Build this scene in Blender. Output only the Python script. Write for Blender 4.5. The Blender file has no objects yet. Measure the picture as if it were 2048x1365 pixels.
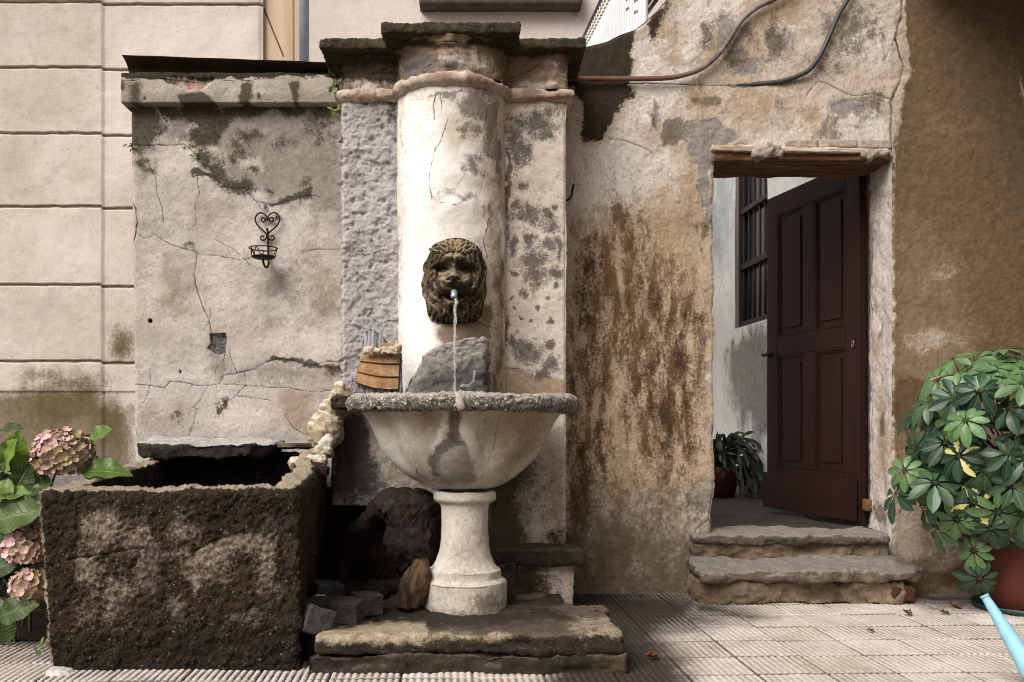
import bpy, math, random
import numpy as np
from mathutils import Vector, Matrix

random.seed(7)
RNG = np.random.RandomState(11)
C = bpy.context.scene.collection
SC = bpy.context.scene

# ------------------------------------------------------------------ camera, sky, sun, exposure
F, CX, HY, EYE = 1846.0, 960.0, 850.0, 0.885      # focal length in photo pixels, principal point, eye height


def P(px, py, Y):
    return Vector(((px - CX) * Y / F, Y, EYE - (py - HY) * Y / F))


cam = bpy.data.objects.new('camera', bpy.data.cameras.new('camera'))
C.objects.link(cam)
cam.location = (0, 0, EYE)
cam.rotation_euler = (math.pi / 2, 0, 0)
cam.data.sensor_width = 36
cam.data.lens = F / 2048 * 36
cam.data.shift_x = (1024 - CX) / 2048
cam.data.shift_y = (HY - 682.5) / 2048
cam.data.clip_start = 0.05
cam.data.clip_end = 300
SC.camera = cam

SUN_EL, SUN_AZ = math.radians(43), math.radians(-40)   # azimuth: 0 = from the camera towards the wall, negative = from the left
to_sun = Vector((math.sin(SUN_AZ) * math.cos(SUN_EL), -math.cos(SUN_AZ) * math.cos(SUN_EL), math.sin(SUN_EL)))
w = bpy.data.worlds.new('World')
SC.world = w
w.use_nodes = True
nt = w.node_tree
nt.nodes.clear()
sky = nt.nodes.new('ShaderNodeTexSky')
sky.sky_type = 'NISHITA'
sky.sun_disc = False
sky.sun_elevation = SUN_EL
sky.sun_rotation = math.atan2(to_sun.x, to_sun.y)
sky.dust_density = 4.0
sky.air_density = 1.0
hsv = nt.nodes.new('ShaderNodeHueSaturation')
hsv.inputs['Saturation'].default_value = 0.12          # overcast: a grey sky
bg = nt.nodes.new('ShaderNodeBackground')
bg.inputs['Strength'].default_value = 0.085
wo = nt.nodes.new('ShaderNodeOutputWorld')
nt.links.new(sky.outputs[0], hsv.inputs['Color'])
tint = nt.nodes.new('ShaderNodeMix')
tint.data_type = 'RGBA'
tint.blend_type = 'MULTIPLY'
tint.inputs[0].default_value = 1.0
tint.inputs[7].default_value = (1.0, 0.95, 0.88, 1)     # warm cloud light
nt.links.new(hsv.outputs[0], tint.inputs[6])
nt.links.new(tint.outputs[2], bg.inputs['Color'])
nt.links.new(bg.outputs[0], wo.inputs['Surface'])
sun = bpy.data.objects.new('sun', bpy.data.lights.new('sun', 'SUN'))
C.objects.link(sun)
sun.data.energy = 2.65
sun.data.angle = math.radians(40)
sun.data.color = (1.0, 0.985, 0.97)
sun.rotation_euler = (-to_sun).to_track_quat('-Z', 'Y').to_euler()
sun.location = (-4, -3, 8)
SC.view_settings.view_transform = 'Standard'
SC.view_settings.look = 'None'
SC.view_settings.exposure = 0.6
SC.view_settings.gamma = 1.0
SC.cycles.use_denoising = True
SC.cycles.max_bounces = 6
SC.cycles.filter_width = 1.0


# ------------------------------------------------------------------ numeric helpers
PERM = RNG.permutation(4096).astype(np.int64)
VALS = RNG.rand(4096)


def vnoise(p):
    i = np.floor(p).astype(np.int64)
    f = p - i
    f = f * f * f * (f * (f * 6 - 15) + 10)

    def h(dx, dy, dz):
        a = PERM[(i[:, 0] + dx) & 4095]
        b = PERM[(a + i[:, 1] + dy) & 4095]
        return VALS[PERM[(b + i[:, 2] + dz) & 4095]]
    x, y, z = f[:, 0], f[:, 1], f[:, 2]
    c00 = h(0, 0, 0) * (1 - x) + h(1, 0, 0) * x
    c10 = h(0, 1, 0) * (1 - x) + h(1, 1, 0) * x
    c01 = h(0, 0, 1) * (1 - x) + h(1, 0, 1) * x
    c11 = h(0, 1, 1) * (1 - x) + h(1, 1, 1) * x
    return ((c00 * (1 - y) + c10 * y) * (1 - z) + (c01 * (1 - y) + c11 * y) * z) * 2 - 1


def fbm(p, scale=1.0, octv=4, gain=0.5, seed=0):
    p = np.asarray(p, float) * scale + np.array([seed * 17.3 + 500, seed * 9.1 + 500, seed * 5.7 + 500])
    a, s, out = 1.0, 0.0, np.zeros(len(p))
    for _ in range(octv):
        out += a * vnoise(p)
        s += a
        a *= gain
        p = p * 2.03 + 3.1
    return out / s * 1.5


def smooth(x, a, b):
    t = np.clip((x - a) / (b - a), 0, 1)
    return t * t * (3 - 2 * t)


def dline(px, py, pts):
    d = np.full(px.shape, 1e9)
    for (x0, y0), (x1, y1) in zip(pts[:-1], pts[1:]):
        vx, vy = x1 - x0, y1 - y0
        L = vx * vx + vy * vy + 1e-9
        t = np.clip(((px - x0) * vx + (py - y0) * vy) / L, 0, 1)
        d = np.minimum(d, np.hypot(px - x0 - t * vx, py - y0 - t * vy))
    return d


def polym(px, py, pts, soft=20.0):
    """0..1 mask of a polygon, 0.5 on its outline, ramp of width soft on each side."""
    q = list(pts) + [pts[0]]
    d = dline(px, py, q)
    ins = np.zeros(px.shape, bool)
    for (x0, y0), (x1, y1) in zip(q[:-1], q[1:]):
        if y0 == y1:
            continue
        c = ((y0 > py) != (y1 > py)) & (px < (x1 - x0) * (py - y0) / (y1 - y0) + x0)
        ins ^= c
    sd = np.where(ins, d, -d)
    return np.clip(0.5 + sd / (2 * soft), 0, 1)


def blob(px, py, cx, cy, rx, ry, k=1.0):
    r = np.hypot((px - cx) / rx, (py - cy) / ry)
    return np.clip(k * (1 - 0.5 * r), 0, 1)


def mx(*a):
    out = a[0]
    for b in a[1:]:
        out = np.maximum(out, b)
    return out


# ------------------------------------------------------------------ object helpers
def S(r, g, b, k=1.0):
    def f(c):
        c /= 255.0
        return (c / 12.92 if c <= 0.04045 else ((c + 0.055) / 1.055) ** 2.4) * k
    return (f(r), f(g), f(b), 1.0)


def tag(o, label=None, cat=None, group=None, kind=None):
    for k, v in (('label', label), ('category', cat), ('group', group), ('kind', kind)):
        if v:
            o[k] = v
    return o


def thing(name, label, cat, loc, group=None):
    o = bpy.data.objects.new(name, None)
    C.objects.link(o)
    o.location = loc
    o.empty_display_size = 0.1
    return tag(o, label, cat, group)


def obj(name, V, Fc, mat, parent=None, attrs=None, smooth_=True, origin=None):
    """One mesh object from world-space vertices."""
    V = np.asarray(V, float)
    if parent is not None:
        org = np.array(parent.location if parent.parent is None else parent.location + parent.parent.location)
    elif origin is not None:
        org = np.array(origin, float)
    else:
        org = np.array([(V[:, 0].min() + V[:, 0].max()) / 2, (V[:, 1].min() + V[:, 1].max()) / 2, V[:, 2].min()])
    L = V - org
    me = bpy.data.meshes.new(name)
    Fa = np.asarray(Fc) if not isinstance(Fc, list) else None
    if Fa is not None and Fa.ndim == 2:
        n, k = Fa.shape
        me.vertices.add(len(L))
        me.vertices.foreach_set('co', L.astype(np.float32).ravel())
        me.loops.add(n * k)
        me.loops.foreach_set('vertex_index', Fa.astype(np.int32).ravel())
        me.polygons.add(n)
        me.polygons.foreach_set('loop_start', np.arange(0, n * k, k, dtype=np.int32))
        me.update(calc_edges=True)
    else:
        me.from_pydata([tuple(v) for v in L], [], [tuple(int(i) for i in f) for f in Fc])
        me.update()
    me.polygons.foreach_set('use_smooth', np.full(len(me.polygons), smooth_))
    for k_, a in (attrs or {}).items():
        at = me.attributes.new(k_, 'FLOAT', 'POINT')
        at.data.foreach_set('value', np.asarray(a, np.float32))
    me.validate()
    o = bpy.data.objects.new(name, me)
    C.objects.link(o)
    if mat is not None:
        me.materials.append(mat)
    if parent is not None:
        o.parent = parent
    else:
        o.location = org
    return o


def gridf(nu, nv, wrap_u=False):
    """quads of an nv-row, nu-column grid (index = row*nu + col)."""
    cols = nu if wrap_u else nu - 1
    r, c = np.meshgrid(np.arange(nv - 1), np.arange(cols), indexing='ij')
    r, c = r.ravel(), c.ravel()
    c1 = (c + 1) % nu
    return np.stack([r * nu + c, r * nu + c1, (r + 1) * nu + c1, (r + 1) * nu + c], 1)


class Geo:
    """collects pieces of one mesh, with attributes."""
    def __init__(s):
        s.V, s.F, s.A, s.n = [], [], {}, 0

    def add(s, V, Fc, **attrs):
        V = np.asarray(V, float)
        for k in set(s.A) | set(attrs):
            if k not in s.A:
                s.A[k] = [np.zeros(s.n)]
            a = attrs.get(k, 0.0)
            s.A[k].append(np.full(len(V), a, float) if np.isscalar(a) else np.asarray(a, float))
        s.V.append(V)
        s.F.extend([tuple(int(i) + s.n for i in f) for f in Fc])
        s.n += len(V)

    def build(s, name, mat, parent=None, smooth_=True, origin=None):
        return obj(name, np.concatenate(s.V), s.F, mat, parent, {k: np.concatenate(v) for k, v in s.A.items()}, smooth_, origin)


def rbox(lo, hi, r, step, amp=0.0, scale=6.0, octv=4, seed=0, fine=0.0, fscale=40.0, warp=None):
    """rounded box with stone-like displacement; returns V, F."""
    lo, hi = np.array(lo, float), np.array(hi, float)
    s = hi - lo
    n = np.maximum(2, np.round(s / step).astype(int))
    Vs, Fs, off = [], [], 0
    for ax in range(3):
        a, b = (ax + 1) % 3, (ax + 2) % 3
        for sg in (0, 1):
            ua = np.linspace(0, 1, n[a] + 1)
            ub = np.linspace(0, 1, n[b] + 1)
            A, B = np.meshgrid(ua, ub)
            p = np.zeros((A.size, 3))
            p[:, a] = A.ravel() * s[a]
            p[:, b] = B.ravel() * s[b]
            p[:, ax] = sg * s[ax]
            f = gridf(n[a] + 1, n[b] + 1)
            if sg == 0:
                f = f[:, ::-1]
            Vs.append(p)
            Fs.append(f + off)
            off += len(p)
    p = np.concatenate(Vs)
    Fq = np.concatenate(Fs)
    key = np.round(p * 1e5).astype(np.int64)
    _, idx, inv = np.unique(key, axis=0, return_index=True, return_inverse=True)
    inv = inv.ravel()
    p = p[idx]
    Fq = inv[Fq]
    r = min(r, s.min() / 2 * 0.98)
    inner = np.clip(p, r, s - r)
    d = p - inner
    L = np.linalg.norm(d, axis=1, keepdims=True) + 1e-9
    nrm = d / L
    q = inner + nrm * r + lo
    if amp:
        q = q + nrm * (fbm(q, scale, octv, 0.5, seed) * amp)[:, None]
    if fine:
        q = q + nrm * (fbm(q, fscale, 3, 0.6, seed + 5) * fine)[:, None]
    if warp is not None:
        q = warp(q)
    return q, Fq


def catmull(pts, n=8):
    pts = [np.array(p, float) for p in pts]
    if len(pts) < 3:
        return np.array([pts[0] + (pts[-1] - pts[0]) * t for t in np.linspace(0, 1, n + 1)])
    q = [2 * pts[0] - pts[1]] + pts + [2 * pts[-1] - pts[-2]]
    out = []
    for i in range(1, len(q) - 2):
        p0, p1, p2, p3 = q[i - 1:i + 3]
        for t in np.linspace(0, 1, n, endpoint=False):
            out.append(0.5 * ((2 * p1) + (-p0 + p2) * t + (2 * p0 - 5 * p1 + 4 * p2 - p3) * t * t + (-p0 + 3 * p1 - 3 * p2 + p3) * t ** 3))
    out.append(pts[-1])
    return np.array(out)


def tube(pts, rad, seg=8, flat=1.0):
    pts = np.asarray(pts, float)
    n = len(pts)
    rad = np.full(n, rad, float) if np.isscalar(rad) else np.interp(np.linspace(0, 1, n), np.linspace(0, 1, len(rad)), rad)
    t = np.gradient(pts, axis=0)
    t /= np.linalg.norm(t, axis=1, keepdims=True) + 1e-12
    up = np.array([0, 0, 1.0]) if abs(t[0, 2]) < 0.9 else np.array([1.0, 0, 0])
    V = []
    u = np.cross(t[0], up)
    u /= np.linalg.norm(u)
    for i in range(n):
        u = u - t[i] * np.dot(u, t[i])
        u /= np.linalg.norm(u) + 1e-12
        v = np.cross(t[i], u)
        a = np.linspace(0, 2 * math.pi, seg, endpoint=False)
        V.append(pts[i] + rad[i] * (np.cos(a)[:, None] * u + flat * np.sin(a)[:, None] * v))
    V = np.concatenate(V)
    Fq = [tuple(f) for f in gridf(seg, n, True)]
    V = np.concatenate([V, pts[:1], pts[-1:]])
    a, b = n * seg, n * seg + 1
    for i in range(seg):
        j = (i + 1) % seg
        Fq.append((a, j, i))
        Fq.append((b, (n - 1) * seg + i, (n - 1) * seg + j))
    return V, Fq


def lathe(prof, cx, cy, seg=64, a0=0.0, a1=2 * math.pi):
    """prof: list of (r, z) from bottom to top."""
    full = abs(a1 - a0 - 2 * math.pi) < 1e-6
    a = np.linspace(a0, a1, seg, endpoint=not full)
    V = np.concatenate([np.stack([cx + r * np.cos(a), cy + r * np.sin(a), np.full(seg, z)], 1) for r, z in prof])
    return V, gridf(seg, len(prof), full)


def rows_loft(rows, n=40, p=5.0, cap=True):
    """stack of rounded-rectangle cross-sections, rows: (z, xl, xr, yf, yb)."""
    a = np.linspace(0, 2 * math.pi, n, endpoint=False)
    ca, sa = np.cos(a), np.sin(a)
    m = (np.abs(ca) ** p + np.abs(sa) ** p) ** (-1 / p)
    V = []
    for z, xl, xr, yf, yb in rows:
        V.append(np.stack([(xl + xr) / 2 + (xr - xl) / 2 * ca * m, (yf + yb) / 2 + (yb - yf) / 2 * sa * m, np.full(n, z)], 1))
    k = len(rows)
    V = np.concatenate(V + [V[0].mean(0)[None], V[-1].mean(0)[None]])
    Fq = [tuple(f) for f in gridf(n, k, True)]
    if cap:
        for i in range(n):
            j = (i + 1) % n
            Fq.append((k * n, j, i))
            Fq.append((k * n + 1, (k - 1) * n + i, (k - 1) * n + j))
    return V, Fq


def interp_rows(keys, n):
    k = np.array(keys, float)
    t = np.linspace(0, 1, len(k))
    tt = np.linspace(0, 1, n)
    return np.stack([np.interp(tt, t, k[:, i]) for i in range(k.shape[1])], 1)


def vnormals(V, Fc):
    V = np.asarray(V)
    N = np.zeros_like(V)
    q = np.array([f for f in Fc if len(f) == 4], int)
    t = np.array([f for f in Fc if len(f) == 3], int)
    for g in (q, t):
        if len(g):
            a = np.cross(V[g[:, 2]] - V[g[:, 0]], V[g[:, -1]] - V[g[:, 1]])
            for c in range(g.shape[1]):
                np.add.at(N, g[:, c], a)
    return N / (np.linalg.norm(N, axis=1, keepdims=True) + 1e-12)


def flake(V, Fc, scale, amp, seed, squash=2.5):
    """broken, layered relief"""
    N = vnormals(V, Fc)
    r_ = 1 - np.abs(fbm(V * np.array([1, 1, squash]), scale, 4, 0.55, seed))
    st_ = np.floor(fbm(V * np.array([1, 1, squash]), scale * 0.8, 4, 0.55, seed + 2) * 4) / 4
    return V + N * ((r_ - 0.7) * amp + st_ * amp * 0.8)[:, None]


def rough(V, Fc, *terms):
    """displace along normals; terms: (scale, amp, octaves, seed)"""
    N = vnormals(V, Fc)
    d = np.zeros(len(V))
    for sc_, amp, oc, sd in terms:
        d += fbm(V, sc_, oc, 0.5, sd) * amp
    return V + N * d[:, None]


def rot(V, ang, axis, about):
    M = np.array(Matrix.Rotation(ang, 3, axis))
    about = np.array(about)
    return (np.asarray(V) - about) @ M.T + about


# ------------------------------------------------------------------ material helpers
class NB:
    def __init__(s, name, rough_=0.9, spec=0.3):
        s.m = bpy.data.materials.new(name)
        s.m.use_nodes = True
        s.t = s.m.node_tree
        s.b = s.t.nodes['Principled BSDF']
        s.b.inputs['Roughness'].default_value = rough_
        s.b.inputs['Specular IOR Level'].default_value = spec
        s.co = s.t.nodes.new('ShaderNodeTexCoord').outputs['Object']
        s.bumps = []

    def set(s, sock, v):
        if hasattr(v, 'node'):
            s.t.links.new(v, sock)
        else:
            sock.default_value = v

    def vec(s, sx, sy, sz):
        n = s.t.nodes.new('ShaderNodeMapping')
        n.inputs['Scale'].default_value = (sx, sy, sz)
        s.t.links.new(s.co, n.inputs['Vector'])
        return n.outputs[0]

    def noise(s, scale, detail=6.0, rough_=0.6, vec=None, dist=0.0):
        n = s.t.nodes.new('ShaderNodeTexNoise')
        n.inputs['Scale'].default_value = scale
        n.inputs['Detail'].default_value = detail
        n.inputs['Roughness'].default_value = rough_
        n.inputs['Distortion'].default_value = dist
        s.t.links.new(vec or s.co, n.inputs['Vector'])
        return n.outputs['Fac']

    def voro(s, scale, feature='F1', vec=None, out='Distance', rnd=1.0):
        n = s.t.nodes.new('ShaderNodeTexVoronoi')
        n.feature = feature
        n.inputs['Scale'].default_value = scale
        n.inputs['Randomness'].default_value = rnd
        s.t.links.new(vec or s.co, n.inputs['Vector'])
        return n.outputs[out]

    def math(s, op, a, b=0.0, clamp=False):
        n = s.t.nodes.new('ShaderNodeMath')
        n.operation = op
        n.use_clamp = clamp
        s.set(n.inputs[0], a)
        s.set(n.inputs[1], b)
        return n.outputs[0]

    def step(s, x, lo, hi, a=0.0, b=1.0):
        n = s.t.nodes.new('ShaderNodeMapRange')
        n.interpolation_type = 'SMOOTHSTEP'
        s.set(n.inputs['Value'], x)
        for k, v in (('From Min', lo), ('From Max', hi), ('To Min', a), ('To Max', b)):
            n.inputs[k].default_value = v
        return n.outputs[0]

    def mix(s, f, a, b, mode='MIX'):
        n = s.t.nodes.new('ShaderNodeMix')
        n.data_type = 'RGBA'
        n.blend_type = mode
        s.set(n.inputs[0], f)
        s.set(n.inputs[6], a)
        s.set(n.inputs[7], b)
        return n.outputs[2]

    def attr(s, name):
        n = s.t.nodes.new('ShaderNodeAttribute')
        n.attribute_name = name
        return n.outputs['Fac']

    def up(s):
        g = s.t.nodes.new('ShaderNodeNewGeometry')
        x = s.t.nodes.new('ShaderNodeSeparateXYZ')
        s.t.links.new(g.outputs['Normal'], x.inputs[0])
        return x.outputs['Z']

    def bump(s, h, strength=0.5, dist=0.01):
        n = s.t.nodes.new('ShaderNodeBump')
        n.inputs['Strength'].default_value = strength
        n.inputs['Distance'].default_value = dist
        s.t.links.new(h, n.inputs['Height'])
        if s.bumps:
            s.t.links.new(s.bumps[-1], n.inputs['Normal'])
        s.bumps.append(n.outputs[0])
        s.t.links.new(n.outputs[0], s.b.inputs['Normal'])

    def color(s, c):
        s.set(s.b.inputs['Base Color'], c)
        return s.m

    def layer(s, col, attr, ca, cb, nscale=14.0, amp=0.6, edge=0.08, vec=None, op=1.0, detail=8.0, grain=1.1):
        """lay a stain over col: attribute mask broken up by noise"""
        n = s.noise(nscale, detail, 0.72, vec)
        nf = s.noise(max(60.0, nscale * 5), 8, 0.78)
        a = s.math('ADD', s.attr(attr), s.math('MULTIPLY', s.math('SUBTRACT', n, 0.5), amp * 1.6))
        at0 = s.step(s.attr(attr), 0.02, 0.3)
        a = s.math('ADD', a, s.math('MULTIPLY', s.math('MULTIPLY', s.math('SUBTRACT', nf, 0.5), grain), at0))
        m = s.step(a, 0.5 - edge * 1.35, 0.5 + edge * 1.35, 0.0, op)
        n2 = s.noise(nscale * 2.4, 8, 0.75)
        return s.mix(m, col, s.mix(s.step(n2, 0.3, 0.7), ca, cb)), m


def plaster(name, c1, c2, layers=(), speck=0.25, lump=0.35, crack=True, base_scale=2.5, crackcol=(0.02, 0.014, 0.008, 1), rough_=0.92):
    b = NB(name, rough_, 0.2)
    n1 = b.noise(base_scale, 7, 0.62, dist=0.4)
    col = b.mix(b.step(n1, 0.32, 0.68), c1, c2)
    n3 = b.noise(9, 8, 0.7)
    col = b.mix(b.step(n3, 0.35, 0.75, 0.0, 0.35), col, tuple(x * 0.72 for x in c2[:3]) + (1,))
    n4 = b.noise(22, 10, 0.8)
    col = b.mix(b.step(n4, 0.52, 0.66, 0.0, 0.5), col, tuple(x * 0.58 for x in c2[:3]) + (1,))
    col = b.mix(b.step(n4, 0.44, 0.32, 0.0, 0.5), col, tuple(min(0.9, x * 1.15) for x in c1[:3]) + (1,))
    hsum = None
    for L in layers:
        kw = dict(L[3]) if len(L) > 3 else {}
        bd = kw.pop('relief', 0.0)
        vx = kw.pop('streak', None)
        if vx:
            kw['vec'] = b.vec(1, 1, 1.0 / vx)
        col, m = b.layer(col, L[0], L[1], L[2], **kw)
        if bd:
            t = b.math('MULTIPLY', m, -bd)
            hsum = t if hsum is None else b.math('ADD', hsum, t)
    ns = b.noise(75, 6, 0.8)
    col = b.mix(b.step(ns, 0.5, 0.66, 0.0, min(0.6, speck * 1.7)), col, (0.05, 0.038, 0.025, 1))
    if crack:
        nz = b.noise(90, 4, 0.7)
        a = b.math('ADD', b.attr('crack'), b.math('MULTIPLY', b.math('SUBTRACT', nz, 0.5), 1.2))
        a = b.math('ADD', a, b.step(b.noise(7, 4, 0.6), 0.45, 0.7, 0.0, 0.5))
        m = b.step(a, 0.35, 1.05, 1.0, 0.0)
        col = b.mix(b.math('MULTIPLY', m, b.step(b.noise(11, 4, 0.6), 0.35, 0.62, 0.92, 0.4)), col, crackcol)
        h = b.math('MULTIPLY', m, -0.6)
        hsum = h if hsum is None else b.math('ADD', hsum, h)
    if hsum is not None:
        b.bump(hsum, 0.9, 0.006)
    gn = b.noise(230, 4, 0.75)
    col = b.mix(b.step(gn, 0.3, 0.7, 0.0, 0.3), col, b.mix(0.5, col, (0.03, 0.022, 0.016, 1)))
    b.bump(b.noise(34, 10, 0.74), lump, 0.010)
    b.bump(gn, 0.5, 0.003)
    return b.color(col)


def stone(name, c1, c2, c3=None, scale=8.0, speck=None, bump=0.6, rough_=0.9, up=None, fine=90.0, spec=0.25, layers=()):
    b = NB(name, rough_, spec)
    col = b.mix(b.step(b.noise(scale, 8, 0.68), 0.33, 0.67), c1, c2)
    if c3:
        col = b.mix(b.step(b.noise(scale * 0.45, 7, 0.66, dist=0.5), 0.5, 0.64), col, c3)
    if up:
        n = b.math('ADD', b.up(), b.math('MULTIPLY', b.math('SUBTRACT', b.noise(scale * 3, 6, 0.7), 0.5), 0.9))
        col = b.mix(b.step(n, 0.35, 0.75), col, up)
    for L in layers:
        kw = dict(L[3]) if len(L) > 3 else {}
        col, _ = b.layer(col, L[0], L[1], L[2], **kw)
    col = b.mix(b.step(b.noise(fine, 5, 0.7), 0.4, 0.72, 0.0, 0.5), col, tuple(x * 0.35 for x in c1[:3]) + (1,))
    if speck:
        for sc_, thr in ((speck[0], speck[2]), (speck[0] * 0.5, min(0.965, speck[2] + 0.16))):
            vx = b.t.nodes.new('ShaderNodeTexVoronoi')
            vx.inputs['Scale'].default_value = sc_
            b.t.links.new(b.co, vx.inputs['Vector'])
            cell = b.math('FRACT', b.math('MULTIPLY', vx.outputs['Color'], 1.0))
            m = b.math('MULTIPLY', b.step(vx.outputs['Distance'], 0.30, 0.46, 1.0, 0.0), b.step(cell, thr, thr + 0.02))
            pc = b.mix(b.math('FRACT', b.math('MULTIPLY', cell, 37.0)), tuple(x * 0.35 for x in speck[1][:3]) + (1,), speck[1])
            col = b.mix(m, col, pc)
            b.bump(m, 0.8, 0.004)
    gn = b.noise(fine * 2.4, 4, 0.75)
    col = b.mix(b.step(gn, 0.32, 0.7, 0.0, 0.4), col, b.mix(0.6, col, (0.015, 0.011, 0.008, 1)))
    gl = b.noise(fine * 1.3, 4, 0.8)
    col = b.mix(b.step(gl, 0.56, 0.72, 0.0, 0.45), col, b.mix(0.5, col, (0.7, 0.64, 0.56, 1)))
    b.bump(b.noise(fine * 0.4, 10, 0.75), bump, 0.012)
    b.bump(gn, bump * 0.8, 0.004)
    return b.color(col)


def plain(name, c, rough_=0.6, metal=0.0, spec=0.4, var=0.2, scale=20.0, bump=0.2):
    b = NB(name, rough_, spec)
    b.b.inputs['Metallic'].default_value = metal
    d = tuple(x * (1 - var * 2) for x in c[:3]) + (1,)
    col = b.mix(b.step(b.noise(scale, 6, 0.65), 0.3, 0.7), d, c)
    if bump:
        b.bump(b.noise(scale * 5, 5, 0.6), bump, 0.004)
    return b.color(col)


def to_px(V, Y=None):
    """wall coordinates in photo pixels (only a handy unit for laying out stains on a wall)"""
    y = V[:, 1] if Y is None else Y
    return CX + V[:, 0] * F / y, HY - (V[:, 2] - EYE) * F / y


def cracks(px, py, lines, seed=0, wob=2.2):
    """distance to the nearest crack line in units of its half width, and a mask for dirt beside it"""
    q = np.stack([px, py, px * 0], 1)
    x = px + fbm(q, 0.05, 4, 0.6, seed) * wob
    y = py + fbm(q, 0.05, 4, 0.6, seed + 3) * wob
    s = np.full(px.shape, 9.0)
    for wd, pts in lines:
        s = np.minimum(s, dline(x, y, pts) / wd)
    return np.minimum(s, 9.0)


# ------------------------------------------------------------------ materials of the setting
m_ground = plain('packed earth', S(120, 105, 90, 0.6), 0.95, scale=3)

LW = [  # cracks of the garden wall
    (1.5, [(262, 290), (300, 291), (335, 290), (368, 288), (390, 308), (405, 326), (422, 337), (436, 362), (454, 375), (489, 376), (510, 401), (524, 420)]),
    (1.3, [(506, 401), (530, 406), (555, 410), (590, 397), (612, 390), (640, 394)]), (1.6, [(387, 350), (422, 351), (436, 360)]),
    (1.3, [(274, 306), (299, 330), (311, 355), (313, 387), (325, 415), (325, 443)]),
    (1.0, [(392, 352), (399, 385), (390, 411), (392, 446), (381, 460)]), (2.4, [(260, 396), (272, 422), (274, 450), (265, 482)]),
    (1.2, [(276, 468), (289, 477), (309, 471), (341, 489), (372, 498), (394, 508)]), (1.0, [(394, 508), (440, 512), (480, 520), (500, 518)]),
    (1.5, [(394, 508), (390, 545), (391, 572), (402, 605), (416, 637), (424, 667)]), (1.1, [(420, 617), (422, 630), (416, 647)]),
    (1.7, [(266, 768), (301, 770), (327, 777), (339, 763), (360, 764), (400, 773), (440, 768), (446, 752), (475, 746), (515, 738)]),
    (1.3, [(450, 706), (446, 724), (432, 736), (428, 748)]), (1.2, [(459, 700), (464, 722), (472, 745)]),
    (2.4, [(535, 724), (550, 718), (582, 720), (606, 728), (629, 730), (657, 722), (682, 726)]), (1.2, [(470, 745), (500, 740), (540, 722)]),
    (1.4, [(416, 772), (404, 795), (386, 815), (394, 819), (388, 847), (376, 878)]), (1.1, [(446, 768), (493, 770), (538, 776), (578, 776), (625, 785), (661, 780), (690, 775)]),
    (1.0, [(489, 742), (493, 770), (467, 795), (449, 808)]), (1.1, [(471, 791), (507, 797), (542, 801)]), (1.1, [(570, 831), (586, 855), (606, 868)]),
    (1.2, [(602, 503), (641, 499), (685, 498)]), (1.0, [(300, 738), (300, 768), (292, 800), (286, 806)]), (1.0, [(430, 480), (470, 500), (500, 530)]),
    (1.0, [(645, 345), (660, 330), (685, 325)]), (1.0, [(385, 812), (378, 830)]),
]
m_left = plaster('weathered pale render', S(214, 203, 195, 0.82), S(186, 174, 164, 0.78), [
    ('grey', S(160, 151, 138, 0.7), S(122, 113, 99, 0.65), dict(nscale=9, amp=1.3, edge=0.25, op=0.75)),
    ('tan', S(176, 154, 130, 0.75), S(150, 130, 108, 0.75), dict(nscale=9, amp=0.8, edge=0.25, op=0.7)),
    ('pale', S(228, 216, 204, 0.85), S(208, 196, 184, 0.85), dict(nscale=11, amp=0.9, edge=0.15, op=0.7)),
    ('moss', S(92, 82, 54, 0.5), S(30, 25, 14, 0.42), dict(nscale=26, amp=1.3, edge=0.2, op=0.9, grain=1.7)),
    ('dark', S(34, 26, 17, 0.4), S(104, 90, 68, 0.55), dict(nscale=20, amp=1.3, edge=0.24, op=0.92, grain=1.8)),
    ('chip', S(128, 126, 124, 0.7), S(82, 78, 74, 0.6), dict(nscale=40, amp=0.4, edge=0.06, relief=0.8)),
    ('hole', (0.006, 0.005, 0.004, 1), (0.01, 0.008, 0.006, 1), dict(nscale=40, amp=0.2, edge=0.08, relief=1.0)),
], speck=0.22, lump=0.4)

# ------------------------------------------------------------------ ground and paving
gV, gF = np.array([[-60, -40, -0.012], [60, -40, -0.012], [60, 80, -0.012], [-60, 80, -0.012]], float), np.array([[0, 1, 2, 3]])
tag(obj('ground', gV, gF, m_ground, origin=(0, 0, 0)), kind='structure')


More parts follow.
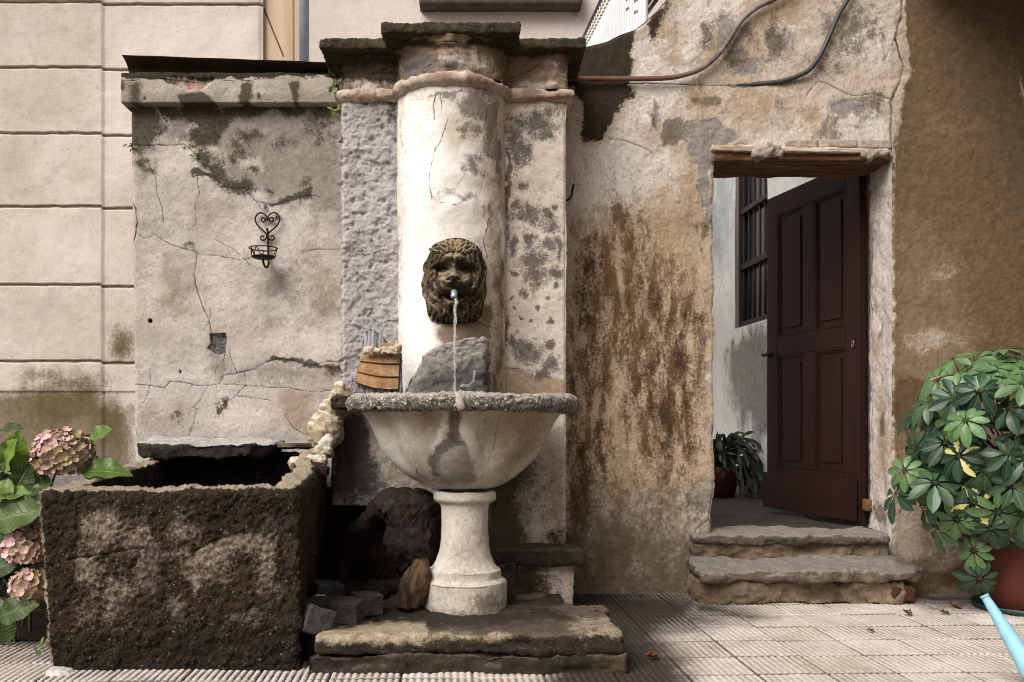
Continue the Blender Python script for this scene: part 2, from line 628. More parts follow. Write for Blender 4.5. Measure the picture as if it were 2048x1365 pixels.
def make_paving():
    TILE, NR = 0.25, 10
    ang = math.radians(2.2)
    xa = np.arange(-2.3, 2.96, 0.004)
    ya = np.concatenate([np.arange(2.2, 2.9, 0.02), np.arange(2.9, 4.86, 0.005)])
    Vs, Fs, off = [], [], 0
    for cx0, cx1, cy1 in ((-2.3, -1.40, 9), (-1.40, 0.45, 3.42), (0.45, 2.96, 9)):     # nothing is laid under trough and fountain
        xs, ys = xa[(xa >= cx0 - 1e-6) & (xa <= cx1 + 0.0041)], ya[ya < cy1]
        X, Y = np.meshgrid(xs, ys)
        Vs.append(np.stack([X.ravel(), Y.ravel()], 1))
        Fs.append(gridf(len(xs), len(ys)) + off)
        off += X.size
    XY, FQ = np.concatenate(Vs), np.concatenate(Fs)
    x, y = XY[:, 0], XY[:, 1]
    u = x * math.cos(ang) + y * math.sin(ang) - 0.099
    v = -x * math.sin(ang) + y * math.cos(ang) + 0.043
    tu, tv = u / TILE, v / TILE
    fu, fv = tu - np.floor(tu), tv - np.floor(tv)
    iu, iv = np.floor(tu), np.floor(tv)
    ru, rv = (fu * NR) % 1, (fv * NR) % 1
    q = np.stack([x, y, x * 0], 1)
    wear = np.clip(smooth(fbm(q, 1.3, 3, 0.5, 4) + 0.5 * vnoise(np.stack([iu * 2.9, iv * 4.3, iu * 0 + 2], 1) + 70.1), -0.6, 0.6) * 0.8 + 0.45 * smooth(x, 0.8, 1.7) - 0.3 * (1 - smooth(x, 0.5, 0.8)), 0, 1)
    h = (np.sin(math.pi * ru) ** 0.8) * (0.40 + 0.60 * np.sin(math.pi * rv) ** 0.4)
    joint = np.minimum(np.minimum(fu, 1 - fu), np.minimum(fv, 1 - fv)) * TILE
    jm = np.maximum(1 - smooth(np.minimum(fu, 1 - fu) * TILE, 0.002, 0.007), 1 - smooth(np.minimum(fv, 1 - fv) * TILE, 0.005, 0.013))
    tilt = (vnoise(np.stack([iu * 3.7, iv * 5.1, iu * 0], 1) + 50.3)) * 0.0025
    z = 0.002 + h * 0.0075 * (1 - 0.75 * wear) + 0.005 * wear + tilt - jm * 0.006
    z += fbm(q, 30, 3, 0.5, 8) * 0.0012
    px, py = CX + x * F / y, HY + EYE * F / y
    groove = 1 - smooth(h, 0.30, 0.80)
    grime_shade = mx(polym(px, py, [(1090, 1150), (1420, 1186), (1440, 1206), (1400, 1225), (1440, 1250), (1330, 1275), (1370, 1320), (1400, 1400), (1090, 1500)], 55),  # grime, with the kerb slab's cast shadow painted into the same patch
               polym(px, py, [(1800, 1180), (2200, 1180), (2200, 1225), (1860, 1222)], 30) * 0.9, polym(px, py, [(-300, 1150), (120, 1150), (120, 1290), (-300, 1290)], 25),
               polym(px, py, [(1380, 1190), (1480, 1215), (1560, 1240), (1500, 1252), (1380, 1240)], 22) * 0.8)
    tone = vnoise(np.stack([iu * 1.7, iv * 2.3, iu * 0 + 4], 1) + 90.7) * 0.5 + 0.5
    return (np.stack([x, y, z], 1), FQ, dict(groove=groove * (1 - 0.75 * wear), joint=jm * smooth(fbm(q, 2.2, 3, 0.5, 9), -0.75, 0.1), grime_shade=grime_shade, tone=tone))


b = NB('ribbed cement tiles', 0.85, 0.3)
col = b.mix(b.step(b.noise(5, 7, 0.65), 0.3, 0.7), S(228, 217, 209, 0.86), S(208, 196, 186, 0.85))
col = b.mix(b.math('MULTIPLY', b.attr('tone'), 0.55), col, S(184, 166, 148, 0.8))
col = b.mix(b.step(b.noise(2.4, 8, 0.7, dist=0.6), 0.50, 0.68, 0.0, 0.45), col, S(150, 130, 108, 0.72))
col = b.mix(b.step(b.noise(40, 6, 0.7), 0.5, 0.75, 0.0, 0.5), col, S(150, 130, 110, 0.7))
gm, gk = b.layer(col, 'grime_shade', S(66, 48, 30, 0.42), S(44, 32, 20, 0.38), nscale=8, amp=0.4, edge=0.3, op=0.95, grain=0.5)
gv = b.math('MULTIPLY', b.attr('groove'), b.math('ADD', b.step(b.noise(3.5, 4, 0.6), 0.38, 0.62, 0.42, 1.0), b.math('MULTIPLY', gk, 0.5), True))
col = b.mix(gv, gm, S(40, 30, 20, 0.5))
col = b.mix(b.math('MULTIPLY', b.attr('joint'), 0.95), col, (0.012, 0.009, 0.006, 1))
b.bump(b.noise(180, 5, 0.6), 0.3, 0.003)
m_tiles = b.color(col)
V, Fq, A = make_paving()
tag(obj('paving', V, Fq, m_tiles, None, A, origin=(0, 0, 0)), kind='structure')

# ------------------------------------------------------------------ rusticated facade, far left
YF = 6.2
joints = [-148, -10, 8, 135, 267, 413, 570, 723, 785]


def make_facade():
    g = Geo()
    xs = np.concatenate([np.arange(-700, 0, 14.0), np.arange(0, 520, 3.0), [520, 522.5, 525]])
    ys = np.concatenate([np.arange(-320, -20, 8.0), np.arange(-20, 800, 1.5), np.arange(800, 1120, 4.0)])
    X, Yp = np.meshgrid(xs, ys)
    px, py = X.ravel(), Yp.ravel()
    stepdn = np.where(px > 203, 3.5, 0.0)
    d = np.zeros(px.shape)
    q = np.stack([px, py, px * 0], 1) * 0.0034
    gr = np.full(px.shape, 0.0)
    for j in [-148, 4, 135, 267, 413, 570, 723]:
        t = np.abs(py - j - stepdn + fbm(q, 14, 3, 0.5, 3) * 0.9)
        gr = np.maximum(gr, 1 - smooth(t, 1.2, 3.8))
    d += gr * 0.015
    d += np.where(px > 203, 0.012, 0) * smooth(px, 203, 206)
    d += (py > 783) * 0.01
    d += fbm(q, 6, 4, 0.5, 6) * 0.004
    d += smooth(px, 515, 525) * 0.012
    V = np.stack([(px - CX) * YF / F, YF + d, EYE - (py - HY) * YF / F], 1)
    moss = mx(polym(px, py, [(-300, 790), (60, 785), (195, 782), (196, 812), (262, 815), (265, 940), (-300, 960)], 22),
              blob(px, py, 245, 690, 26, 34) * 0.9, blob(px, py, 150, 765, 60, 22) * 0.75, blob(px, py, 90, 750, 60, 16) * 0.7)
    green = mx(blob(px, py, 105, 815, 60, 45), blob(px, py, 175, 800, 30, 40), blob(px, py, 215, 850, 30, 60), blob(px, py, 245, 690, 20, 30) * 0.8)
    grey = mx(blob(px, py, 80, 200, 90, 40) * 0.8, blob(px, py, 120, 30, 120, 70) * 0.75, blob(px, py, 5, 40, 40, 90) * 0.8, blob(px, py, 60, 620, 120, 40) * 0.7,
              blob(px, py, 20, 330, 60, 50) * 0.8, blob(px, py, 100, 215, 80, 45) * 0.7)
    pale = mx(polym(px, py, [(205, 20), (520, 20), (520, 260), (205, 380)], 40) * 0.9, blob(px, py, 100, 480, 90, 50) * 0.7)
    base = polym(px, py, [(-400, 945), (300, 945), (300, 1200), (-400, 1200)], 20)
    g.add(V, gridf(len(xs), len(ys)), moss=moss, green=green, grey=grey, pale=pale, base=base, groove=gr)
    # return face at the right-hand corner
    zs = EYE - (ys - HY) * YF / F
    Vr = []
    for yy in (YF + 0.012, YF + 0.05):
        Vr.append(np.stack([np.full(len(zs), (525 - CX) * YF / F), np.full(len(zs), yy), zs], 1))
    Vr = np.stack(Vr, 1).reshape(-1, 3)
    g.add(Vr, gridf(2, len(zs)))
    return g


m_facade = plaster('cream rusticated render', S(226, 212, 202, 0.86), S(208, 194, 180, 0.86), [
    ('pale', S(232, 220, 212, 0.88), S(222, 206, 194, 0.88), dict(nscale=3, amp=0.8, edge=0.3, op=0.8)),
    ('grey', S(182, 168, 156, 0.8), S(196, 180, 164, 0.8), dict(nscale=5, amp=0.8, edge=0.3, op=0.6)),
    ('moss', S(112, 98, 72, 0.6), S(150, 128, 104, 0.7), dict(nscale=12, amp=0.8, edge=0.25, op=0.9, streak=2.0)),
    ('green', S(96, 84, 42, 0.55), S(124, 108, 62, 0.6), dict(nscale=9, amp=0.8, edge=0.25, op=0.75, streak=2.5)),
    ('base', S(160, 150, 148, 0.7), S(130, 120, 116, 0.7), dict(nscale=9, amp=0.4, edge=0.2)),
    ('groove', S(158, 132, 104, 0.62), S(112, 90, 66, 0.52), dict(nscale=7, amp=0.7, edge=0.3, op=0.8)),
], speck=0.12, lump=0.2, crack=False, base_scale=1.4)
fac = make_facade().build('rusticated_facade', m_facade, origin=P(300, 1113, YF + 0.2))
tag(fac, 'cream plastered house wall of wide grooved blocks, stained green near its foot', 'building')
# ochre timber panel beside the facade, drainpipe, cream house wall
m_ochre = NB('ochre painted board', 0.7)
c_ = m_ochre.mix(m_ochre.step(m_ochre.noise(7, 6, 0.6, m_ochre.vec(1, 1, 0.08)), 0.35, 0.65), S(214, 188, 160, 0.78), S(188, 160, 128, 0.76))
c_ = m_ochre.mix(m_ochre.math('MULTIPLY', m_ochre.attr('line'), 0.95), c_, S(78, 58, 34, 0.5))
m_ochre.bump(m_ochre.math('MULTIPLY', m_ochre.attr('line'), -1.0), 0.8, 0.006)
m_ochre = m_ochre.color(c_)
YB = 6.245
xs = np.arange(525.5, 598, 1.2)
ys = np.arange(-300, 320, 1.2)
X, Yp = np.meshgrid(xs, ys)
px, py = X.ravel(), Yp.ravel()
ln = np.maximum(1 - smooth(dline(px, py, [(522, 4), (567, 113)]), 0.9, 2.2), (1 - smooth(np.abs(px - 587), 1, 3)) * 0.7)
V = np.stack([(px - CX) * YB / F, YB + ln * 0.004, EYE - (py - HY) * YB / F], 1)
g = Geo()
g.add(V, gridf(len(xs), len(ys)), line=ln)
V, Fq = rbox(P(526, 320, YB + 0.006), P(597, -300, YB + 0.06), 0.003, 0.3)
g.add(V, Fq)
tag(g.build('ochre_board', m_ochre), 'ochre board panel with a diagonal line, between grooved facade and drainpipe', 'panel')
m_cream = plaster('smooth cream wall', S(226, 212, 206, 0.86), S(216, 200, 192, 0.86), [
    ('stain', S(150, 124, 96, 0.6), S(178, 156, 134, 0.7), dict(nscale=3, amp=0.7, edge=0.3, op=0.7, streak=2.5))], speck=0.06, lump=0.1, crack=False, base_scale=0.8)
YC = 9.0
xs = np.arange(420, 2300, 12.0)
ys = np.arange(-420, 1040, 6.0)
X, Yp = np.meshgrid(xs, ys)
px, py = X.ravel(), Yp.ravel()
V = np.stack([(px - CX) * YC / F, np.full(px.shape, YC), EYE - (py - HY) * YC / F], 1)
st = mx(blob(px, py, 1150, 25, 9, 12) * 0.9, blob(px, py, 850, 22, 12, 10) * 0.6)
house = thing('cream_house', 'smooth cream house wall behind the fountain with a grey stone window sill', 'building', P(1000, 1032, YC))
obj('wall', V, gridf(len(xs), len(ys)), m_cream, house, dict(stain=st))
m_sill = stone('grey sill stone', S(120, 110, 98, 0.6), S(90, 82, 72, 0.6), scale=10, bump=0.3)
V, Fq = rbox(P(838, 9, YC - 0.16), P(1160, -16, YC + 0.04), 0.008, 0.04, 0.003)
obj('window_sill', V, Fq, m_sill, house)
m_dark = plain('dark glass', (0.02, 0.02, 0.022, 1), 0.2)
V, Fq = rbox(P(868, -20, YC - 0.03), P(1130, -330, YC + 0.02), 0.004, 0.3)
obj('window', V, Fq, m_dark, house)
m_zinc = plain('grey zinc', S(178, 190, 210, 0.88), 0.6, 0.05, var=0.15, scale=14)
V, Fq = tube(np.array([P(608.5, y, 6.9) for y in np.linspace(-330, 1070, 12)]), 0.037, 20)
tag(obj('drainpipe', V, Fq, m_zinc), 'grey zinc drainpipe running down beside the ochre board', 'drainpipe')

# terrace behind the wall, with its white railing
m_rail = plain('white iron with rust bloom', S(224, 226, 228, 0.85), 0.6, var=0.08, scale=6)
m_rust = plain('rusted collar', S(214, 190, 150, 0.7), 0.8, var=0.3, scale=60)
m_black = plain('dark handrail', (0.012, 0.010, 0.010, 1), 0.5)
XT = 0.95
ter = thing('terrace', 'narrow cream terrace slab behind the fountain wall, under a white railing', 'terrace', (XT + 0.1, 6.8, 0))
V, Fq = rbox((XT - 0.25, 5.25, 2.58), (XT + 0.16, 9.03, 2.70), 0.01, 0.25)
obj('slab', V, Fq, m_cream, ter, dict(stain=np.zeros(len(V))))
ra = thing('terrace_railing', 'white iron railing with ringed balusters and dark handrail behind the fountain wall', 'railing', (XT, 6.8, 2.72))
ztop = lambda y: 3.822 + (y - 5.3) * 0.1845
V, Fq = tube(np.array([(XT, y, ztop(y)) for y in np.linspace(5.28, 8.3, 8)]), 0.03, 10)
obj('handrail', V, Fq, m_black, ra)
for dz_ in (0.0, 0.055):
    V, Fq = tube(np.array([(XT + 0.105, y, 3.385 + dz_ + (y - 5.3) * 0.19) for y in np.linspace(5.28, 6.4, 4)]), 0.013, 8)
    obj('stay_rod', V, Fq, m_black, ra)
for i, y in enumerate(np.arange(5.33, 8.28, 0.104)):
    V, Fq = tube(np.array([(XT, y, z) for z in np.linspace(2.70, ztop(y), 6)]), 0.021, 10)
    bo = obj('baluster', V, Fq, m_rail, ra)
    for zz in (ztop(y) - 0.07, ztop(y) - 0.12) + (((3.36, 3.43) if i % 6 == 2 else (3.52, 3.58)) if i % 3 == 2 else ()):
        Vr, Fr = lathe([(0.0205, -0.009), (0.026, -0.006), (0.028, 0), (0.026, 0.006), (0.0205, 0.009)], XT, y, 12)
        Vr[:, 2] += zz
        obj('collar', Vr, Fr, m_rust, bo)

# ------------------------------------------------------------------ garden wall, left of the fountain
YW = 4.8
gw = thing('garden_wall', 'cracked pale garden wall with projecting coping, left of the fountain', 'wall', P(470, 1190, YW))


def make_left_wall():
    g = Geo()
    xs = np.concatenate([[0, 1, 2], np.arange(3.5, 440, 1.7)])
    ys = np.concatenate([np.arange(196, 905, 1.7), np.arange(905, 1191, 6.0)])
    U, Yp = np.meshgrid(xs, ys)
    u, py = U.ravel(), Yp.ravel()
    edge = 262 + (py - 220) * 0.0125
    px = edge + u
    q = np.stack([px, py, px * 0], 1)
    crack = cracks(px, py, LW, 2)
    wob = fbm(q, 0.02, 4, 0.55, 9) * 14
    wx, wy = px + wob, py + fbm(q, 0.02, 4, 0.55, 14) * 14
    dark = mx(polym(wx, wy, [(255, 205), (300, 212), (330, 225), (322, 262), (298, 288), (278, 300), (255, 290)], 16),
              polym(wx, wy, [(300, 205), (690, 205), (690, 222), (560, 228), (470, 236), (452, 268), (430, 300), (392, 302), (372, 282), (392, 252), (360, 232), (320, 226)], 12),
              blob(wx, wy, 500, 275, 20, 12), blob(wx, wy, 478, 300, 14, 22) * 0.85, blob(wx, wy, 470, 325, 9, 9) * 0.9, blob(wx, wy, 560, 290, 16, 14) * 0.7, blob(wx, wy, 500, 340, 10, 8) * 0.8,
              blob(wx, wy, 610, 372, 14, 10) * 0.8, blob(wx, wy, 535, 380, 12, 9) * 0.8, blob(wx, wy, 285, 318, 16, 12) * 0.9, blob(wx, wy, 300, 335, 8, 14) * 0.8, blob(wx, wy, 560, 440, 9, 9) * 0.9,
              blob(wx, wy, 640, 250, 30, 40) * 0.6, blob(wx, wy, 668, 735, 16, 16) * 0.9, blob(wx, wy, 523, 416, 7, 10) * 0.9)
    mo = np.minimum.reduce([dline(wx, wy, [(400, 318), (430, 345), (437, 362), (456, 374), (489, 377)]) / 14, dline(wx, wy, [(540, 409), (592, 398), (612, 390)]) / 7,
                            dline(wx, wy, [(540, 722), (582, 721), (629, 731), (680, 726)]) / 5, dline(wx, wy, [(388, 351), (436, 356)]) / 6, dline(wx, wy, [(445, 808), (437, 832)]) / 7])
    moss = mx(np.clip(1 - 0.5 * mo, 0, 1), blob(wx, wy, 380, 496, 14, 8) * 0.8, blob(wx, wy, 355, 830, 12, 14) * 0.6, blob(wx, wy, 438, 825, 10, 18) * 0.7)
    grey = mx(polym(wx, wy, [(330, 210), (690, 210), (690, 450), (640, 440), (590, 405), (500, 385), (440, 352), (400, 310), (330, 292)], 34), blob(wx, wy, 560, 580, 60, 70) * 0.6,
              polym(wx, wy, [(262, 230), (330, 300), (320, 340), (262, 370)], 20) * 0.7, blob(wx, wy, 560, 745, 90, 22) * 0.7, blob(wx, wy, 640, 620, 50, 110) * 0.6, blob(wx, wy, 435, 730, 25, 30) * 0.8)
    tan = mx(blob(wx, wy, 350, 575, 60, 60) * 0.8, blob(wx, wy, 420, 430, 60, 40) * 0.6, blob(wx, wy, 640, 560, 40, 70) * 0.7, polym(wx, wy, [(552, 778), (625, 790), (622, 880), (590, 850)], 18),
             blob(wx, wy, 480, 470, 70, 50) * 0.6, blob(wx, wy, 300, 840, 40, 50) * 0.6)
    pale = mx(blob(wx, wy, 360, 320, 80, 40) * 0.8, blob(wx, wy, 500, 480, 70, 50) * 0.8, blob(wx, wy, 450, 590, 60, 90) * 0.7, blob(wx, wy, 300, 560, 30, 80) * 0.7, blob(wx, wy, 470, 840, 60, 40) * 0.8,
              blob(wx, wy, 640, 680, 50, 40) * 0.9, blob(wx, wy, 500, 330, 22, 18) * 0.9, blob(wx, wy, 410, 245, 22, 26) * 0.8, blob(wx, wy, 560, 680, 60, 40) * 0.7)
    chip = polym(px, py, [(419, 668), (451, 666), (453, 680), (450, 706), (436, 710), (414, 697), (421, 688)], 3)
    hole = mx(blob(px, py, 300, 642, 4.0, 4.0), blob(px, py, 360, 744, 2, 3))
    d = fbm(q * 0.0026, 5, 4, 0.5, 1) * 0.006 + fbm(q * 0.0026, 40, 3, 0.5, 2) * 0.0016
    d += smooth(1.0 - crack, 0, 1) * 0.004 + smooth(chip, 0.4, 0.8) * (0.012 + fbm(q * 0.0026, 60, 3, 0.5, 7) * 0.01) + smooth(hole, 0.4, 0.7) * 0.02
    d += polym(px, py, [(330, 205), (700, 205), (700, 440), (610, 400), (500, 385), (440, 355), (400, 310), (330, 290)], 5) * 0.004
    d += (1 - smooth(u, 0, 5)) * 0.008 + np.abs(fbm(q * 0.0026, 30, 3, 0.5, 6)) * 0.006 * (1 - smooth(u, 0, 6))
    V = np.stack([(px - CX) * YW / F, YW + d, EYE - (py - HY) * YW / F], 1)
    g.add(V, gridf(len(xs), len(ys)), crack=crack, dark=dark, moss=moss, grey=grey, tan=tan, pale=pale, chip=chip, hole=hole)
    zs = V[::len(xs)]
    Vb = zs.copy()
    Vb[:, 1] = 5.2
    g.add(np.stack([Vb, zs], 1).reshape(-1, 3), gridf(2, len(zs)), crack=9.0, grey=0.3)
    return g


make_left_wall().build('wall_face', m_left, gw)


def cop_warp(q):
    px, py = to_px(q, 4.75)
    q = q.copy()
    top = smooth(q[:, 2], EYE + (850 - 170) * 0.0026, EYE + (850 - 150) * 0.0026)
    q[:, 2] += top * (-(px - 242) * 0.000023 * 0.9 + fbm(q, 14, 3, 0.6, 31) * 0.006)
    q[:, 1] += top * fbm(q, 24, 3, 0.6, 33) * 0.008
    ch = polym(px + 6 * fbm(q, 40, 3, 0.6, 37), py + 5 * fbm(q, 40, 3, 0.6, 38), [(322, 164), (352, 158), (430, 158), (420, 168), (405, 178), (380, 181), (352, 172)], 3)
    q[:, 1] += smooth(ch, 0.35, 0.8) * np.where(q[:, 1] < 4.8, 0.022, 0)
    return q


lo = P(241, 206, 4.735)
V, Fq = rbox((lo.x, 4.735, lo.z), (P(690, 150, 4.735).x, 5.2, P(300, 144, 4.735).z), 0.006, 0.0075, 0.003, 10, fine=0.0012, warp=cop_warp)
px, py = to_px(V, np.full(len(V), 4.735))
qw = fbm(np.stack([px, py, px * 0], 1), 0.05, 4, 0.6, 3)
front = (V[:, 1] < 4.8)
A = dict(crack=np.minimum(9, cracks(px, py, [(1.5, [(243, 160), (268, 161), (285, 156), (345, 160), (430, 163), (500, 160), (560, 158), (600, 160), (640, 154)]), (1.0, [(283, 200), (292, 195)])], 8)),
         moss=mx(polym(px, py + qw * 5, [(230, 130), (700, 130), (700, 152), (560, 154), (430, 158), (345, 158), (240, 158)], 3), (~front) * 0.8),
         dark=mx(blob(px + qw * 5, py, 270, 185, 14, 26), polym(px + qw * 6, py, [(360, 210), (355, 190), (405, 183), (425, 195), (430, 210)], 6), polym(px + qw * 5, py, [(475, 210), (478, 165), (503, 163), (502, 210)], 7) * 0.9,
                 polym(px + qw * 5, py, [(585, 210), (580, 163), (598, 160), (600, 210)], 6) * 0.9, blob(px, py, 243, 172, 7, 10), blob(px, py, 518, 192, 4, 6), blob(px, py, 290, 197, 3, 5)),
         grey=polym(px + qw * 9, py, [(230, 185), (700, 178), (700, 215), (230, 215)], 20) * 0.75,
         brick=mx(polym(px + qw * 4, py + qw * 3, [(334, 166), (356, 161), (358, 172), (350, 172)], 2), polym(px + qw * 4, py + qw * 3, [(366, 163), (412, 163), (410, 176), (384, 181), (370, 174)], 2)))
m_cop = plaster('stained coping render', S(204, 192, 178, 0.82), S(176, 164, 148, 0.82), [
    ('grey', S(150, 142, 128, 0.7), S(118, 110, 96, 0.7), dict(nscale=12, amp=0.9, edge=0.2, op=0.6)),
    ('dark', S(92, 80, 58, 0.5), S(66, 56, 40, 0.5), dict(nscale=26, amp=0.6, edge=0.2, op=0.9)),
    ('brick', S(206, 166, 146, 0.78), S(178, 134, 114, 0.7), dict(nscale=30, amp=0.6, edge=0.08)),
    ('moss', S(92, 84, 62, 0.5), S(54, 48, 34, 0.5), dict(nscale=40, amp=0.6, edge=0.15)),
], speck=0.3, lump=0.5)
obj('coping', V, Fq, m_cop, gw, A)
# metal flashing on the coping
V = []
ts = np.linspace(0, 1, 10)
for px_ in np.linspace(246, 688, 60):
    for side in (0, 1):
        tt = ts if side == 0 else ts[::-1]
        px_s = px_
        for t in tt:
            a = t * 1.25
            topy = 110 + (px_ - 246) * 0.036
            z0, z1 = P(px_, 150, 4.8).z, P(px_, topy, 4.70).z
            y = 4.80 - 0.10 * (1 - math.cos(a)) / (1 - math.cos(1.25)) + side * 0.004
            V.append(((px_ - CX) * 4.72 / F, y + 0.002 * math.sin(px_ * 0.05 + t), z0 + (z1 - z0) * math.sin(a) / math.sin(1.25)))
V = np.array(V)
m_flash = plain('brown tarnished sheet metal', S(92, 74, 54, 0.55), 0.6, 0.2, var=0.25, scale=8)
obj('flashing', V, gridf(20, 60, True), m_flash, gw)

# ------------------------------------------------------------------ courtyard wall with the doorway
cw = thing('courtyard_wall', 'tall stained ochre courtyard wall with a doorway, right of the fountain', 'wall', P(1500, 1190, YW))
RJ = [(1806, -40), (1806, 0), (1804, 28), (1791, 74), (1796, 100), (1808, 130), (1801, 162), (1788, 185), (1780, 205), (1785, 226), (1780, 259), (1783, 298), (1785, 325)]
CWC = [
    (3.0, RJ[:-1]), (1.2, [(1782, 298), (1788, 330), (1786, 350)]), (1.4, [(1780, 197), (1748, 187), (1702, 192), (1679, 181), (1655, 168), (1637, 162), (1625, 175), (1614, 192)]),
    (1.2, [(1216, 278), (1240, 280), (1267, 287), (1290, 298), (1304, 308)]), (1.1, [(1253, 167), (1320, 167), (1378, 169), (1420, 170), (1461, 171)]),
    (4.5, [(1461, 172), (1490, 172), (1520, 169), (1563, 165)]), (1.8, [(1563, 165), (1600, 152), (1625, 135)]), (1.0, [(1770, 120), (1790, 76), (1812, 60)]),
    (0.8, [(1130, 712), (1180, 708)]),
    (1.2, [(1385, 1100), (1392, 1060), (1420, 1040)]), (1.0, [(1500, 292), (1480, 285), (1470, 290)]),
    (1.2, [(1800, 1030), (1806, 1010), (1815, 1000)]),
]
m_wall = plaster('ochre and grey lime render', S(216, 201, 186, 0.82), S(190, 171, 150, 0.78), [
    ('white', S(230, 221, 214, 0.87), S(208, 195, 183, 0.83), dict(nscale=9, amp=0.9, edge=0.15, op=0.85)),
    ('ochre', S(196, 166, 130, 0.74), S(172, 142, 106, 0.67), dict(nscale=11, amp=1.2, edge=0.25, op=0.8, streak=1.6)),
    ('grey', S(168, 160, 154, 0.72), S(138, 130, 122, 0.66), dict(nscale=10, amp=0.8, edge=0.1, op=0.88)),
    ('mottle', S(98, 88, 76, 0.55), S(128, 114, 98, 0.6), dict(nscale=16, amp=1.0, edge=0.14, op=0.8)),
    ('brown', S(86, 56, 26, 0.5), S(130, 92, 52, 0.56), dict(nscale=12, amp=1.9, edge=0.24, op=0.88, streak=2.8, grain=1.6)),
    ('wash', S(216, 196, 172, 0.8), S(184, 156, 124, 0.7), dict(nscale=14, amp=2.4, edge=0.2, op=0.8, streak=4.0, grain=1.8)),
    ('burn', S(62, 38, 16, 0.42), S(84, 54, 26, 0.46), dict(nscale=10, amp=2.0, edge=0.22, op=0.85, streak=2.0, grain=1.6)),
    ('foot', S(134, 112, 88, 0.58), S(84, 66, 46, 0.48), dict(nscale=8, amp=1.6, edge=0.35, op=0.85, streak=1.6, grain=1.6)),
    ('right', S(146, 120, 88, 0.52), S(120, 95, 64, 0.46), dict(nscale=9, amp=0.5, edge=0.13, op=0.97)),
    ('rlight', S(176, 150, 122, 0.62), S(152, 126, 96, 0.58), dict(nscale=8, amp=0.9, edge=0.25, op=0.8)),
    ('rpale', S(206, 190, 172, 0.75), S(186, 168, 148, 0.7), dict(nscale=12, amp=0.9, edge=0.2, op=0.85)),
    ('drip', S(104, 80, 54, 0.45), S(126, 100, 68, 0.5), dict(nscale=10, amp=0.8, edge=0.25, op=0.8)),
    ('black', S(34, 23, 13, 0.34), S(74, 55, 34, 0.42), dict(nscale=30, amp=0.9, edge=0.14, op=0.97, grain=1.8)),
], speck=0.28, lump=0.45)
ZL = P(0, 318, YW).z
XL_, XR_ = P(1428, 0, YW).x, P(1785, 0, YW).x
ATTR = ('crack', 'wash', 'burn', 'white', 'ochre', 'grey', 'mottle', 'brown', 'foot', 'right', 'rlight', 'rpale', 'drip', 'black')


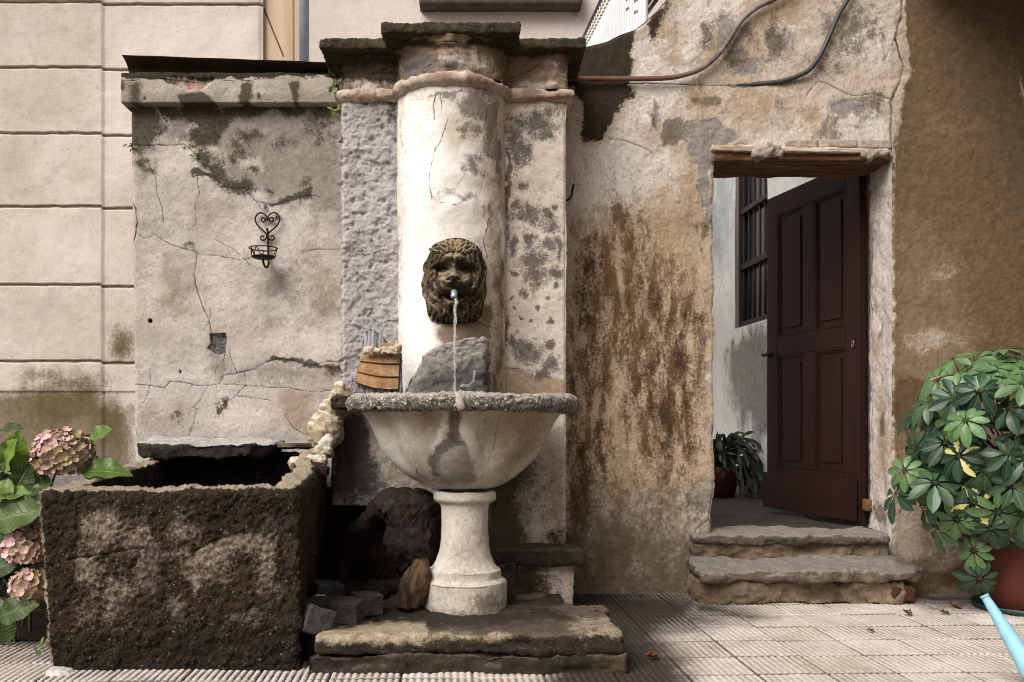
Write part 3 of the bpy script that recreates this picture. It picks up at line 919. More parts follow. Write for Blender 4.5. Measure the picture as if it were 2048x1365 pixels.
def wall_masks(px, py):
    q = np.stack([px, py, px * 0], 1)
    wx = px + fbm(q, 0.02, 4, 0.55, 21) * 16
    wy = py + fbm(q, 0.02, 4, 0.55, 24) * 16
    fx = px + fbm(q, 0.06, 4, 0.6, 26) * 6
    fy = py + fbm(q, 0.06, 4, 0.6, 28) * 6
    A = {}
    A['crack'] = cracks(px, py, CWC, 5)
    right = polym(fx, fy, [(1812, -400), (1812, 40), (1814, 100), (1822, 140), (1806, 190), (1800, 230), (1796, 262), (1792, 300), (1787, 345), (1787, 1190), (1740, 1240), (2700, 1300), (2700, -400)], 13)
    A['right'] = right
    A['black'] = mx(polym(fx, fy, [(1090, 60), (1200, 76), (1250, 58), (1272, 52), (1268, 90), (1262, 140), (1258, 160), (1268, 192), (1240, 214), (1224, 240), (1214, 262), (1204, 282), (1166, 284), (1163, 270), (1168, 220), (1148, 175), (1090, 170)], 7),
                    polym(fx, fy, [(1290, 45), (1345, -12), (1338, 20), (1325, 50), (1308, 78), (1296, 70)], 10) * 0.85, blob(fx, fy, 1210, 165, 40, 10) * 0.3)
    A['white'] = mx(polym(wx, wy, [(1275, 90), (1330, 20), (1420, -40), (1500, -60), (1480, 40), (1390, 120), (1380, 215), (1310, 225), (1280, 300), (1420, 330), (1420, 420), (1140, 420), (1150, 290), (1220, 285), (1262, 215)], 22),
                    blob(wx, wy, 1640, 250, 110, 40) * 0.8, blob(wx, wy, 1735, 265, 55, 35), blob(wx, wy, 1560, 285, 60, 24) * 0.9, blob(wx, wy, 1740, 105, 60, 50) * 0.75, blob(wx, wy, 1220, 480, 70, 60) * 0.7,
                    blob(wx, wy, 1590, 60, 40, 50) * 0.7, blob(wx, wy, 1330, 560, 40, 40) * 0.6, blob(wx, wy, 1240, 800, 30, 60) * 0.75, blob(wx, wy, 1210, 1010, 18, 60) * 0.8)
    A['ochre'] = mx(blob(wx, wy, 1470, 90, 60, 60) * 0.8, blob(wx, wy, 1560, 20, 60, 40) * 0.9, blob(wx, wy, 1400, 195, 30, 24), blob(wx, wy, 1520, 205, 60, 40) * 0.8, blob(wx, wy, 1610, 240, 40, 40) * 0.7,
                    blob(wx, wy, 1340, 60, 26, 50) * 0.8, polym(wx, wy, [(1145, 480), (1425, 330), (1425, 960), (1145, 1000)], 60), blob(wx, wy, 1390, 400, 40, 90) * 0.9, blob(wx, wy, 1400, 930, 30, 40), blob(wx, wy, 1350, 130, 30, 20) * 0.7)
    A['grey'] = mx(polym(wx, wy, [(1376, 245), (1440, 238), (1476, 262), (1480, 285), (1424, 290), (1424, 480), (1408, 400), (1392, 330), (1372, 300)], 10), blob(wx, wy, 1450, 70, 45, 50) * 0.85, blob(wx, wy, 1500, 130, 40, 30) * 0.8,
                   blob(wx, wy, 1700, 225, 50, 26) * 0.9, blob(wx, wy, 1560, 90, 30, 50) * 0.8, blob(wx, wy, 1415, 1000, 50, 60) * 0.8, blob(wx, wy, 1316, 225, 9, 26) * 0.9, blob(wx, wy, 1410, 700, 12, 200) * 0.6)
    A['mottle'] = mx(polym(wx, wy, [(1318, 300), (1322, 262), (1340, 234), (1360, 230), (1374, 242), (1372, 275), (1352, 295)], 8), blob(wx, wy, 1545, 85, 22, 38) * 0.9, blob(wx, wy, 1405, 70, 10, 40) * 0.9, blob(wx, wy, 1470, 110, 40, 30) * 0.8,
                     blob(wx, wy, 1500, 60, 20, 30) * 0.8, blob(wx, wy, 1700, 60, 70, 70) * 0.7, blob(wx, wy, 1660, 260, 26, 14) * 0.9, blob(wx, wy, 1420, 205, 14, 12), blob(wx, wy, 1395, 200, 8, 10) * 0.9, blob(wx, wy, 1312, 240, 6, 18) * 0.9,
                     blob(wx, wy, 1405, 470, 10, 50) * 0.8, blob(wx, wy, 1405, 660, 14, 60) * 0.75, blob(wx, wy, 1640, 130, 50, 40) * 0.6, blob(wx, wy, 1740, 200, 30, 30) * 0.7)
    A['brown'] = mx(polym(wx, wy, [(1150, 560), (1180, 500), (1240, 400), (1290, 470), (1300, 560), (1345, 520), (1400, 640), (1390, 900), (1330, 960), (1260, 880), (1240, 740), (1200, 900), (1150, 940)], 44), blob(wx, wy, 1320, 800, 70, 120), blob(wx, wy, 1310, 600, 26, 90),
                    blob(wx, wy, 1195, 600, 24, 110), blob(wx, wy, 1165, 1000, 20, 120) * 0.9, blob(wx, wy, 1300, 720, 50, 60) * 0.95, blob(wx, wy, 1200, 480, 30, 60) * 0.8, blob(wx, wy, 1160, 760, 26, 120) * 0.9, blob(wx, wy, 1255, 620, 12, 160) * 0.8,
                    blob(wx, wy, 1200, 860, 6, 130) * 0.9, blob(wx, wy, 1800, 820, 50, 50) * 0.0)
    A['wash'] = mx(polym(wx, wy, [(1140, 420), (1425, 420), (1425, 960), (1330, 1000), (1240, 940), (1140, 980)], 40) * 0.42, blob(wx, wy, 1215, 1040, 40, 90) * 0.5)
    A['burn'] = mx(polym(wx, wy, [(1270, 640), (1390, 640), (1410, 900), (1300, 960), (1240, 800)], 40) * 0.46, blob(wx, wy, 1320, 800, 50, 110) * 0.62, blob(wx, wy, 1290, 560, 30, 70) * 0.55, blob(wx, wy, 1180, 600, 30, 120) * 0.5, blob(wx, wy, 1165, 900, 24, 160) * 0.55, blob(wx, wy, 1200, 880, 8, 110) * 0.7)
    A['foot'] = mx(polym(wx, wy, [(1090, 950), (1230, 985), (1330, 1000), (1425, 1030), (1425, 1300), (1090, 1300)], 110), polym(wx, wy, [(1090, 1110), (1425, 1120), (1425, 1300), (1090, 1300)], 50))
    wl = mx(polym(wx, wy, [(1787, 600), (1950, 640), (1930, 760), (2060, 780), (2060, 1300), (1787, 1300)], 60), blob(wx, wy, 1850, 560, 80, 80) * 0.8, blob(wx, wy, 1830, 480, 50, 60) * 0.6, blob(wx, wy, 1900, 250, 60, 40) * 0.55)
    A['rlight'] = wl * smooth(right, 0.3, 0.6)
    A['rpale'] = mx(blob(wx, wy, 1810, 1080, 40, 90), blob(wx, wy, 1860, 680, 50, 16) * 0.9, blob(wx, wy, 1900, 1080, 60, 60) * 0.8, polym(fx, fy, [(1787, 20), (1812, 20), (1822, 130), (1806, 190), (1800, 260), (1783, 300), (1778, 200)], 6) * 0.95,
                    blob(wx, wy, 1890, 545, 40, 14) * 0.6, blob(wx, wy, 1840, 980, 40, 80) * 0.7, blob(wx, wy, 2047, 190, 6, 26) * 1.0)
    A['drip'] = mx(polym(wx, wy, [(1790, 766), (1820, 752), (1850, 762), (1868, 800), (1880, 850), (1850, 850), (1840, 900), (1815, 880), (1796, 840)], 14), blob(wx, wy, 1880, 1160, 90, 24), blob(wx, wy, 1800, 820, 10, 40)) * smooth(right, 0.3, 0.6)
    for k in ('brown', 'wash', 'burn', 'ochre', 'foot', 'mottle', 'grey', 'white'):
        A[k] = A[k] * (1 - smooth(right, 0.4, 0.6))
    return A


def top_y(px):
    return np.interp(px, [1060, 1090, 1175, 1213, 1240, 1269, 1290, 1310, 1330, 1345, 1380, 1402], [98, 95, 91, 82, 68, 58, 43, 24, 2, -20, -105, -196])


def make_courtyard_wall():
    g = Geo()
    xs = np.concatenate([np.arange(1090, 1428, 1.9), [1428, 1429.2], np.arange(1431, 1783, 1.9), [1783.8, 1785], np.arange(1786.5, 2060, 1.9), np.arange(2064, 2700, 12)])
    ys = np.concatenate([np.linspace(-196, -10, 40), np.arange(-8, 316, 1.9), [316.6, 318], np.arange(319.5, 1191, 1.9), [1195]])
    X, Yp = np.meshgrid(xs, ys)
    px, py = X.ravel(), Yp.ravel()
    ty = top_y(px)
    f = np.clip((240 - py) / (240 + 196), 0, 1)
    py = np.where(py < 240, 240 - f * (240 - ty), py)
    A = wall_masks(px, py)
    q = np.stack([px, py, px * 0], 1) * 0.0026
    sm = 1 - 0.7 * smooth(A['right'], 0.4, 0.6)
    d = fbm(q, 3, 4, 0.5, 41) * 0.009 * sm + fbm(q, 14, 4, 0.55, 42) * 0.0032 * sm + fbm(q, 60, 3, 0.6, 43) * 0.0016 + A['right'] * 0.006
    d += smooth(A['grey'], 0.45, 0.6) * 0.003 + smooth(1.1 - A['crack'], 0, 1) * 0.006 - smooth(A['black'], 0.4, 0.6) * 0.003
    d += (A['right'] > 0.5) * 0.006 * smooth(py, -200, 330) * 0
    dtop = py - ty
    d += (1 - smooth(dtop, 0, 9)) * 0.02
    # worn edges round the doorway
    ed = np.maximum(np.maximum(1428 - px, px - 1785), np.maximum(318 - py, 0))
    d += (1 - smooth(ed, 0, 6)) * (0.006 + 0.008 * np.abs(fbm(q, 18, 3, 0.6, 44)))
    jx = fbm(np.stack([q[:, 1] * 0 + 3, q[:, 1], q[:, 1] * 0], 1), 9, 4, 0.6, 45) * 0.010 * (1 - smooth(np.abs(px - 1428), 0, 30)) + (1 - smooth(np.abs(px - 1428), 0, 18)) * np.where(py > 960, -0.022 * smooth(py, 960, 1040), 0)
    V = np.stack([(px - CX) * YW / F + jx, YW + d, EYE - (py - HY) * YW / F], 1)
    Fq = gridf(len(xs), len(ys))
    cxm, cym = px[Fq].mean(1), py[Fq].mean(1)
    keep = ~((cxm > 1428) & (cxm < 1785) & (cym > 318))
    g.add(V, Fq[keep], **A)
    # jambs
    for side, xj in ((0, 1428), (1, 1785)):
        us = np.concatenate([[0, 0.003, 0.008], np.arange(0.013, 0.34, 0.007)])
        zs = EYE - (np.arange(312, 1120, 2.4) - HY) * YW / F
        U, Z = np.meshgrid(us, zs)
        u, z = U.ravel(), Z.ravel()
        pj = HY - (z - EYE) * F / YW
        q = np.stack([np.full(u.shape, 3.0 + side), u, z], 1)
        x = np.full(u.shape, (xj - CX) * YW / F) + fbm(q, 12, 4, 0.55, 46) * 0.006 * smooth(u, 0, 0.03) + (0.012 * smooth(u, 0.25, 0.32) if side else 0)
        if side == 0:
            qz = (pj - 0) * 0.0026
            x += fbm(np.stack([qz * 0 + 3, qz, qz * 0], 1), 9, 4, 0.6, 45) * 0.010 + np.where(pj > 960, -0.022 * smooth(pj, 960, 1040), 0)
        V = np.stack([x, YW + 0.008 + u, z], 1)
        Aj = {k: np.zeros(len(u)) for k in ATTR}
        Aj['crack'] = cracks(u * 400, pj, [(1.0, [(30, 1000), (40, 1040), (20, 1060)]), (1.5, [(95, 300), (97, 600), (92, 1060)])], 6)
        Aj['white'] = np.full(u.shape, 0.85)  # jambs whitened in colour to stand for light falling on them
        Aj['ochre'] = mx(blob(u, pj, 0.10, 880, 0.08, 110), blob(u, pj, 0.2, 700, 0.08, 60) * 0.7) * 0.9
        Aj['mottle'] = mx(blob(u, pj, 0.11, 850, 0.03, 24), blob(u, pj, 0.30, 800, 0.03, 260) * 0.8, blob(u, pj, 0.13, 1035, 0.1, 24) * 0.9)
        Aj['grey'] = blob(u, pj, 0.26, 500, 0.06, 200) * 0.6
        g.add(V, gridf(len(us), len(zs)), **Aj)
    # soffit strip behind the lintel and top surface of the curved edge
    tx = np.arange(1090, 1700, 6.0)
    tz = EYE - (np.minimum(top_y(tx), 400) - HY) * YW / F
    a = np.stack([(tx - CX) * YW / F, np.full(tx.shape, YW + 0.018), tz], 1)
    c = a.copy()
    c[:, 1] = YW + 0.36
    g.add(np.stack([a, c], 1).reshape(-1, 3), gridf(2, len(tx)), crack=9.0, black=0.4, white=0.5)
    # solid core behind the render
    for (x0, x1, y0, y1) in ((1095, 1426, 1195, 105), (1787, 2690, 1195, -190), (1426, 1787, 314, -190), (1410, 1426, 105, -190)):
        a, c = P(x0, y0, YW), P(x1, y1, YW)
        V, Fq = rbox((a.x, YW + 0.05, a.z), (c.x, YW + 0.35, c.z), 0.001, 0.6)
        g.add(V, Fq, crack=9.0, grey=0.6)
    return g


make_courtyard_wall().build('wall_face', m_wall, cw)

# timber lintel, laths, mortar and bricks over the doorway
m_timber = NB('old bare timber', 0.85)
c_ = m_timber.mix(m_timber.step(m_timber.noise(10, 8, 0.7, m_timber.vec(0.25, 3, 4)), 0.35, 0.68), S(96, 60, 32, 0.5), S(160, 122, 86, 0.62))
c_ = m_timber.mix(m_timber.step(m_timber.noise(30, 6, 0.7, m_timber.vec(0.15, 3, 6)), 0.56, 0.7), c_, S(70, 42, 22, 0.45))
m_timber.bump(m_timber.noise(24, 8, 0.7, m_timber.vec(0.15, 3, 6)), 0.9, 0.008)
m_timber = m_timber.color(c_)
m_lath = NB('bleached lath', 0.85)
c_ = m_lath.mix(m_lath.step(m_lath.noise(26, 8, 0.7, m_lath.vec(0.2, 3, 5)), 0.4, 0.66), S(222, 204, 184, 0.82), S(150, 116, 84, 0.6))
m_lath.bump(m_lath.noise(30, 8, 0.7, m_lath.vec(0.15, 3, 6)), 0.8, 0.006)
m_lath = m_lath.color(c_)
lin = rbox(P(1431, 322, YW - 0.004) , P(1781, 302, YW - 0.004) + Vector((0, 0.34, 0)), 0.006, 0.012, 0.006, 12, fine=0.002)
obj('timber_lintel', *lin, m_timber, cw)
for (x0, x1, y0, y1, sd) in ((1424, 1512, 301, 289, 1), (1562, 1778, 304, 294, 2)):
    V, Fq = rbox(P(x0, y0, YW - 0.028), P(x1, y1, YW - 0.028) + Vector((0, 0.06, 0)), 0.003, 0.009, 0.004, 14, seed=sd, fine=0.0015)
    V[:, 2] += (V[:, 0] - V[:, 0].min()) * -0.012
    obj('lath', V, Fq, m_lath, cw)
m_mortar = stone('crumbling mortar', S(212, 196, 180, 0.8), S(176, 160, 144, 0.7), S(196, 176, 158, 0.75), scale=20, bump=0.9)
for (x0, x1, y0, y1, sd, pr) in ((1508, 1571, 314, 287, 1, 0.05), (1722, 1782, 318, 299, 2, 0.03)):
    V, Fq = rbox(P(x0, y0, YW - pr), P(x1, y1, YW - pr) + Vector((0, pr + 0.04, 0)), 0.024, 0.005, 0.016, 22, seed=sd, fine=0.004)
    obj('mortar_lump', V, Fq, m_mortar, cw)
for (x0, x1, y0, y1, sd) in ((1571, 1636, 296, 279, 3), (1640, 1716, 295, 278, 4), (1719, 1784, 297, 279, 5)):
    V, Fq = rbox(P(x0, y0, YW - 0.012), P(x1, y1, YW - 0.012) + Vector((0, 0.06, 0)), 0.01, 0.006, 0.007, 20, seed=sd, fine=0.002)
    obj('mortar_brick', V, Fq, m_mortar, cw)
# overhang slab over the right-hand corner, unseen above the frame, sized to shade the top of the wall
m_slab = plain('rendered balcony slab', S(150, 120, 88, 0.5), 0.9)
V, Fq = rbox((P(1800, 0, YW).x, 2.75, 3.26), (6.5, 4.78, 3.44), 0.01, 0.3)
tag(obj('overhang', V, Fq, m_slab), 'unseen balcony slab jutting from the courtyard wall above the potted plant', 'overhang')

# ------------------------------------------------------------------ door, steps, passage
hinge, free = P(1727, 1046, 5.10), P(1541, 1017, 6.03)
dv = (free - hinge)
DW = math.hypot(dv.x, dv.y)
dang = math.atan2(dv.y, dv.x)
DZ, DH = 0.345, 2.01
door = thing('wooden_door', 'dark red-brown panelled wooden door standing open into the passage', 'door', (hinge.x, hinge.y, DZ))
m_door = NB('dark red-brown paint', 0.55, 0.3)
c_ = m_door.mix(m_door.step(m_door.noise(6, 6, 0.6, m_door.vec(3, 3, 0.4)), 0.3, 0.7), S(38, 11, 3, 0.56), S(52, 18, 5, 0.58))
c_ = m_door.mix(m_door.step(m_door.noise(60, 5, 0.7), 0.62, 0.75, 0, 0.5), c_, S(84, 52, 34, 0.6))
m_door.bump(m_door.noise(30, 6, 0.6, m_door.vec(3, 3, 0.3)), 0.25, 0.004)
m_door = m_door.color(c_)


def on_door(V):
    V = np.asarray(V, float)
    c, s = math.cos(dang), math.sin(dang)
    return np.stack([hinge.x + V[:, 0] * c - V[:, 1] * s, hinge.y + V[:, 0] * s + V[:, 1] * c, DZ + V[:, 2]], 1)


# local door axes: x from hinge to free edge, y>0 faces the camera side, z up
V, Fq = rbox((0, -0.02, 0), (DW, 0.012, DH), 0.002, 0.2)
obj('door_leaf', on_door(V), Fq, m_door, door, None, False)
stl = 0.125
g = Geo()
for (x0, x1, z0, z1) in ((0, stl, 0, DH), (DW - stl, DW, 0, DH), (stl, DW - stl, 0, 0.27), (stl, DW - stl, 0.98, 1.10), (stl, DW - stl, DH - 0.13, DH), (DW / 2 - 0.055, DW / 2 + 0.055, 0.27, 0.98), (DW / 2 - 0.055, DW / 2 + 0.055, 1.10, DH - 0.13)):
    V, Fq = rbox((x0 + 0.0006, 0.0121, z0 + 0.0006), (x1 - 0.0006, 0.027, z1 - 0.0006), 0.004, 0.2)
    g.add(on_door(V), Fq)
g.build('frame', m_door, door, False)
for (z0, z1) in ((0.27, 0.98), (1.10, DH - 0.13)):
    for (x0, x1) in ((stl, DW / 2 - 0.055), (DW / 2 + 0.055, DW - stl)):
        g = Geo()
        for k, ins in enumerate((0.0, 0.012)):
            for (a, b_, c_, d_) in ((x0 + ins, x1 - ins, z0 + ins, z0 + ins + 0.012), (x0 + ins, x1 - ins, z1 - ins - 0.012, z1 - ins), (x0 + ins, x0 + ins + 0.012, z0 + ins + 0.012, z1 - ins - 0.012), (x1 - ins - 0.012, x1 - ins, z0 + ins + 0.012, z1 - ins - 0.012)):
                V, Fq = rbox((a, 0.0122, c_), (b_, 0.024 - k * 0.006, d_), 0.003, 0.3)
                g.add(on_door(V), Fq)
        V, Fq = rbox((x0 + 0.05, 0.0122, z0 + 0.05), (x1 - 0.05, 0.022, z1 - 0.05), 0.006, 0.3)
        g.add(on_door(V), Fq)
        g.build('panel', m_door, door, False)
V, Fq = rbox((0.005, 0.0325, 0.004), (DW + 0.02, 0.05, 0.235), 0.008, 0.2)
obj('kick_board', on_door(V), Fq, m_door, door, None, False)
m_iron = plain('rusty dark iron', S(58, 40, 28, 0.5), 0.7, 0.3, var=0.35, scale=40)
V, Fq = rbox((DW - 0.07, 0.033, 0.985), (DW + 0.028, 0.05, 1.005), 0.004, 0.02)
obj('latch', on_door(V), Fq, m_iron, door)
m_brass = plain('worn brass', S(150, 136, 112, 0.6), 0.5, 0.4, var=0.2)
a = np.linspace(0, 2 * math.pi, 17)
V, Fq = tube(np.stack([0.045 + 0.010 * np.cos(a), np.full(17, 0.036), 0.99 + 0.018 * np.sin(a)], 1), 0.0035, 6)
obj('keyhole_ring', on_door(V), Fq, m_brass, door)
V, Fq = rbox(P(1733, 1024, 5.05), P(1748, 1000, 5.05) + Vector((0, 0.08, 0)), 0.004, 0.012, 0.003, 20)
obj('hinge_block', V, Fq, m_timber, door)

# steps
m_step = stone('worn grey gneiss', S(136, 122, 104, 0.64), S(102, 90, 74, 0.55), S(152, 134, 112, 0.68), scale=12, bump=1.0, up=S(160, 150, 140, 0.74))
m_riser = stone('crumbly riser render', S(158, 136, 110, 0.66), S(124, 102, 78, 0.56), S(176, 152, 126, 0.7), scale=9, bump=1.0)
steps = thing('stone_steps', 'two worn grey stone steps below the doorway', 'steps', P(1600, 1200, 4.6))


def tread_warp(sd, slope):
    def f(q):
        q = q.copy()
        fr = q[:, 1].min()
        dep = q[:, 1] - fr
        q[:, 2] += dep * slope
        q[:, 1] += (1 - smooth(dep, 0, 0.12)) * fbm(q * np.array([1, 0, 0.2]), 3.5, 4, 0.6, sd) * 0.028
        q[:, 2] += fbm(q * np.array([1, 1, 0]), 4, 3, 0.5, sd + 1) * 0.008 * (q[:, 2] > q[:, 2].mean())
        return q
    return f


def lower_tread_warp(q):
    q = tread_warp(51, 0.14)(q)
    t = smooth(q[:, 0], 2.0, 2.24)
    q[:, 1] += t * t * 0.10 * (1 - smooth(q[:, 1], 4.45, 4.8))
    q[:, 2] -= smooth(q[:, 0], 2.1, 2.25) * 0.012
    return q


a, c = P(1388, 0, 4.5), P(1862, 0, 4.5)
V, Fq = rbox((a.x + 0.02, 4.47, 0.112), (c.x, 4.80, 0.168), 0.026, 0.0075, 0.012, 9, 5, 52, 0.003, 45, lower_tread_warp)
obj('tread', flake(V, Fq, 9, 0.010, 58), Fq, m_step, steps)
V, Fq = rbox((a.x + 0.03, 4.515, 0.0), (P(1815, 0, 4.5).x, 4.80, 0.125), 0.02, 0.008, 0.018, 8, 5, 53, 0.004, 40)
obj('riser', flake(V, Fq, 8, 0.020, 59, 1.5), Fq, m_riser, steps)
m_brick = stone('red brick patch', S(120, 66, 48, 0.55), S(96, 52, 38, 0.5), scale=16, bump=0.8)
V, Fq = rbox(P(1785, 1207, 4.515), P(1838, 1176, 4.505) + Vector((0, 0.12, 0)), 0.014, 0.007, 0.012, 12, 4, 54, 0.003)
obj('brick_patch', V, Fq, m_brick, steps)
a, c = P(1384, 0, 4.72), P(1778, 0, 4.72)
V, Fq = rbox((a.x, 4.70, 0.268), (c.x, 5.05, 0.322), 0.024, 0.0075, 0.012, 9, 5, 61, 0.003, 45, tread_warp(62, 0.02))
obj('tread', flake(V, Fq, 9, 0.010, 58), Fq, m_step, steps)
V, Fq = rbox((a.x + 0.01, 4.735, 0.10), (c.x + 0.01, 5.0, 0.285), 0.02, 0.008, 0.02, 7, 5, 63, 0.004, 40)
V[:, 1] += polym(*to_px(V), [(1590, 1080), (1700, 1070), (1695, 1100), (1640, 1112), (1600, 1105)], 10) * 0.03
obj('riser', flake(V, Fq, 8, 0.020, 59, 1.5), Fq, m_riser, steps)

# passage behind the doorway
m_pfloor = stone('dark passage paving', S(104, 96, 88, 0.5), S(78, 70, 62, 0.42), scale=5, bump=0.4, rough_=0.6)
V, Fq = rbox((1.02, 5.04, 0.20), (2.6, 11.5, 0.318), 0.003, 0.05, 0.006, 6)
tag(obj('passage_floor', V, Fq, m_pfloor), kind='structure')


def pw_pt(px_, z):
    """point on the passage wall seen at px, height z"""
    t = (px_ - CX) / F
    A0, A1 = np.array([(1535 - CX) * 6.96 / F, 6.96]), np.array([(1470 - CX) * 7.69 / F, 7.69])
    d = A1 - A0
    s = (t * A0[1] - A0[0]) / (d[0] - t * d[1])
    return A0 + d * s


m_white = plaster('flaking whitewash', S(232, 234, 232, 0.92), S(220, 220, 216, 0.9), [
    ('damp', S(150, 148, 142, 0.7), S(112, 108, 102, 0.6), dict(nscale=9, amp=0.9, edge=0.22, op=0.85, streak=2.5)),
    ('blue', S(128, 150, 160, 0.75), S(160, 176, 182, 0.8), dict(nscale=6, amp=0.8, edge=0.3, op=0.7)),
    ('grime_shade', S(92, 84, 74, 0.5), S(60, 52, 44, 0.45), dict(nscale=14, amp=0.8, edge=0.25, op=0.85))], speck=0.1, lump=0.25, crack=False)
pwall = thing('passage_wall', 'whitewashed passage side wall seen through the doorway, with a barred dark window', 'wall', (2.1, 7, 0.3))
A0, A1 = pw_pt(1700, 0), pw_pt(1400, 0)
d = (A1 - A0) / np.linalg.norm(A1 - A0)
nrm = np.array([d[1], -d[0]])
if nrm[0] > 0:
    nrm = -nrm
L = np.linalg.norm(A1 - A0)
ss = np.arange(-0.2, L + 1.5, 0.014)
zs = np.concatenate([np.arange(0.2, 3.4, 0.014), np.arange(3.4, 4.4, 0.1)])
U, Z = np.meshgrid(ss, zs)
u, z = U.ravel(), Z.ravel()
V = np.stack([A0[0] + d[0] * u, A0[1] + d[1] * u, z], 1)
px, py = to_px(V)
w0, w1 = np.dot(pw_pt(1535, 0) - A0, d), np.dot(pw_pt(1470, 0) - A0, d)
q = np.stack([u, z, z * 0], 1)
off = fbm(q, 5, 4, 0.5, 71) * 0.006
V[:, :2] -= nrm * off[:, None]
Fq = gridf(len(ss), len(zs))
keep = ~((u[Fq].mean(1) > w0) & (u[Fq].mean(1) < w1) & (z[Fq].mean(1) > 1.688) & (z[Fq].mean(1) < 3.3))
wz = z + fbm(q, 3, 4, 0.6, 73) * 0.15
damp = mx(polym(px, py + fbm(q, 4, 4, 0.6, 72) * 30, [(1455, 690), (1550, 650), (1560, 800), (1530, 880), (1480, 830), (1455, 760)], 26), blob(px, py, 1490, 800, 16, 60) * 0.9, blob(px, py, 1535, 720, 14, 50) * 0.9)
A = dict(damp=damp, blue=mx(blob(px, py, 1432, 460, 20, 60), blob(px, py, 1445, 400, 24, 120) * 0.8), grime_shade=1 - smooth(wz, 0.32, 0.62))
obj('wall_face', V, Fq[keep], m_white, pwall, A)


def on_pw(V):
    """window-local (along wall, outwards, z) to world"""
    V = np.asarray(V, float)
    return np.stack([A0[0] + d[0] * V[:, 0] + nrm[0] * V[:, 1], A0[1] + d[1] * V[:, 0] + nrm[1] * V[:, 1], V[:, 2]], 1)


m_wframe = plain('dark window timber', S(34, 26, 26, 0.45), 0.5, var=0.2)
m_glass = plain('dark dusty pane', (0.016, 0.016, 0.02, 1), 0.12, spec=0.6, bump=0)
m_bar = plain('grey iron bar', S(70, 62, 60, 0.45), 0.6, 0.2)
g = Geo()
for (a, b_, c_, e_) in ((w0, w0 + 0.05, 1.688, 3.3), (w1 - 0.05, w1, 1.688, 3.3), (w0 + 0.05, w1 - 0.05, 1.688, 1.735), (w0 + 0.05, w1 - 0.05, 3.25, 3.3), (w0 + 0.05, w1 - 0.05, 2.16, 2.21), (w0 + 0.05, w1 - 0.05, 2.62, 2.66)):
    V, Fq = rbox((a + 0.0005, -0.10, c_ + 0.0005), (b_ - 0.0005, -0.03, e_ - 0.0005), 0.003, 0.4)
    g.add(on_pw(V), Fq)
wf = g.build('window', m_wframe, pwall, False)
V, Fq = rbox((w0 + 0.04, -0.085, 1.72), (w1 - 0.04, -0.078, 3.27), 0.001, 0.5)
obj('pane', on_pw(V), Fq, m_glass, wf, None, False)
V, Fq = rbox((w0 - 0.001, -0.30, 1.685), (w1 + 0.001, -0.12, 3.302), 0.001, 0.5)
obj('recess', on_pw(V), Fq, m_wframe, wf, None, False)
for k in range(6):
    x_ = w0 + 0.07 + k * (w1 - w0 - 0.14) / 5
    V, Fq = tube(on_pw(np.array([(x_, -0.052, z_) for z_ in np.linspace(1.70, 3.28, 5)])), 0.007, 6)
    obj('bar', V, Fq, m_bar, wf)
# far end of the passage
V, Fq = rbox((0.9, 11.4, 0.2), (4.2, 11.6, 4.4), 0.004, 0.2)
tag(obj('passage_end_wall', V, Fq, m_cream, None, dict(stain=np.zeros(len(V)))), 'plain cream wall closing the far end of the passage behind the doorway', 'wall')

# cables and iron hook on the wall
m_pipe = NB('galvanised conduit with rust', 0.5)
c_ = m_pipe.mix(m_pipe.step(m_pipe.noise(5, 6, 0.6), 0.42, 0.6), S(150, 144, 138, 0.6), S(110, 80, 62, 0.55))
c_ = m_pipe.mix(m_pipe.attr('rust'), c_, S(120, 78, 58, 0.6))
m_pipe = m_pipe.color(c_)
pts = catmull([P(x, y, YW - 0.03) for x, y in ((1120, 157), (1180, 158), (1240, 158), (1300, 158), (1352, 154), (1400, 139), (1432, 114), (1456, 84), (1474, 54), (1492, 32), (1520, 12), (1550, -2), (1590, -30), (1640, -80))], 8)
V, Fq = tube(pts, 0.0128, 14)
pxx, _ = to_px(V)
tag(obj('conduit', V, Fq, m_pipe, None, dict(rust=smooth(-pxx, -1420, -1330) * 0.85)), 'long grey conduit curving up from the capital across the stained wall, rusty at its left', 'conduit')
pts = catmull([P(x, y, YW - yy) for x, y, yy in ((1470, 171, -0.02), (1520, 168, -0.006), (1563, 163, 0.01), (1594, 153, 0.02), (1618, 140, 0.03), (1636, 118, 0.03), (1650, 92, 0.03), (1664, 60, 0.03), (1678, 28, 0.03), (1695, 0, 0.03), (1716, -40, 0.03))], 8)
V, Fq = tube(pts, 0.0125, 14)
m_cable = plain('dark grey sheathed pipe', S(96, 88, 84, 0.5), 0.5, var=0.25, scale=14)
tag(obj('conduit', V, Fq, m_cable), 'short dark pipe bending down into a rusty slot in the wall above the doorway', 'conduit')
pts = catmull([P(1126, 404, YW + 0.02), P(1130, 402, YW - 0.02), P(1138, 399, YW - 0.05), P(1143, 391, YW - 0.055), P(1145, 380, YW - 0.055), P(1147, 369, YW - 0.058)], 5)
V, Fq = tube(pts, 0.0055, 8)
tag(obj('iron_hook', V, Fq, m_iron), 'small bent black iron hook sticking out beside the pilaster', 'hook')

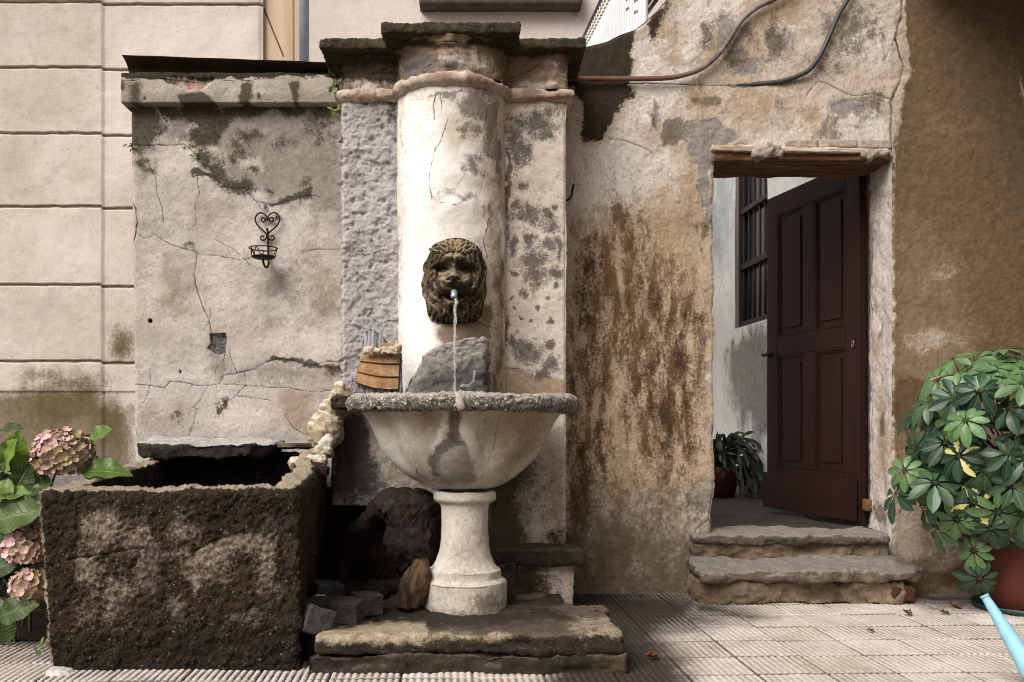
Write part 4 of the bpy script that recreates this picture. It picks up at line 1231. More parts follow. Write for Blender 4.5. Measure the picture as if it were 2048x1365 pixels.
# ------------------------------------------------------------------ the fountain
YP = 4.45                                    # face of the pilaster
fo = thing('fountain', 'old wall fountain with half column, lion mask, basin on a white pedestal', 'fountain', P(905, 1240, 4.2))
XL, XR = P(683, 0, YP).x, P(1132, 0, YP).x
CXC, RC, YCC = P(902, 0, 4.4).x, 0.262, 4.49
m_mort = plaster('rough grey scratch coat', S(204, 198, 194, 0.8), S(178, 172, 168, 0.74), [
    ('pale', S(214, 206, 198, 0.8), S(190, 182, 174, 0.75), dict(nscale=14, amp=0.8, edge=0.2, op=0.8)),
    ('dark', S(84, 74, 60, 0.5), S(58, 48, 36, 0.45), dict(nscale=16, amp=0.9, edge=0.2, op=0.9)),
    ('wash', S(206, 192, 172, 0.78), S(182, 168, 150, 0.7), dict(nscale=10, amp=0.8, edge=0.2, op=0.9))], speck=0.25, lump=1.0, base_scale=9)
m_pil = plaster('blotched pale pilaster render', S(224, 210, 198, 0.84), S(206, 190, 174, 0.81), [
    ('ochre', S(160, 128, 90, 0.6), S(184, 156, 122, 0.7), dict(nscale=12, amp=0.9, edge=0.2, op=0.8)),
    ('grey', S(132, 122, 114, 0.6), S(84, 76, 68, 0.5), dict(nscale=24, amp=0.9, edge=0.16, op=0.92, grain=1.6)),
    ('dark', S(84, 64, 42, 0.45), S(56, 42, 28, 0.42), dict(nscale=12, amp=0.9, edge=0.25, op=0.9))], speck=0.25, lump=0.35)
m_col = plaster('whitewashed column', S(236, 228, 220, 0.90), S(228, 216, 204, 0.88), [
    ('warm', S(206, 176, 144, 0.8), S(218, 196, 172, 0.84), dict(nscale=6, amp=0.8, edge=0.3, op=0.8, streak=2)),
    ('grey', S(150, 136, 124, 0.65), S(120, 108, 96, 0.58), dict(nscale=18, amp=0.9, edge=0.16, op=0.85)),
    ('brown', S(110, 84, 54, 0.5), S(136, 108, 74, 0.55), dict(nscale=12, amp=0.9, edge=0.25, op=0.85, streak=2)),
    ('white', S(244, 240, 236, 0.95), S(240, 232, 226, 0.93), dict(nscale=8, amp=0.8, edge=0.2, op=0.9))], speck=0.1, lump=0.28)


def flat_face(x0, x1, z0, z1, y, step, amp_terms, px_masks, back=4.83, edge_round=0.012, seed=0):
    """face of a pilaster strip with its two side returns"""
    us = np.concatenate([[-0.36, -0.2, -0.1, -0.05, -0.02, -0.008], np.arange(0, x1 - x0, step), [x1 - x0, x1 - x0 + 0.008, x1 - x0 + 0.02, x1 - x0 + 0.05, x1 - x0 + 0.1, x1 - x0 + 0.2, x1 - x0 + 0.36]])
    zs = np.arange(z1, z0 - step * 0.5, -step)
    U, Z = np.meshgrid(us, zs)
    u, z = U.ravel(), Z.ravel()
    w_ = x1 - x0
    x = np.clip(u, 0, w_) + x0
    yy = y + np.maximum(0, np.maximum(-u, u - w_))
    q = np.stack([x, yy, z], 1)
    dsp = np.zeros(len(u))
    for sc_, amp, oc, sd in amp_terms:
        dsp += fbm(q, sc_, oc, 0.62, sd + seed) * amp
    if amp_terms[-1][0] > 50:                     # pits and trowel ledges
        dsp += np.maximum(0, fbm(q, 34, 3, 0.5, 61 + seed) - 0.35) * 0.022 - np.maximum(0, fbm(q * np.array([1, 1, 2.2]), 13, 3, 0.5, 62 + seed) - 0.25) * 0.012
    cor = np.minimum(np.clip(u, 0, w_), w_ - np.clip(u, 0, w_))
    nx = np.where(u < 0, -1, np.where(u > w_, 1, 0))
    V = np.stack([x + nx * dsp, yy + np.where(nx == 0, dsp, 0) + edge_round * (1 - smooth(cor, 0, edge_round)) * 0.6 * (nx == 0), z], 1)
    px, py = to_px(V, np.full(len(V), y))
    return V, gridf(len(us), len(zs)), px_masks(px, py, V)


# left strip: coarse scratch coat, patchier below the basin, with its shadow painted in
def masks_left(px, py, V):
    q = np.stack([px, py, px * 0], 1)
    wx, wy = px + fbm(q, 0.03, 4, 0.55, 81) * 10, py + fbm(q, 0.03, 4, 0.55, 82) * 10
    return dict(crack=np.minimum(9, cracks(px, py, [(1.6, [(690, 500), (730, 510), (770, 498)]), (1.4, [(725, 630), (760, 645), (795, 640)]), (1.8, [(695, 780), (760, 776)])], 9, 5)),
                pale=mx(1 - smooth(px, 684, 694) * 0.55 - 0.2, blob(wx, wy, 770, 380, 18, 30) * 0.8, blob(wx, wy, 755, 870, 26, 46), blob(wx, wy, 800, 940, 46, 22) * 0.95, blob(wx, wy, 740, 850, 12, 30)),
                dark=mx(polym(wx, wy, [(655, 825), (722, 825), (750, 900), (770, 975), (655, 1000)], 26), blob(wx, wy, 790, 215, 14, 60) * 0.7, blob(wx, wy, 700, 960, 60, 50)),  # lower polygon paints the basin rim's shadow over the mottling
                wash=polym(wx, wy, [(735, 820), (800, 900), (870, 975), (870, 1010), (780, 1000)], 22))  # lit patch beside that shadow, painted pale


terms = [(6, 0.012, 5, 1), (20, 0.007, 5, 2), (80, 0.0035, 3, 3)]
V, Fq, A = flat_face(XL, CXC - 0.20, P(0, 790, YP).z, P(0, 182, YP).z, YP, 0.0045, terms, masks_left, seed=5)
obj('rough_pilaster', V, Fq, m_mort, fo, A)
terms = [(5, 0.012, 4, 1), (18, 0.006, 4, 2), (48, 0.003, 3, 3)]
V, Fq, A = flat_face(P(664, 0, YP).x, CXC + 0.02, 0.50, P(0, 786, YP).z, YP - 0.02, 0.005, terms, masks_left, seed=7)
obj('rough_pilaster', V, Fq, m_mort, fo, A)


def masks_right(px, py, V):
    q = np.stack([px, py, px * 0], 1)
    wx, wy = px + fbm(q, 0.035, 4, 0.55, 84) * 9, py + fbm(q, 0.035, 4, 0.55, 85) * 9
    bl = [(1075, 245, 45, 26), (1045, 300, 22, 28), (1100, 268, 16, 12), (1030, 285, 12, 55), (1048, 372, 12, 10), (1055, 432, 30, 22), (1090, 425, 18, 12), (1110, 412, 8, 6), (1036, 410, 9, 14), (1100, 452, 18, 20),
          (1030, 490, 8, 20), (1060, 478, 14, 12), (1068, 530, 26, 44), (1108, 548, 16, 14), (1095, 490, 14, 14), (1118, 500, 10, 24), (1028, 545, 6, 8), (1048, 588, 11, 10), (1072, 616, 6, 6), (1030, 620, 4, 4), (1045, 634, 3, 3), (1100, 645, 6, 7), (1040, 662, 4, 4), (1074, 673, 4, 4),
          (1050, 705, 34, 24), (1096, 690, 12, 12), (1100, 730, 18, 20), (1086, 748, 26, 12), (1030, 690, 10, 12), (1016, 360, 5, 120), (1015, 660, 5, 40), (1110, 570, 6, 8), (1060, 640, 3, 3), (1092, 600, 4, 5), (1020, 600, 3, 3), (1116, 470, 4, 5)]
    gr = mx(*[blob(wx, wy, *b_) * 0.95 for b_ in bl])
    return dict(crack=np.minimum(9, cracks(px, py, [(1.2, [(1012, 735), (1060, 742), (1120, 765)])], 11)),
                grey=gr, ochre=mx(polym(wx, wy, [(1010, 735), (1060, 742), (1125, 762), (1135, 800), (1010, 800)], 10), blob(wx, wy, 1067, 570, 8, 22), blob(wx, wy, 1110, 1000, 30, 120) * 0.7, blob(wx, wy, 1120, 215, 20, 20) * 0.8),
                dark=mx(polym(wx, wy, [(980, 800), (1090, 800), (1075, 900), (1040, 990), (1060, 1100), (960, 1110)], 26), blob(wx, wy, 1120, 1085, 30, 30) * 0.8, blob(wx, wy, 1030, 960, 50, 90) * 0.8))


terms = [(4, 0.006, 4, 1), (18, 0.003, 4, 2)]
V, Fq, A = flat_face(CXC + 0.2, XR, P(0, 1105, YP).z, P(0, 186, YP).z, YP, 0.005, terms, masks_right, edge_round=0.014, seed=9)
obj('smooth_pilaster', V, Fq, m_pil, fo, A)
V, Fq, A = flat_face(CXC - 0.05, CXC + 0.21, P(0, 1105, YP).z, P(0, 800, YP).z, YP + 0.004, 0.008, terms, masks_right, seed=9)
obj('smooth_pilaster', V, Fq, m_pil, fo, A)

# half column
zs = np.arange(P(0, 186, YP).z, 0.86, -0.0045)
an = np.linspace(math.pi, 2 * math.pi, 190)
Aa, Z = np.meshgrid(an, zs)
a, z = Aa.ravel(), Z.ravel()
q = np.stack([CXC + RC * np.cos(a), YCC + RC * np.sin(a), z], 1)
dsp = fbm(q, 3, 4, 0.5, 91) * 0.007 + fbm(q, 16, 4, 0.5, 92) * 0.003
r = RC + dsp + 0.010 * (1 - smooth(np.abs(z - 1.42) , 0, 0.5)) * 0
V = np.stack([CXC + r * np.cos(a), YCC + r * np.sin(a), z], 1)
u = np.degrees(a) - 270                      # -90 left .. 90 right
pyc = HY - (z - EYE) * F / 4.24
qq = np.stack([u * 2.2, pyc, u * 0], 1)
wu, wy = u + fbm(qq, 0.03, 4, 0.55, 93) * 8, pyc + fbm(qq, 0.03, 4, 0.55, 94) * 14
A = dict(crack=np.minimum(9, cracks(u * 2.2 + 0, pyc, [(1.5, [(-30, 185), (-36, 210), (-34, 240)]), (1.2, [(-18, 190), (-20, 225)]), (1.6, [(-42, 400), (-48, 350), (-40, 310), (-20, 280), (-5, 240)]), (1.4, [(90, 210), (80, 260), (84, 330), (70, 390)]), (1.8, [(95, 430), (80, 470), (90, 510)]), (1.3, [(-20, 405), (10, 412), (40, 400)]), (1.2, [(55, 470), (75, 500), (60, 540)]), (1.3, [(60, 640), (90, 655), (120, 650)])], 13, 4)),
         warm=mx(smooth(wu, 18, 55) * 0.8, blob(wu, wy, 10, 690, 60, 60) * 0.6, blob(wu, wy, 20, 260, 24, 40) * 0.7),
         grey=mx(blob(wu, wy, 26, 205, 16, 28), blob(wu, wy, 46, 240, 12, 70), blob(wu, wy, 24, 330, 12, 22) * 0.95, blob(wu, wy, 60, 300, 10, 60) * 0.9, blob(wu, wy, 68, 480, 8, 120) * 0.75, blob(wu, wy, 20, 255, 10, 20) * 0.8, blob(wu, wy, 5, 390, 20, 8) * 0.8, blob(wu, wy, -60, 250, 7, 160) * 0.55, blob(wu, wy, -75, 500, 10, 120) * 0.6, blob(wu, wy, 0, 192, 30, 6) * 0.8),
         brown=mx(polym(wu, wy, [(-18, 640), (30, 640), (44, 600), (50, 640), (46, 700), (20, 790), (-16, 720)], 8), blob(wu, wy, 60, 590, 10, 120) * 0.75, blob(wu, wy, 60, 720, 14, 70) * 0.95, blob(wu, wy, 42, 420, 5, 40) * 0.8),
         white=mx(blob(wu, wy, -35, 320, 26, 130), blob(wu, wy, -40, 600, 26, 170), blob(wu, wy, 66, 455, 6, 40) * 0.9, blob(wu, wy, 5, 405, 14, 16) * 0.9))
obj('half_column', V, gridf(190, len(zs)), m_col, fo, A)


# mouldings follow the plan of pilaster and column
def plan(dd):
    """outline of the pier at offset dd (dd array per profile point): list of point arrays left to right"""
    out = []
    r_ = RC + dd
    yf = YP - dd
    ca = np.clip((YCC - yf) / r_, -1, 1)
    half = math.acos(ca) if np.isscalar(dd) else np.arccos(ca)
    pts = [(XL - dd, y) for y in np.linspace(4.84, yf, 10)]
    xl = CXC - r_ * math.sin(half)
    pts += [(x, yf) for x in np.linspace(XL - dd, xl, 44)[1:]]
    for t in np.linspace(-half, half, 70)[1:-1]:
        pts.append((CXC + r_ * math.sin(t), YCC - r_ * math.cos(t)))
    pts += [(x, yf) for x in np.linspace(CXC + r_ * math.sin(half), XR + dd, 34)]
    pts += [(XR + dd, y) for y in np.linspace(yf, 4.84, 10)[1:]]
    return np.array(pts)


def plan_loft(prof, terms_):
    rows = [np.concatenate([plan(d_), np.full((len(plan(d_)), 1), z_)], 1) for d_, z_ in prof]
    n = len(rows[0])
    V = np.concatenate(rows)
    Fq = gridf(n, len(prof))
    return rough(V, Fq, *terms_), Fq, np.tile(np.arange(n) / n, len(prof))


zm = P(0, 192, YP).z
prof = [(0.0, zm - 0.030), (0.012, zm - 0.030)] + [(0.016 + 0.022 * math.cos(t), zm + 0.022 * math.sin(t)) for t in np.linspace(-1.4, 1.4, 9)] + [(0.012, zm + 0.024), (0.004, zm + 0.026)]
V, Fq, u = plan_loft(prof, [(9, 0.009, 4, 1), (40, 0.006, 3, 2)])
px, py = to_px(V)
m_mould = stone('pale chipped moulding', S(230, 212, 194, 0.85), S(206, 182, 162, 0.78), S(190, 146, 122, 0.7), scale=14, bump=0.8)
obj('collar_moulding', V, Fq, m_mould, fo)
zc0, zc1 = 2.665, 2.716
zt0, zt1 = zm + 0.027, zc0 + 0.003
prof = [(0.004, z_) for z_ in np.linspace(zt0, zt1 - 0.03, 30)] + [(0.006 + 0.02 * t ** 2, zt1 - 0.03 + 0.03 * t) for t in np.linspace(0, 1, 6)]
V, Fq, u = plan_loft(prof, [(8, 0.014, 4, 3), (30, 0.010, 4, 4)])
px, py = to_px(V)
m_frieze = plaster('dark flaking frieze', S(150, 124, 96, 0.6), S(176, 152, 126, 0.66), [
    ('pale', S(224, 208, 196, 0.82), S(204, 190, 178, 0.76), dict(nscale=20, amp=0.9, edge=0.15, op=0.9)),
    ('grey', S(140, 136, 138, 0.6), S(108, 102, 98, 0.52), dict(nscale=16, amp=0.8, edge=0.2, op=0.85)),
    ('brick', S(170, 110, 90, 0.65), S(150, 92, 74, 0.6), dict(nscale=24, amp=0.8, edge=0.12, op=0.85)),
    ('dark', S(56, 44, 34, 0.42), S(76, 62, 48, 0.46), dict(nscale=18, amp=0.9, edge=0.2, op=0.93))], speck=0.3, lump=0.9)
q = np.stack([px, py, px * 0], 1)
wx, wy = px + fbm(q, 0.04, 4, 0.55, 96) * 9, py + fbm(q, 0.04, 4, 0.55, 97) * 8
A = dict(crack=cracks(px, py, [(1.4, [(680, 148), (800, 146)]), (1.2, [(1020, 160), (1060, 140), (1090, 120)]), (1.2, [(840, 145), (880, 120)])], 17, 4),
         pale=mx(blob(wx, wy, 730, 172, 26, 12), blob(wx, wy, 770, 168, 8, 10), blob(wx, wy, 940, 125, 46, 20) * 0.9, blob(wx, wy, 1070, 172, 30, 9), blob(wx, wy, 900, 118, 40, 14) * 0.8, blob(wx, wy, 1100, 125, 20, 6) * 0.8, blob(wx, wy, 850, 150, 30, 14) * 0.7),
         grey=mx(blob(wx, wy, 840, 135, 46, 24), blob(wx, wy, 900, 130, 30, 14) * 0.9, blob(wx, wy, 740, 140, 60, 16) * 0.7), brick=mx(blob(wx, wy, 768, 174, 10, 8), blob(wx, wy, 700, 174, 12, 6) * 0.8, blob(wx, wy, 880, 92, 20, 6)),
         dark=mx(polym(wx, wy, [(660, 100), (800, 108), (800, 170), (720, 160), (660, 180)], 12) * 0.9, blob(wx, wy, 1150, 140, 24, 60) * 0.9, polym(wx, wy, [(660, 80), (1200, 80), (1200, 112), (1020, 112), (990, 96), (820, 96), (790, 112), (660, 112)], 8)))  # darker just below the capital slabs and at both ends
obj('frieze', V, Fq, m_frieze, fo, A)
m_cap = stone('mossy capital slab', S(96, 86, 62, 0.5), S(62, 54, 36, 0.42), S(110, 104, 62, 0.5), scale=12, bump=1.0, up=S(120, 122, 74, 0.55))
for (x0, x1, yf, yb, dz) in ((637, 1172, 4.365, 4.86, 0.0), (762, 1040, 4.20, 4.37, 0.003)):
    V, Fq = rbox((P(x0, 0, yf).x, yf, zc0 + dz), (P(x1, 0, yf).x, yb, zc1 + dz), 0.012, 0.007, 0.006, 9, 4, int(yf * 100), 0.006, 50)
    obj('capital_slab', V, Fq, m_cap, fo)

# lion mask
YLN = 4.232
LS = 4.15 / F
LX, LZ = P(908, 0, 4.15).x, P(0, 560, 4.15).z


def lion_pt(px, py, h):
    return np.stack([LX + (px - 908) * LS, YLN - h + ((px - 908) * LS) ** 2 * 1.6, LZ - (py - 560) * LS], -1)


OUT = [(908, 470), (925, 471), (942, 477), (956, 486), (964, 498), (966, 512), (969, 527), (972, 545), (973, 565), (970, 588), (967, 608), (964, 626), (955, 637), (940, 642), (918, 644), (896, 645), (876, 643), (860, 637), (853, 626), (850, 604), (846, 580), (843, 556), (846, 536), (852, 520), (854, 505), (862, 490), (874, 480), (890, 473)]


def gs(px, py, cx, cy, sx, sy):
    return np.exp(-0.5 * (((px - cx) / sx) ** 2 + ((py - cy) / sy) ** 2))


def lion_h(px, py):
    rr = np.hypot((px - 908) / 66, (py - 558) / 90)
    h = 0.050 * np.sqrt(np.clip(1 - rr ** 2, 0, 1)) + 0.01
    h += 0.022 * gs(px, py, 907, 508, 18, 14) + 0.016 * gs(px, py, 908, 556, 30, 34)
    h += 0.036 * gs(px, py, 895, 518, 8, 6) + 0.036 * gs(px, py, 920, 518, 8, 6) + 0.020 * gs(px, py, 880, 526, 8, 4) + 0.020 * gs(px, py, 936, 527, 8, 4)
    h += 0.052 * gs(px, py, 907, 545, 9, 19) + 0.030 * gs(px, py, 907, 558, 12, 9)
    h += 0.074 * gs(px, py, 891, 575, 13, 10.5) + 0.074 * gs(px, py, 924, 576, 13, 10.5) + 0.030 * gs(px, py, 907, 563, 12, 6)
    h -= 0.074 * gs(px, py, 887, 537, 7.5, 5.2) + 0.074 * gs(px, py, 931, 538, 7.5, 5.2)
    h += 0.034 * gs(px, py, 886.5, 538, 3.6, 3.0) + 0.034 * gs(px, py, 931.5, 539, 3.6, 3.0)
    h -= 0.030 * gs(px, py, 872, 545, 4, 14) + 0.030 * gs(px, py, 945, 545, 4, 14)
    h += 0.020 * gs(px, py, 877, 560, 6, 9) + 0.020 * gs(px, py, 940, 560, 6, 9)
    h -= 0.105 * gs(px, py, 909, 592, 10, 6)
    h -= 0.022 * gs(px, py, 908.5, 578, 1.8, 8) + 0.026 * gs(px, py, 899.5, 566, 3, 2.2) + 0.026 * gs(px, py, 915.5, 566, 3, 2.2)
    h -= 0.020 * gs(px, py, 884, 590, 8, 2.5) + 0.020 * gs(px, py, 934, 590, 8, 2.5)
    h += 0.040 * gs(px, py, 906, 607, 14, 6)
    h -= 0.016 * gs(px, py, 908, 506, 2.2, 12)
    return h


fx = np.arange(840, 977, 0.9)
fy = np.arange(467, 649, 0.9)
X, Yq = np.meshgrid(fx, fy)
px, py = X.ravel(), Yq.ravel()
inside = polym(px, py, OUT, 1.0) > 0.5
h = lion_h(px, py)
sd = polym(px, py, OUT, 12.0)
h = h * smooth(sd, 0.45, 0.9) + 0.008
qn = np.stack([px, py, px * 0], 1)
below = smooth(py, 606, 622)
h += below * 0.010 * np.sin(px * 0.62 + np.sin(py * 0.12) * 1.4)
fr = (1 - smooth(py, 492, 506)) * smooth(np.hypot((px - 908) / 40, (py - 548) / 60), 0.6, 0.9)
h += fr * 0.008 * np.sin(px * 0.75)
h += fbm(qn, 0.12, 4, 0.6, 101) * 0.005 + fbm(qn, 0.5, 3, 0.6, 102) * 0.0025
Fq = gridf(len(fx), len(fy))
Fq = Fq[inside[Fq].all(1)]
m_lion = stone('weathered dark cement', S(112, 94, 68, 0.52), S(62, 48, 30, 0.44), S(188, 164, 130, 0.68), scale=16, bump=0.6, up=S(176, 156, 124, 0.66), fine=130)
V = lion_pt(px, py, h)
g = Geo()
g.add(V, Fq)
# side skirt so that the mask has thickness
oo = np.array(OUT + OUT[:1], float)
tt = np.linspace(0, len(OUT), 220)
ox, oy = np.interp(tt, np.arange(len(oo)), oo[:, 0]), np.interp(tt, np.arange(len(oo)), oo[:, 1])
g.add(np.concatenate([lion_pt(ox, oy, np.full(220, 0.016)), lion_pt(ox, oy, np.full(220, -0.03))]), gridf(220, 2))
lion = g.build('lion_mask', m_lion, fo)
g = Geo()
rl = random.Random(5)


def lock(p0, p1, sw, r0, r1, lift):
    (x0, y0), (x1, y1) = p0, p1
    L = math.hypot(x1 - x0, y1 - y0)
    nx, ny = -(y1 - y0) / L, (x1 - x0) / L
    pts = []
    for t in np.linspace(0, 1, 11):
        o = sw * math.sin(t * 2 * math.pi * 0.9) * (0.4 + 0.6 * t)
        x, y = x0 + (x1 - x0) * t + nx * o, y0 + (y1 - y0) * t + ny * o
        s_ = float(polym(np.array([x]), np.array([y]), OUT, 12.0)[0])
        hh = float(lion_h(np.array([x]), np.array([y]))[0]) * float(smooth(np.array([s_]), 0.35, 0.9)[0])
        pts.append(lion_pt(np.array(x), np.array(y), np.array(max(0.006, hh) + lift * math.sin(math.pi * (0.25 + 0.7 * t)))))
    V, Fq = tube(np.array(pts), [r0 * LS * 0.8, r0 * LS, r0 * LS * 0.95, r1 * LS], 9)
    g.add(V, Fq)


for k in range(15):                       # fringe, fanning out over the brow
    c = -0.92 + k * 1.84 / 14
    lock((908 + 27 * c, 503 - 6 * (1 - c * c)), (908 + 57 * c, 474 + 24 * c * c), (3.5 if k % 2 else -3.0) * (0.6 + abs(c)), 4.6, 2.4, 0.014)
for k in range(9):
    c = -0.8 + k * 1.6 / 8
    lock((908 + 24 * c, 512 - 8 * (1 - c * c)), (908 + 40 * c, 491 + 10 * c * c), (2.5 if k % 2 else -2.5), 3.6, 1.8, 0.018)
for side in (-1, 1):                      # long wavy side locks flowing down round the face
    for j, rho in enumerate((0.60, 0.70, 0.80, 0.90, 0.97)):
        starts = (28, 62, 98) if j % 2 == 0 else (40, 78, 112)
        for i_, a0_ in enumerate(starts):
            span = 46 + rl.uniform(-6, 8)
            pts = []
            ph = rl.uniform(0, 0.8)
            for t in np.linspace(0, 1, 18):
                an_ = math.radians(a0_ + span * t)
                r_ = rho + 0.045 * math.sin(t * 2 * math.pi * 1.35 + ph) + 0.10 * t * (0.97 - rho) * 2.2 + 0.03 * t
                x, y = 908 + side * 64 * r_ * math.sin(an_), 556 - 88 * r_ * math.cos(an_)
                s_ = float(polym(np.array([x]), np.array([y]), OUT, 12.0)[0])
                hh = float(lion_h(np.array([x]), np.array([y]))[0]) * float(smooth(np.array([s_]), 0.35, 0.9)[0])
                pts.append(lion_pt(np.array(x), np.array(y), np.array(max(0.005, hh * 0.96) + (0.018 - 0.007 * (rho - 0.6) / 0.37) * math.sin(math.pi * (0.2 + 0.75 * t)))))
            V, Fq = tube(np.array(pts), [2.4 * LS, 4.2 * LS, 3.9 * LS, 3.2 * LS, 1.2 * LS], 9)
            g.add(V, Fq)
for k in range(9):
    x0 = 874 + k * 8.4
    lock((x0, 609 + abs(x0 - 908) * -0.12), (866 + k * 10.4, 640 - abs(k - 4) * 1.2), 4.0 * (1 if k % 2 else -1), 4.4, 2.0, 0.012)
V = np.concatenate(g.V)
V = rough(V, g.F, (70, 0.0016, 3, 1))
obj('mane', V, g.F, m_lion, lion)
m_spout = plain('pale corroded metal', S(176, 198, 206, 0.7), 0.4, 0.3, var=0.15, scale=60)
pts = [lion_pt(np.array(909.0), np.array(589.0 - 6), np.array(0.03)), lion_pt(np.array(909.0), np.array(587.0), np.array(0.11)), lion_pt(np.array(909.0), np.array(589.0), np.array(0.145)), lion_pt(np.array(909.0), np.array(595.0), np.array(0.162)), lion_pt(np.array(909.0), np.array(601.0), np.array(0.166))]
V, Fq = tube(catmull(pts, 4), 0.0145, 16)
obj('spout', V, Fq, m_spout, lion)
WY = float(pts[-1][1]) - 0.004

# basin on its pedestal
BX, BY = P(925, 0, 4.0).x, 4.0
zr = 1.010
m_basin = plaster('weathered white cement basin', S(226, 216, 202, 0.84), S(206, 194, 176, 0.8), [
    ('tan', S(176, 148, 116, 0.7), S(152, 126, 96, 0.62), dict(nscale=7, amp=0.9, edge=0.3, op=0.8, streak=1.8)),
    ('grey', S(176, 164, 150, 0.7), S(148, 140, 132, 0.64), dict(nscale=12, amp=0.9, edge=0.2, op=0.8)),
    ('blue', S(122, 120, 122, 0.6), S(92, 88, 88, 0.55), dict(nscale=12, amp=1.1, edge=0.2, op=0.85)),
    ('brown', S(118, 98, 78, 0.55), S(92, 74, 58, 0.5), dict(nscale=12, amp=1.0, edge=0.25, op=0.85)),
    ('lime', S(230, 224, 214, 0.88), S(214, 206, 194, 0.84), dict(nscale=10, amp=0.7, edge=0.2, op=0.85))], speck=0.2, lump=0.3)
prof = [(0.06, 0.606), (0.12, 0.612), (0.16, 0.621), (0.206, 0.645), (0.245, 0.672), (0.275, 0.70), (0.303, 0.733), (0.328, 0.77), (0.346, 0.805), (0.364, 0.845), (0.382, 0.885), (0.402, 0.915), (0.432, 0.943), (0.452, 0.955), (0.44, 0.975), (0.40, 0.965), (0.37, 0.93), (0.33, 0.87), (0.2, 0.80), (0.02, 0.78)]
pr = catmull([(a_, b_, 0) for a_, b_ in prof], 4)[:, :2]
V, Fq = lathe(pr, BX, BY, 220)
th = np.arctan2(V[:, 0] - BX, -(V[:, 1] - BY))
V = rough(V, Fq, (4, 0.006, 4, 1), (22, 0.002, 4, 2))
# shallow flutes of the shell
rr = np.hypot(V[:, 0] - BX, V[:, 1] - BY)
fl = -0.10 * (np.abs(np.cos(th * 5)) ** 1.5 - 0.5) * smooth(V[:, 2], 0.62, 0.80) * (1 - smooth(V[:, 2], 0.93, 0.96)) * (rr > 0.2)
V[:, 0] -= (V[:, 0] - BX) * fl
V[:, 1] -= (V[:, 1] - BY) * fl
px, py = to_px(V)
q = np.stack([px, py, px * 0], 1)
wx, wy = px + fbm(q, 0.03, 4, 0.55, 111) * 9, py + fbm(q, 0.03, 4, 0.55, 112) * 9
frn = (V[:, 1] < BY)
A = dict(crack=np.minimum(9, cracks(px, py, [(1.0, [(1000, 830), (985, 900), (960, 965)]), (0.9, [(800, 850), (830, 900), (836, 960)])], 15)),
         tan=mx(blob(wx, wy, 1030, 850, 70, 60) * 0.8, blob(wx, wy, 850, 850, 50, 30) * 0.6, polym(wx, wy, [(980, 815), (1120, 815), (1090, 900), (1000, 960)], 30) * 0.8),
         grey=mx(polym(wx, wy, [(866, 905), (880, 885), (915, 878), (945, 890), (958, 925), (965, 962), (930, 976), (880, 970), (862, 950)], 10), blob(wx, wy, 830, 955, 40, 16) * 0.8),
         blue=mx(polym(wx, wy, [(862, 942), (856, 915), (868, 890), (892, 872), (930, 876), (940, 890), (915, 888), (888, 898), (876, 920), (870, 946)], 6), blob(wx, wy, 868, 930, 8, 20), blob(wx, wy, 905, 870, 20, 8)),
         brown=polym(wx, wy, [(902, 815), (916, 815), (924, 850), (932, 880), (890, 880), (898, 850)], 9),
         lime=mx(polym(wx, wy, [(920, 820), (932, 850), (950, 880), (965, 930), (975, 975), (955, 970), (945, 920), (925, 870)], 8), polym(wx, wy, [(896, 822), (886, 850), (866, 880), (858, 900), (876, 880), (896, 856)], 7), blob(wx, wy, 790, 900, 40, 50) * 0.8))
obj('basin', V, Fq, m_basin, fo, A)
m_rim = stone('pebbly aggregate rim', S(176, 164, 148, 0.68), S(122, 110, 94, 0.56), S(88, 72, 54, 0.48), scale=30, speck=(105, S(240, 232, 222, 0.88), 0.42), bump=1.0, up=S(214, 204, 190, 0.78), fine=130)
tor = []
for t in np.linspace(0, 2 * math.pi, 33):
    tor.append((0.4675 + 0.034 * math.cos(t), zr - 0.036 + 0.036 * math.sin(t)))
V, Fq = lathe(tor, BX, BY, 420)
V = rough(V, Fq, (5, 0.006, 3, 1), (60, 0.005, 3, 2), (120, 0.003, 2, 3))
obj('basin_rim', V, Fq, m_rim, fo)
m_lime = stone('lime drip', S(220, 208, 196, 0.85), S(196, 176, 156, 0.75), scale=30, bump=0.5)
V, Fq = tube(catmull([P(916, 786, 3.52), P(918, 798, 3.485), P(921, 812, 3.49), P(918, 822, 3.515)], 5), [0.008, 0.014, 0.016, 0.006], 10)
V[:, 1] = 3.505 + (V[:, 1] - 3.505) * 0.7
obj('lime_crust', rough(V, Fq, (40, 0.004, 3, 1)), Fq, m_lime, fo)
m_ped = plaster('white pedestal', S(228, 218, 206, 0.86), S(212, 198, 182, 0.82), [
    ('grey', S(176, 164, 150, 0.7), S(142, 132, 118, 0.62), dict(nscale=45, amp=1.0, edge=0.25, op=0.6)),
    ('foot', S(150, 132, 108, 0.6), S(118, 100, 78, 0.52), dict(nscale=12, amp=0.9, edge=0.2, op=0.85))], speck=0.2, lump=0.25, crack=False)
PX, PY = P(930, 0, 3.95).x, 3.95
ped = [(0.10, 0.600), (0.122, 0.602), (0.129, 0.592), (0.130, 0.572), (0.122, 0.560), (0.106, 0.548), (0.100, 0.53), (0.098, 0.49), (0.099, 0.44), (0.102, 0.40), (0.107, 0.36), (0.115, 0.325), (0.128, 0.295), (0.146, 0.272), (0.153, 0.268), (0.154, 0.240), (0.158, 0.234), (0.172, 0.222), (0.175, 0.216), (0.176, 0.16), (0.176, 0.085)]
pr = catmull([(a_, b_, 0) for a_, b_ in ped], 5)[:, :2]
V, Fq = lathe(pr[::-1], PX, PY, 150)
V = rough(V, Fq, (6, 0.004, 4, 1), (30, 0.0018, 4, 2))
px, py = to_px(V)
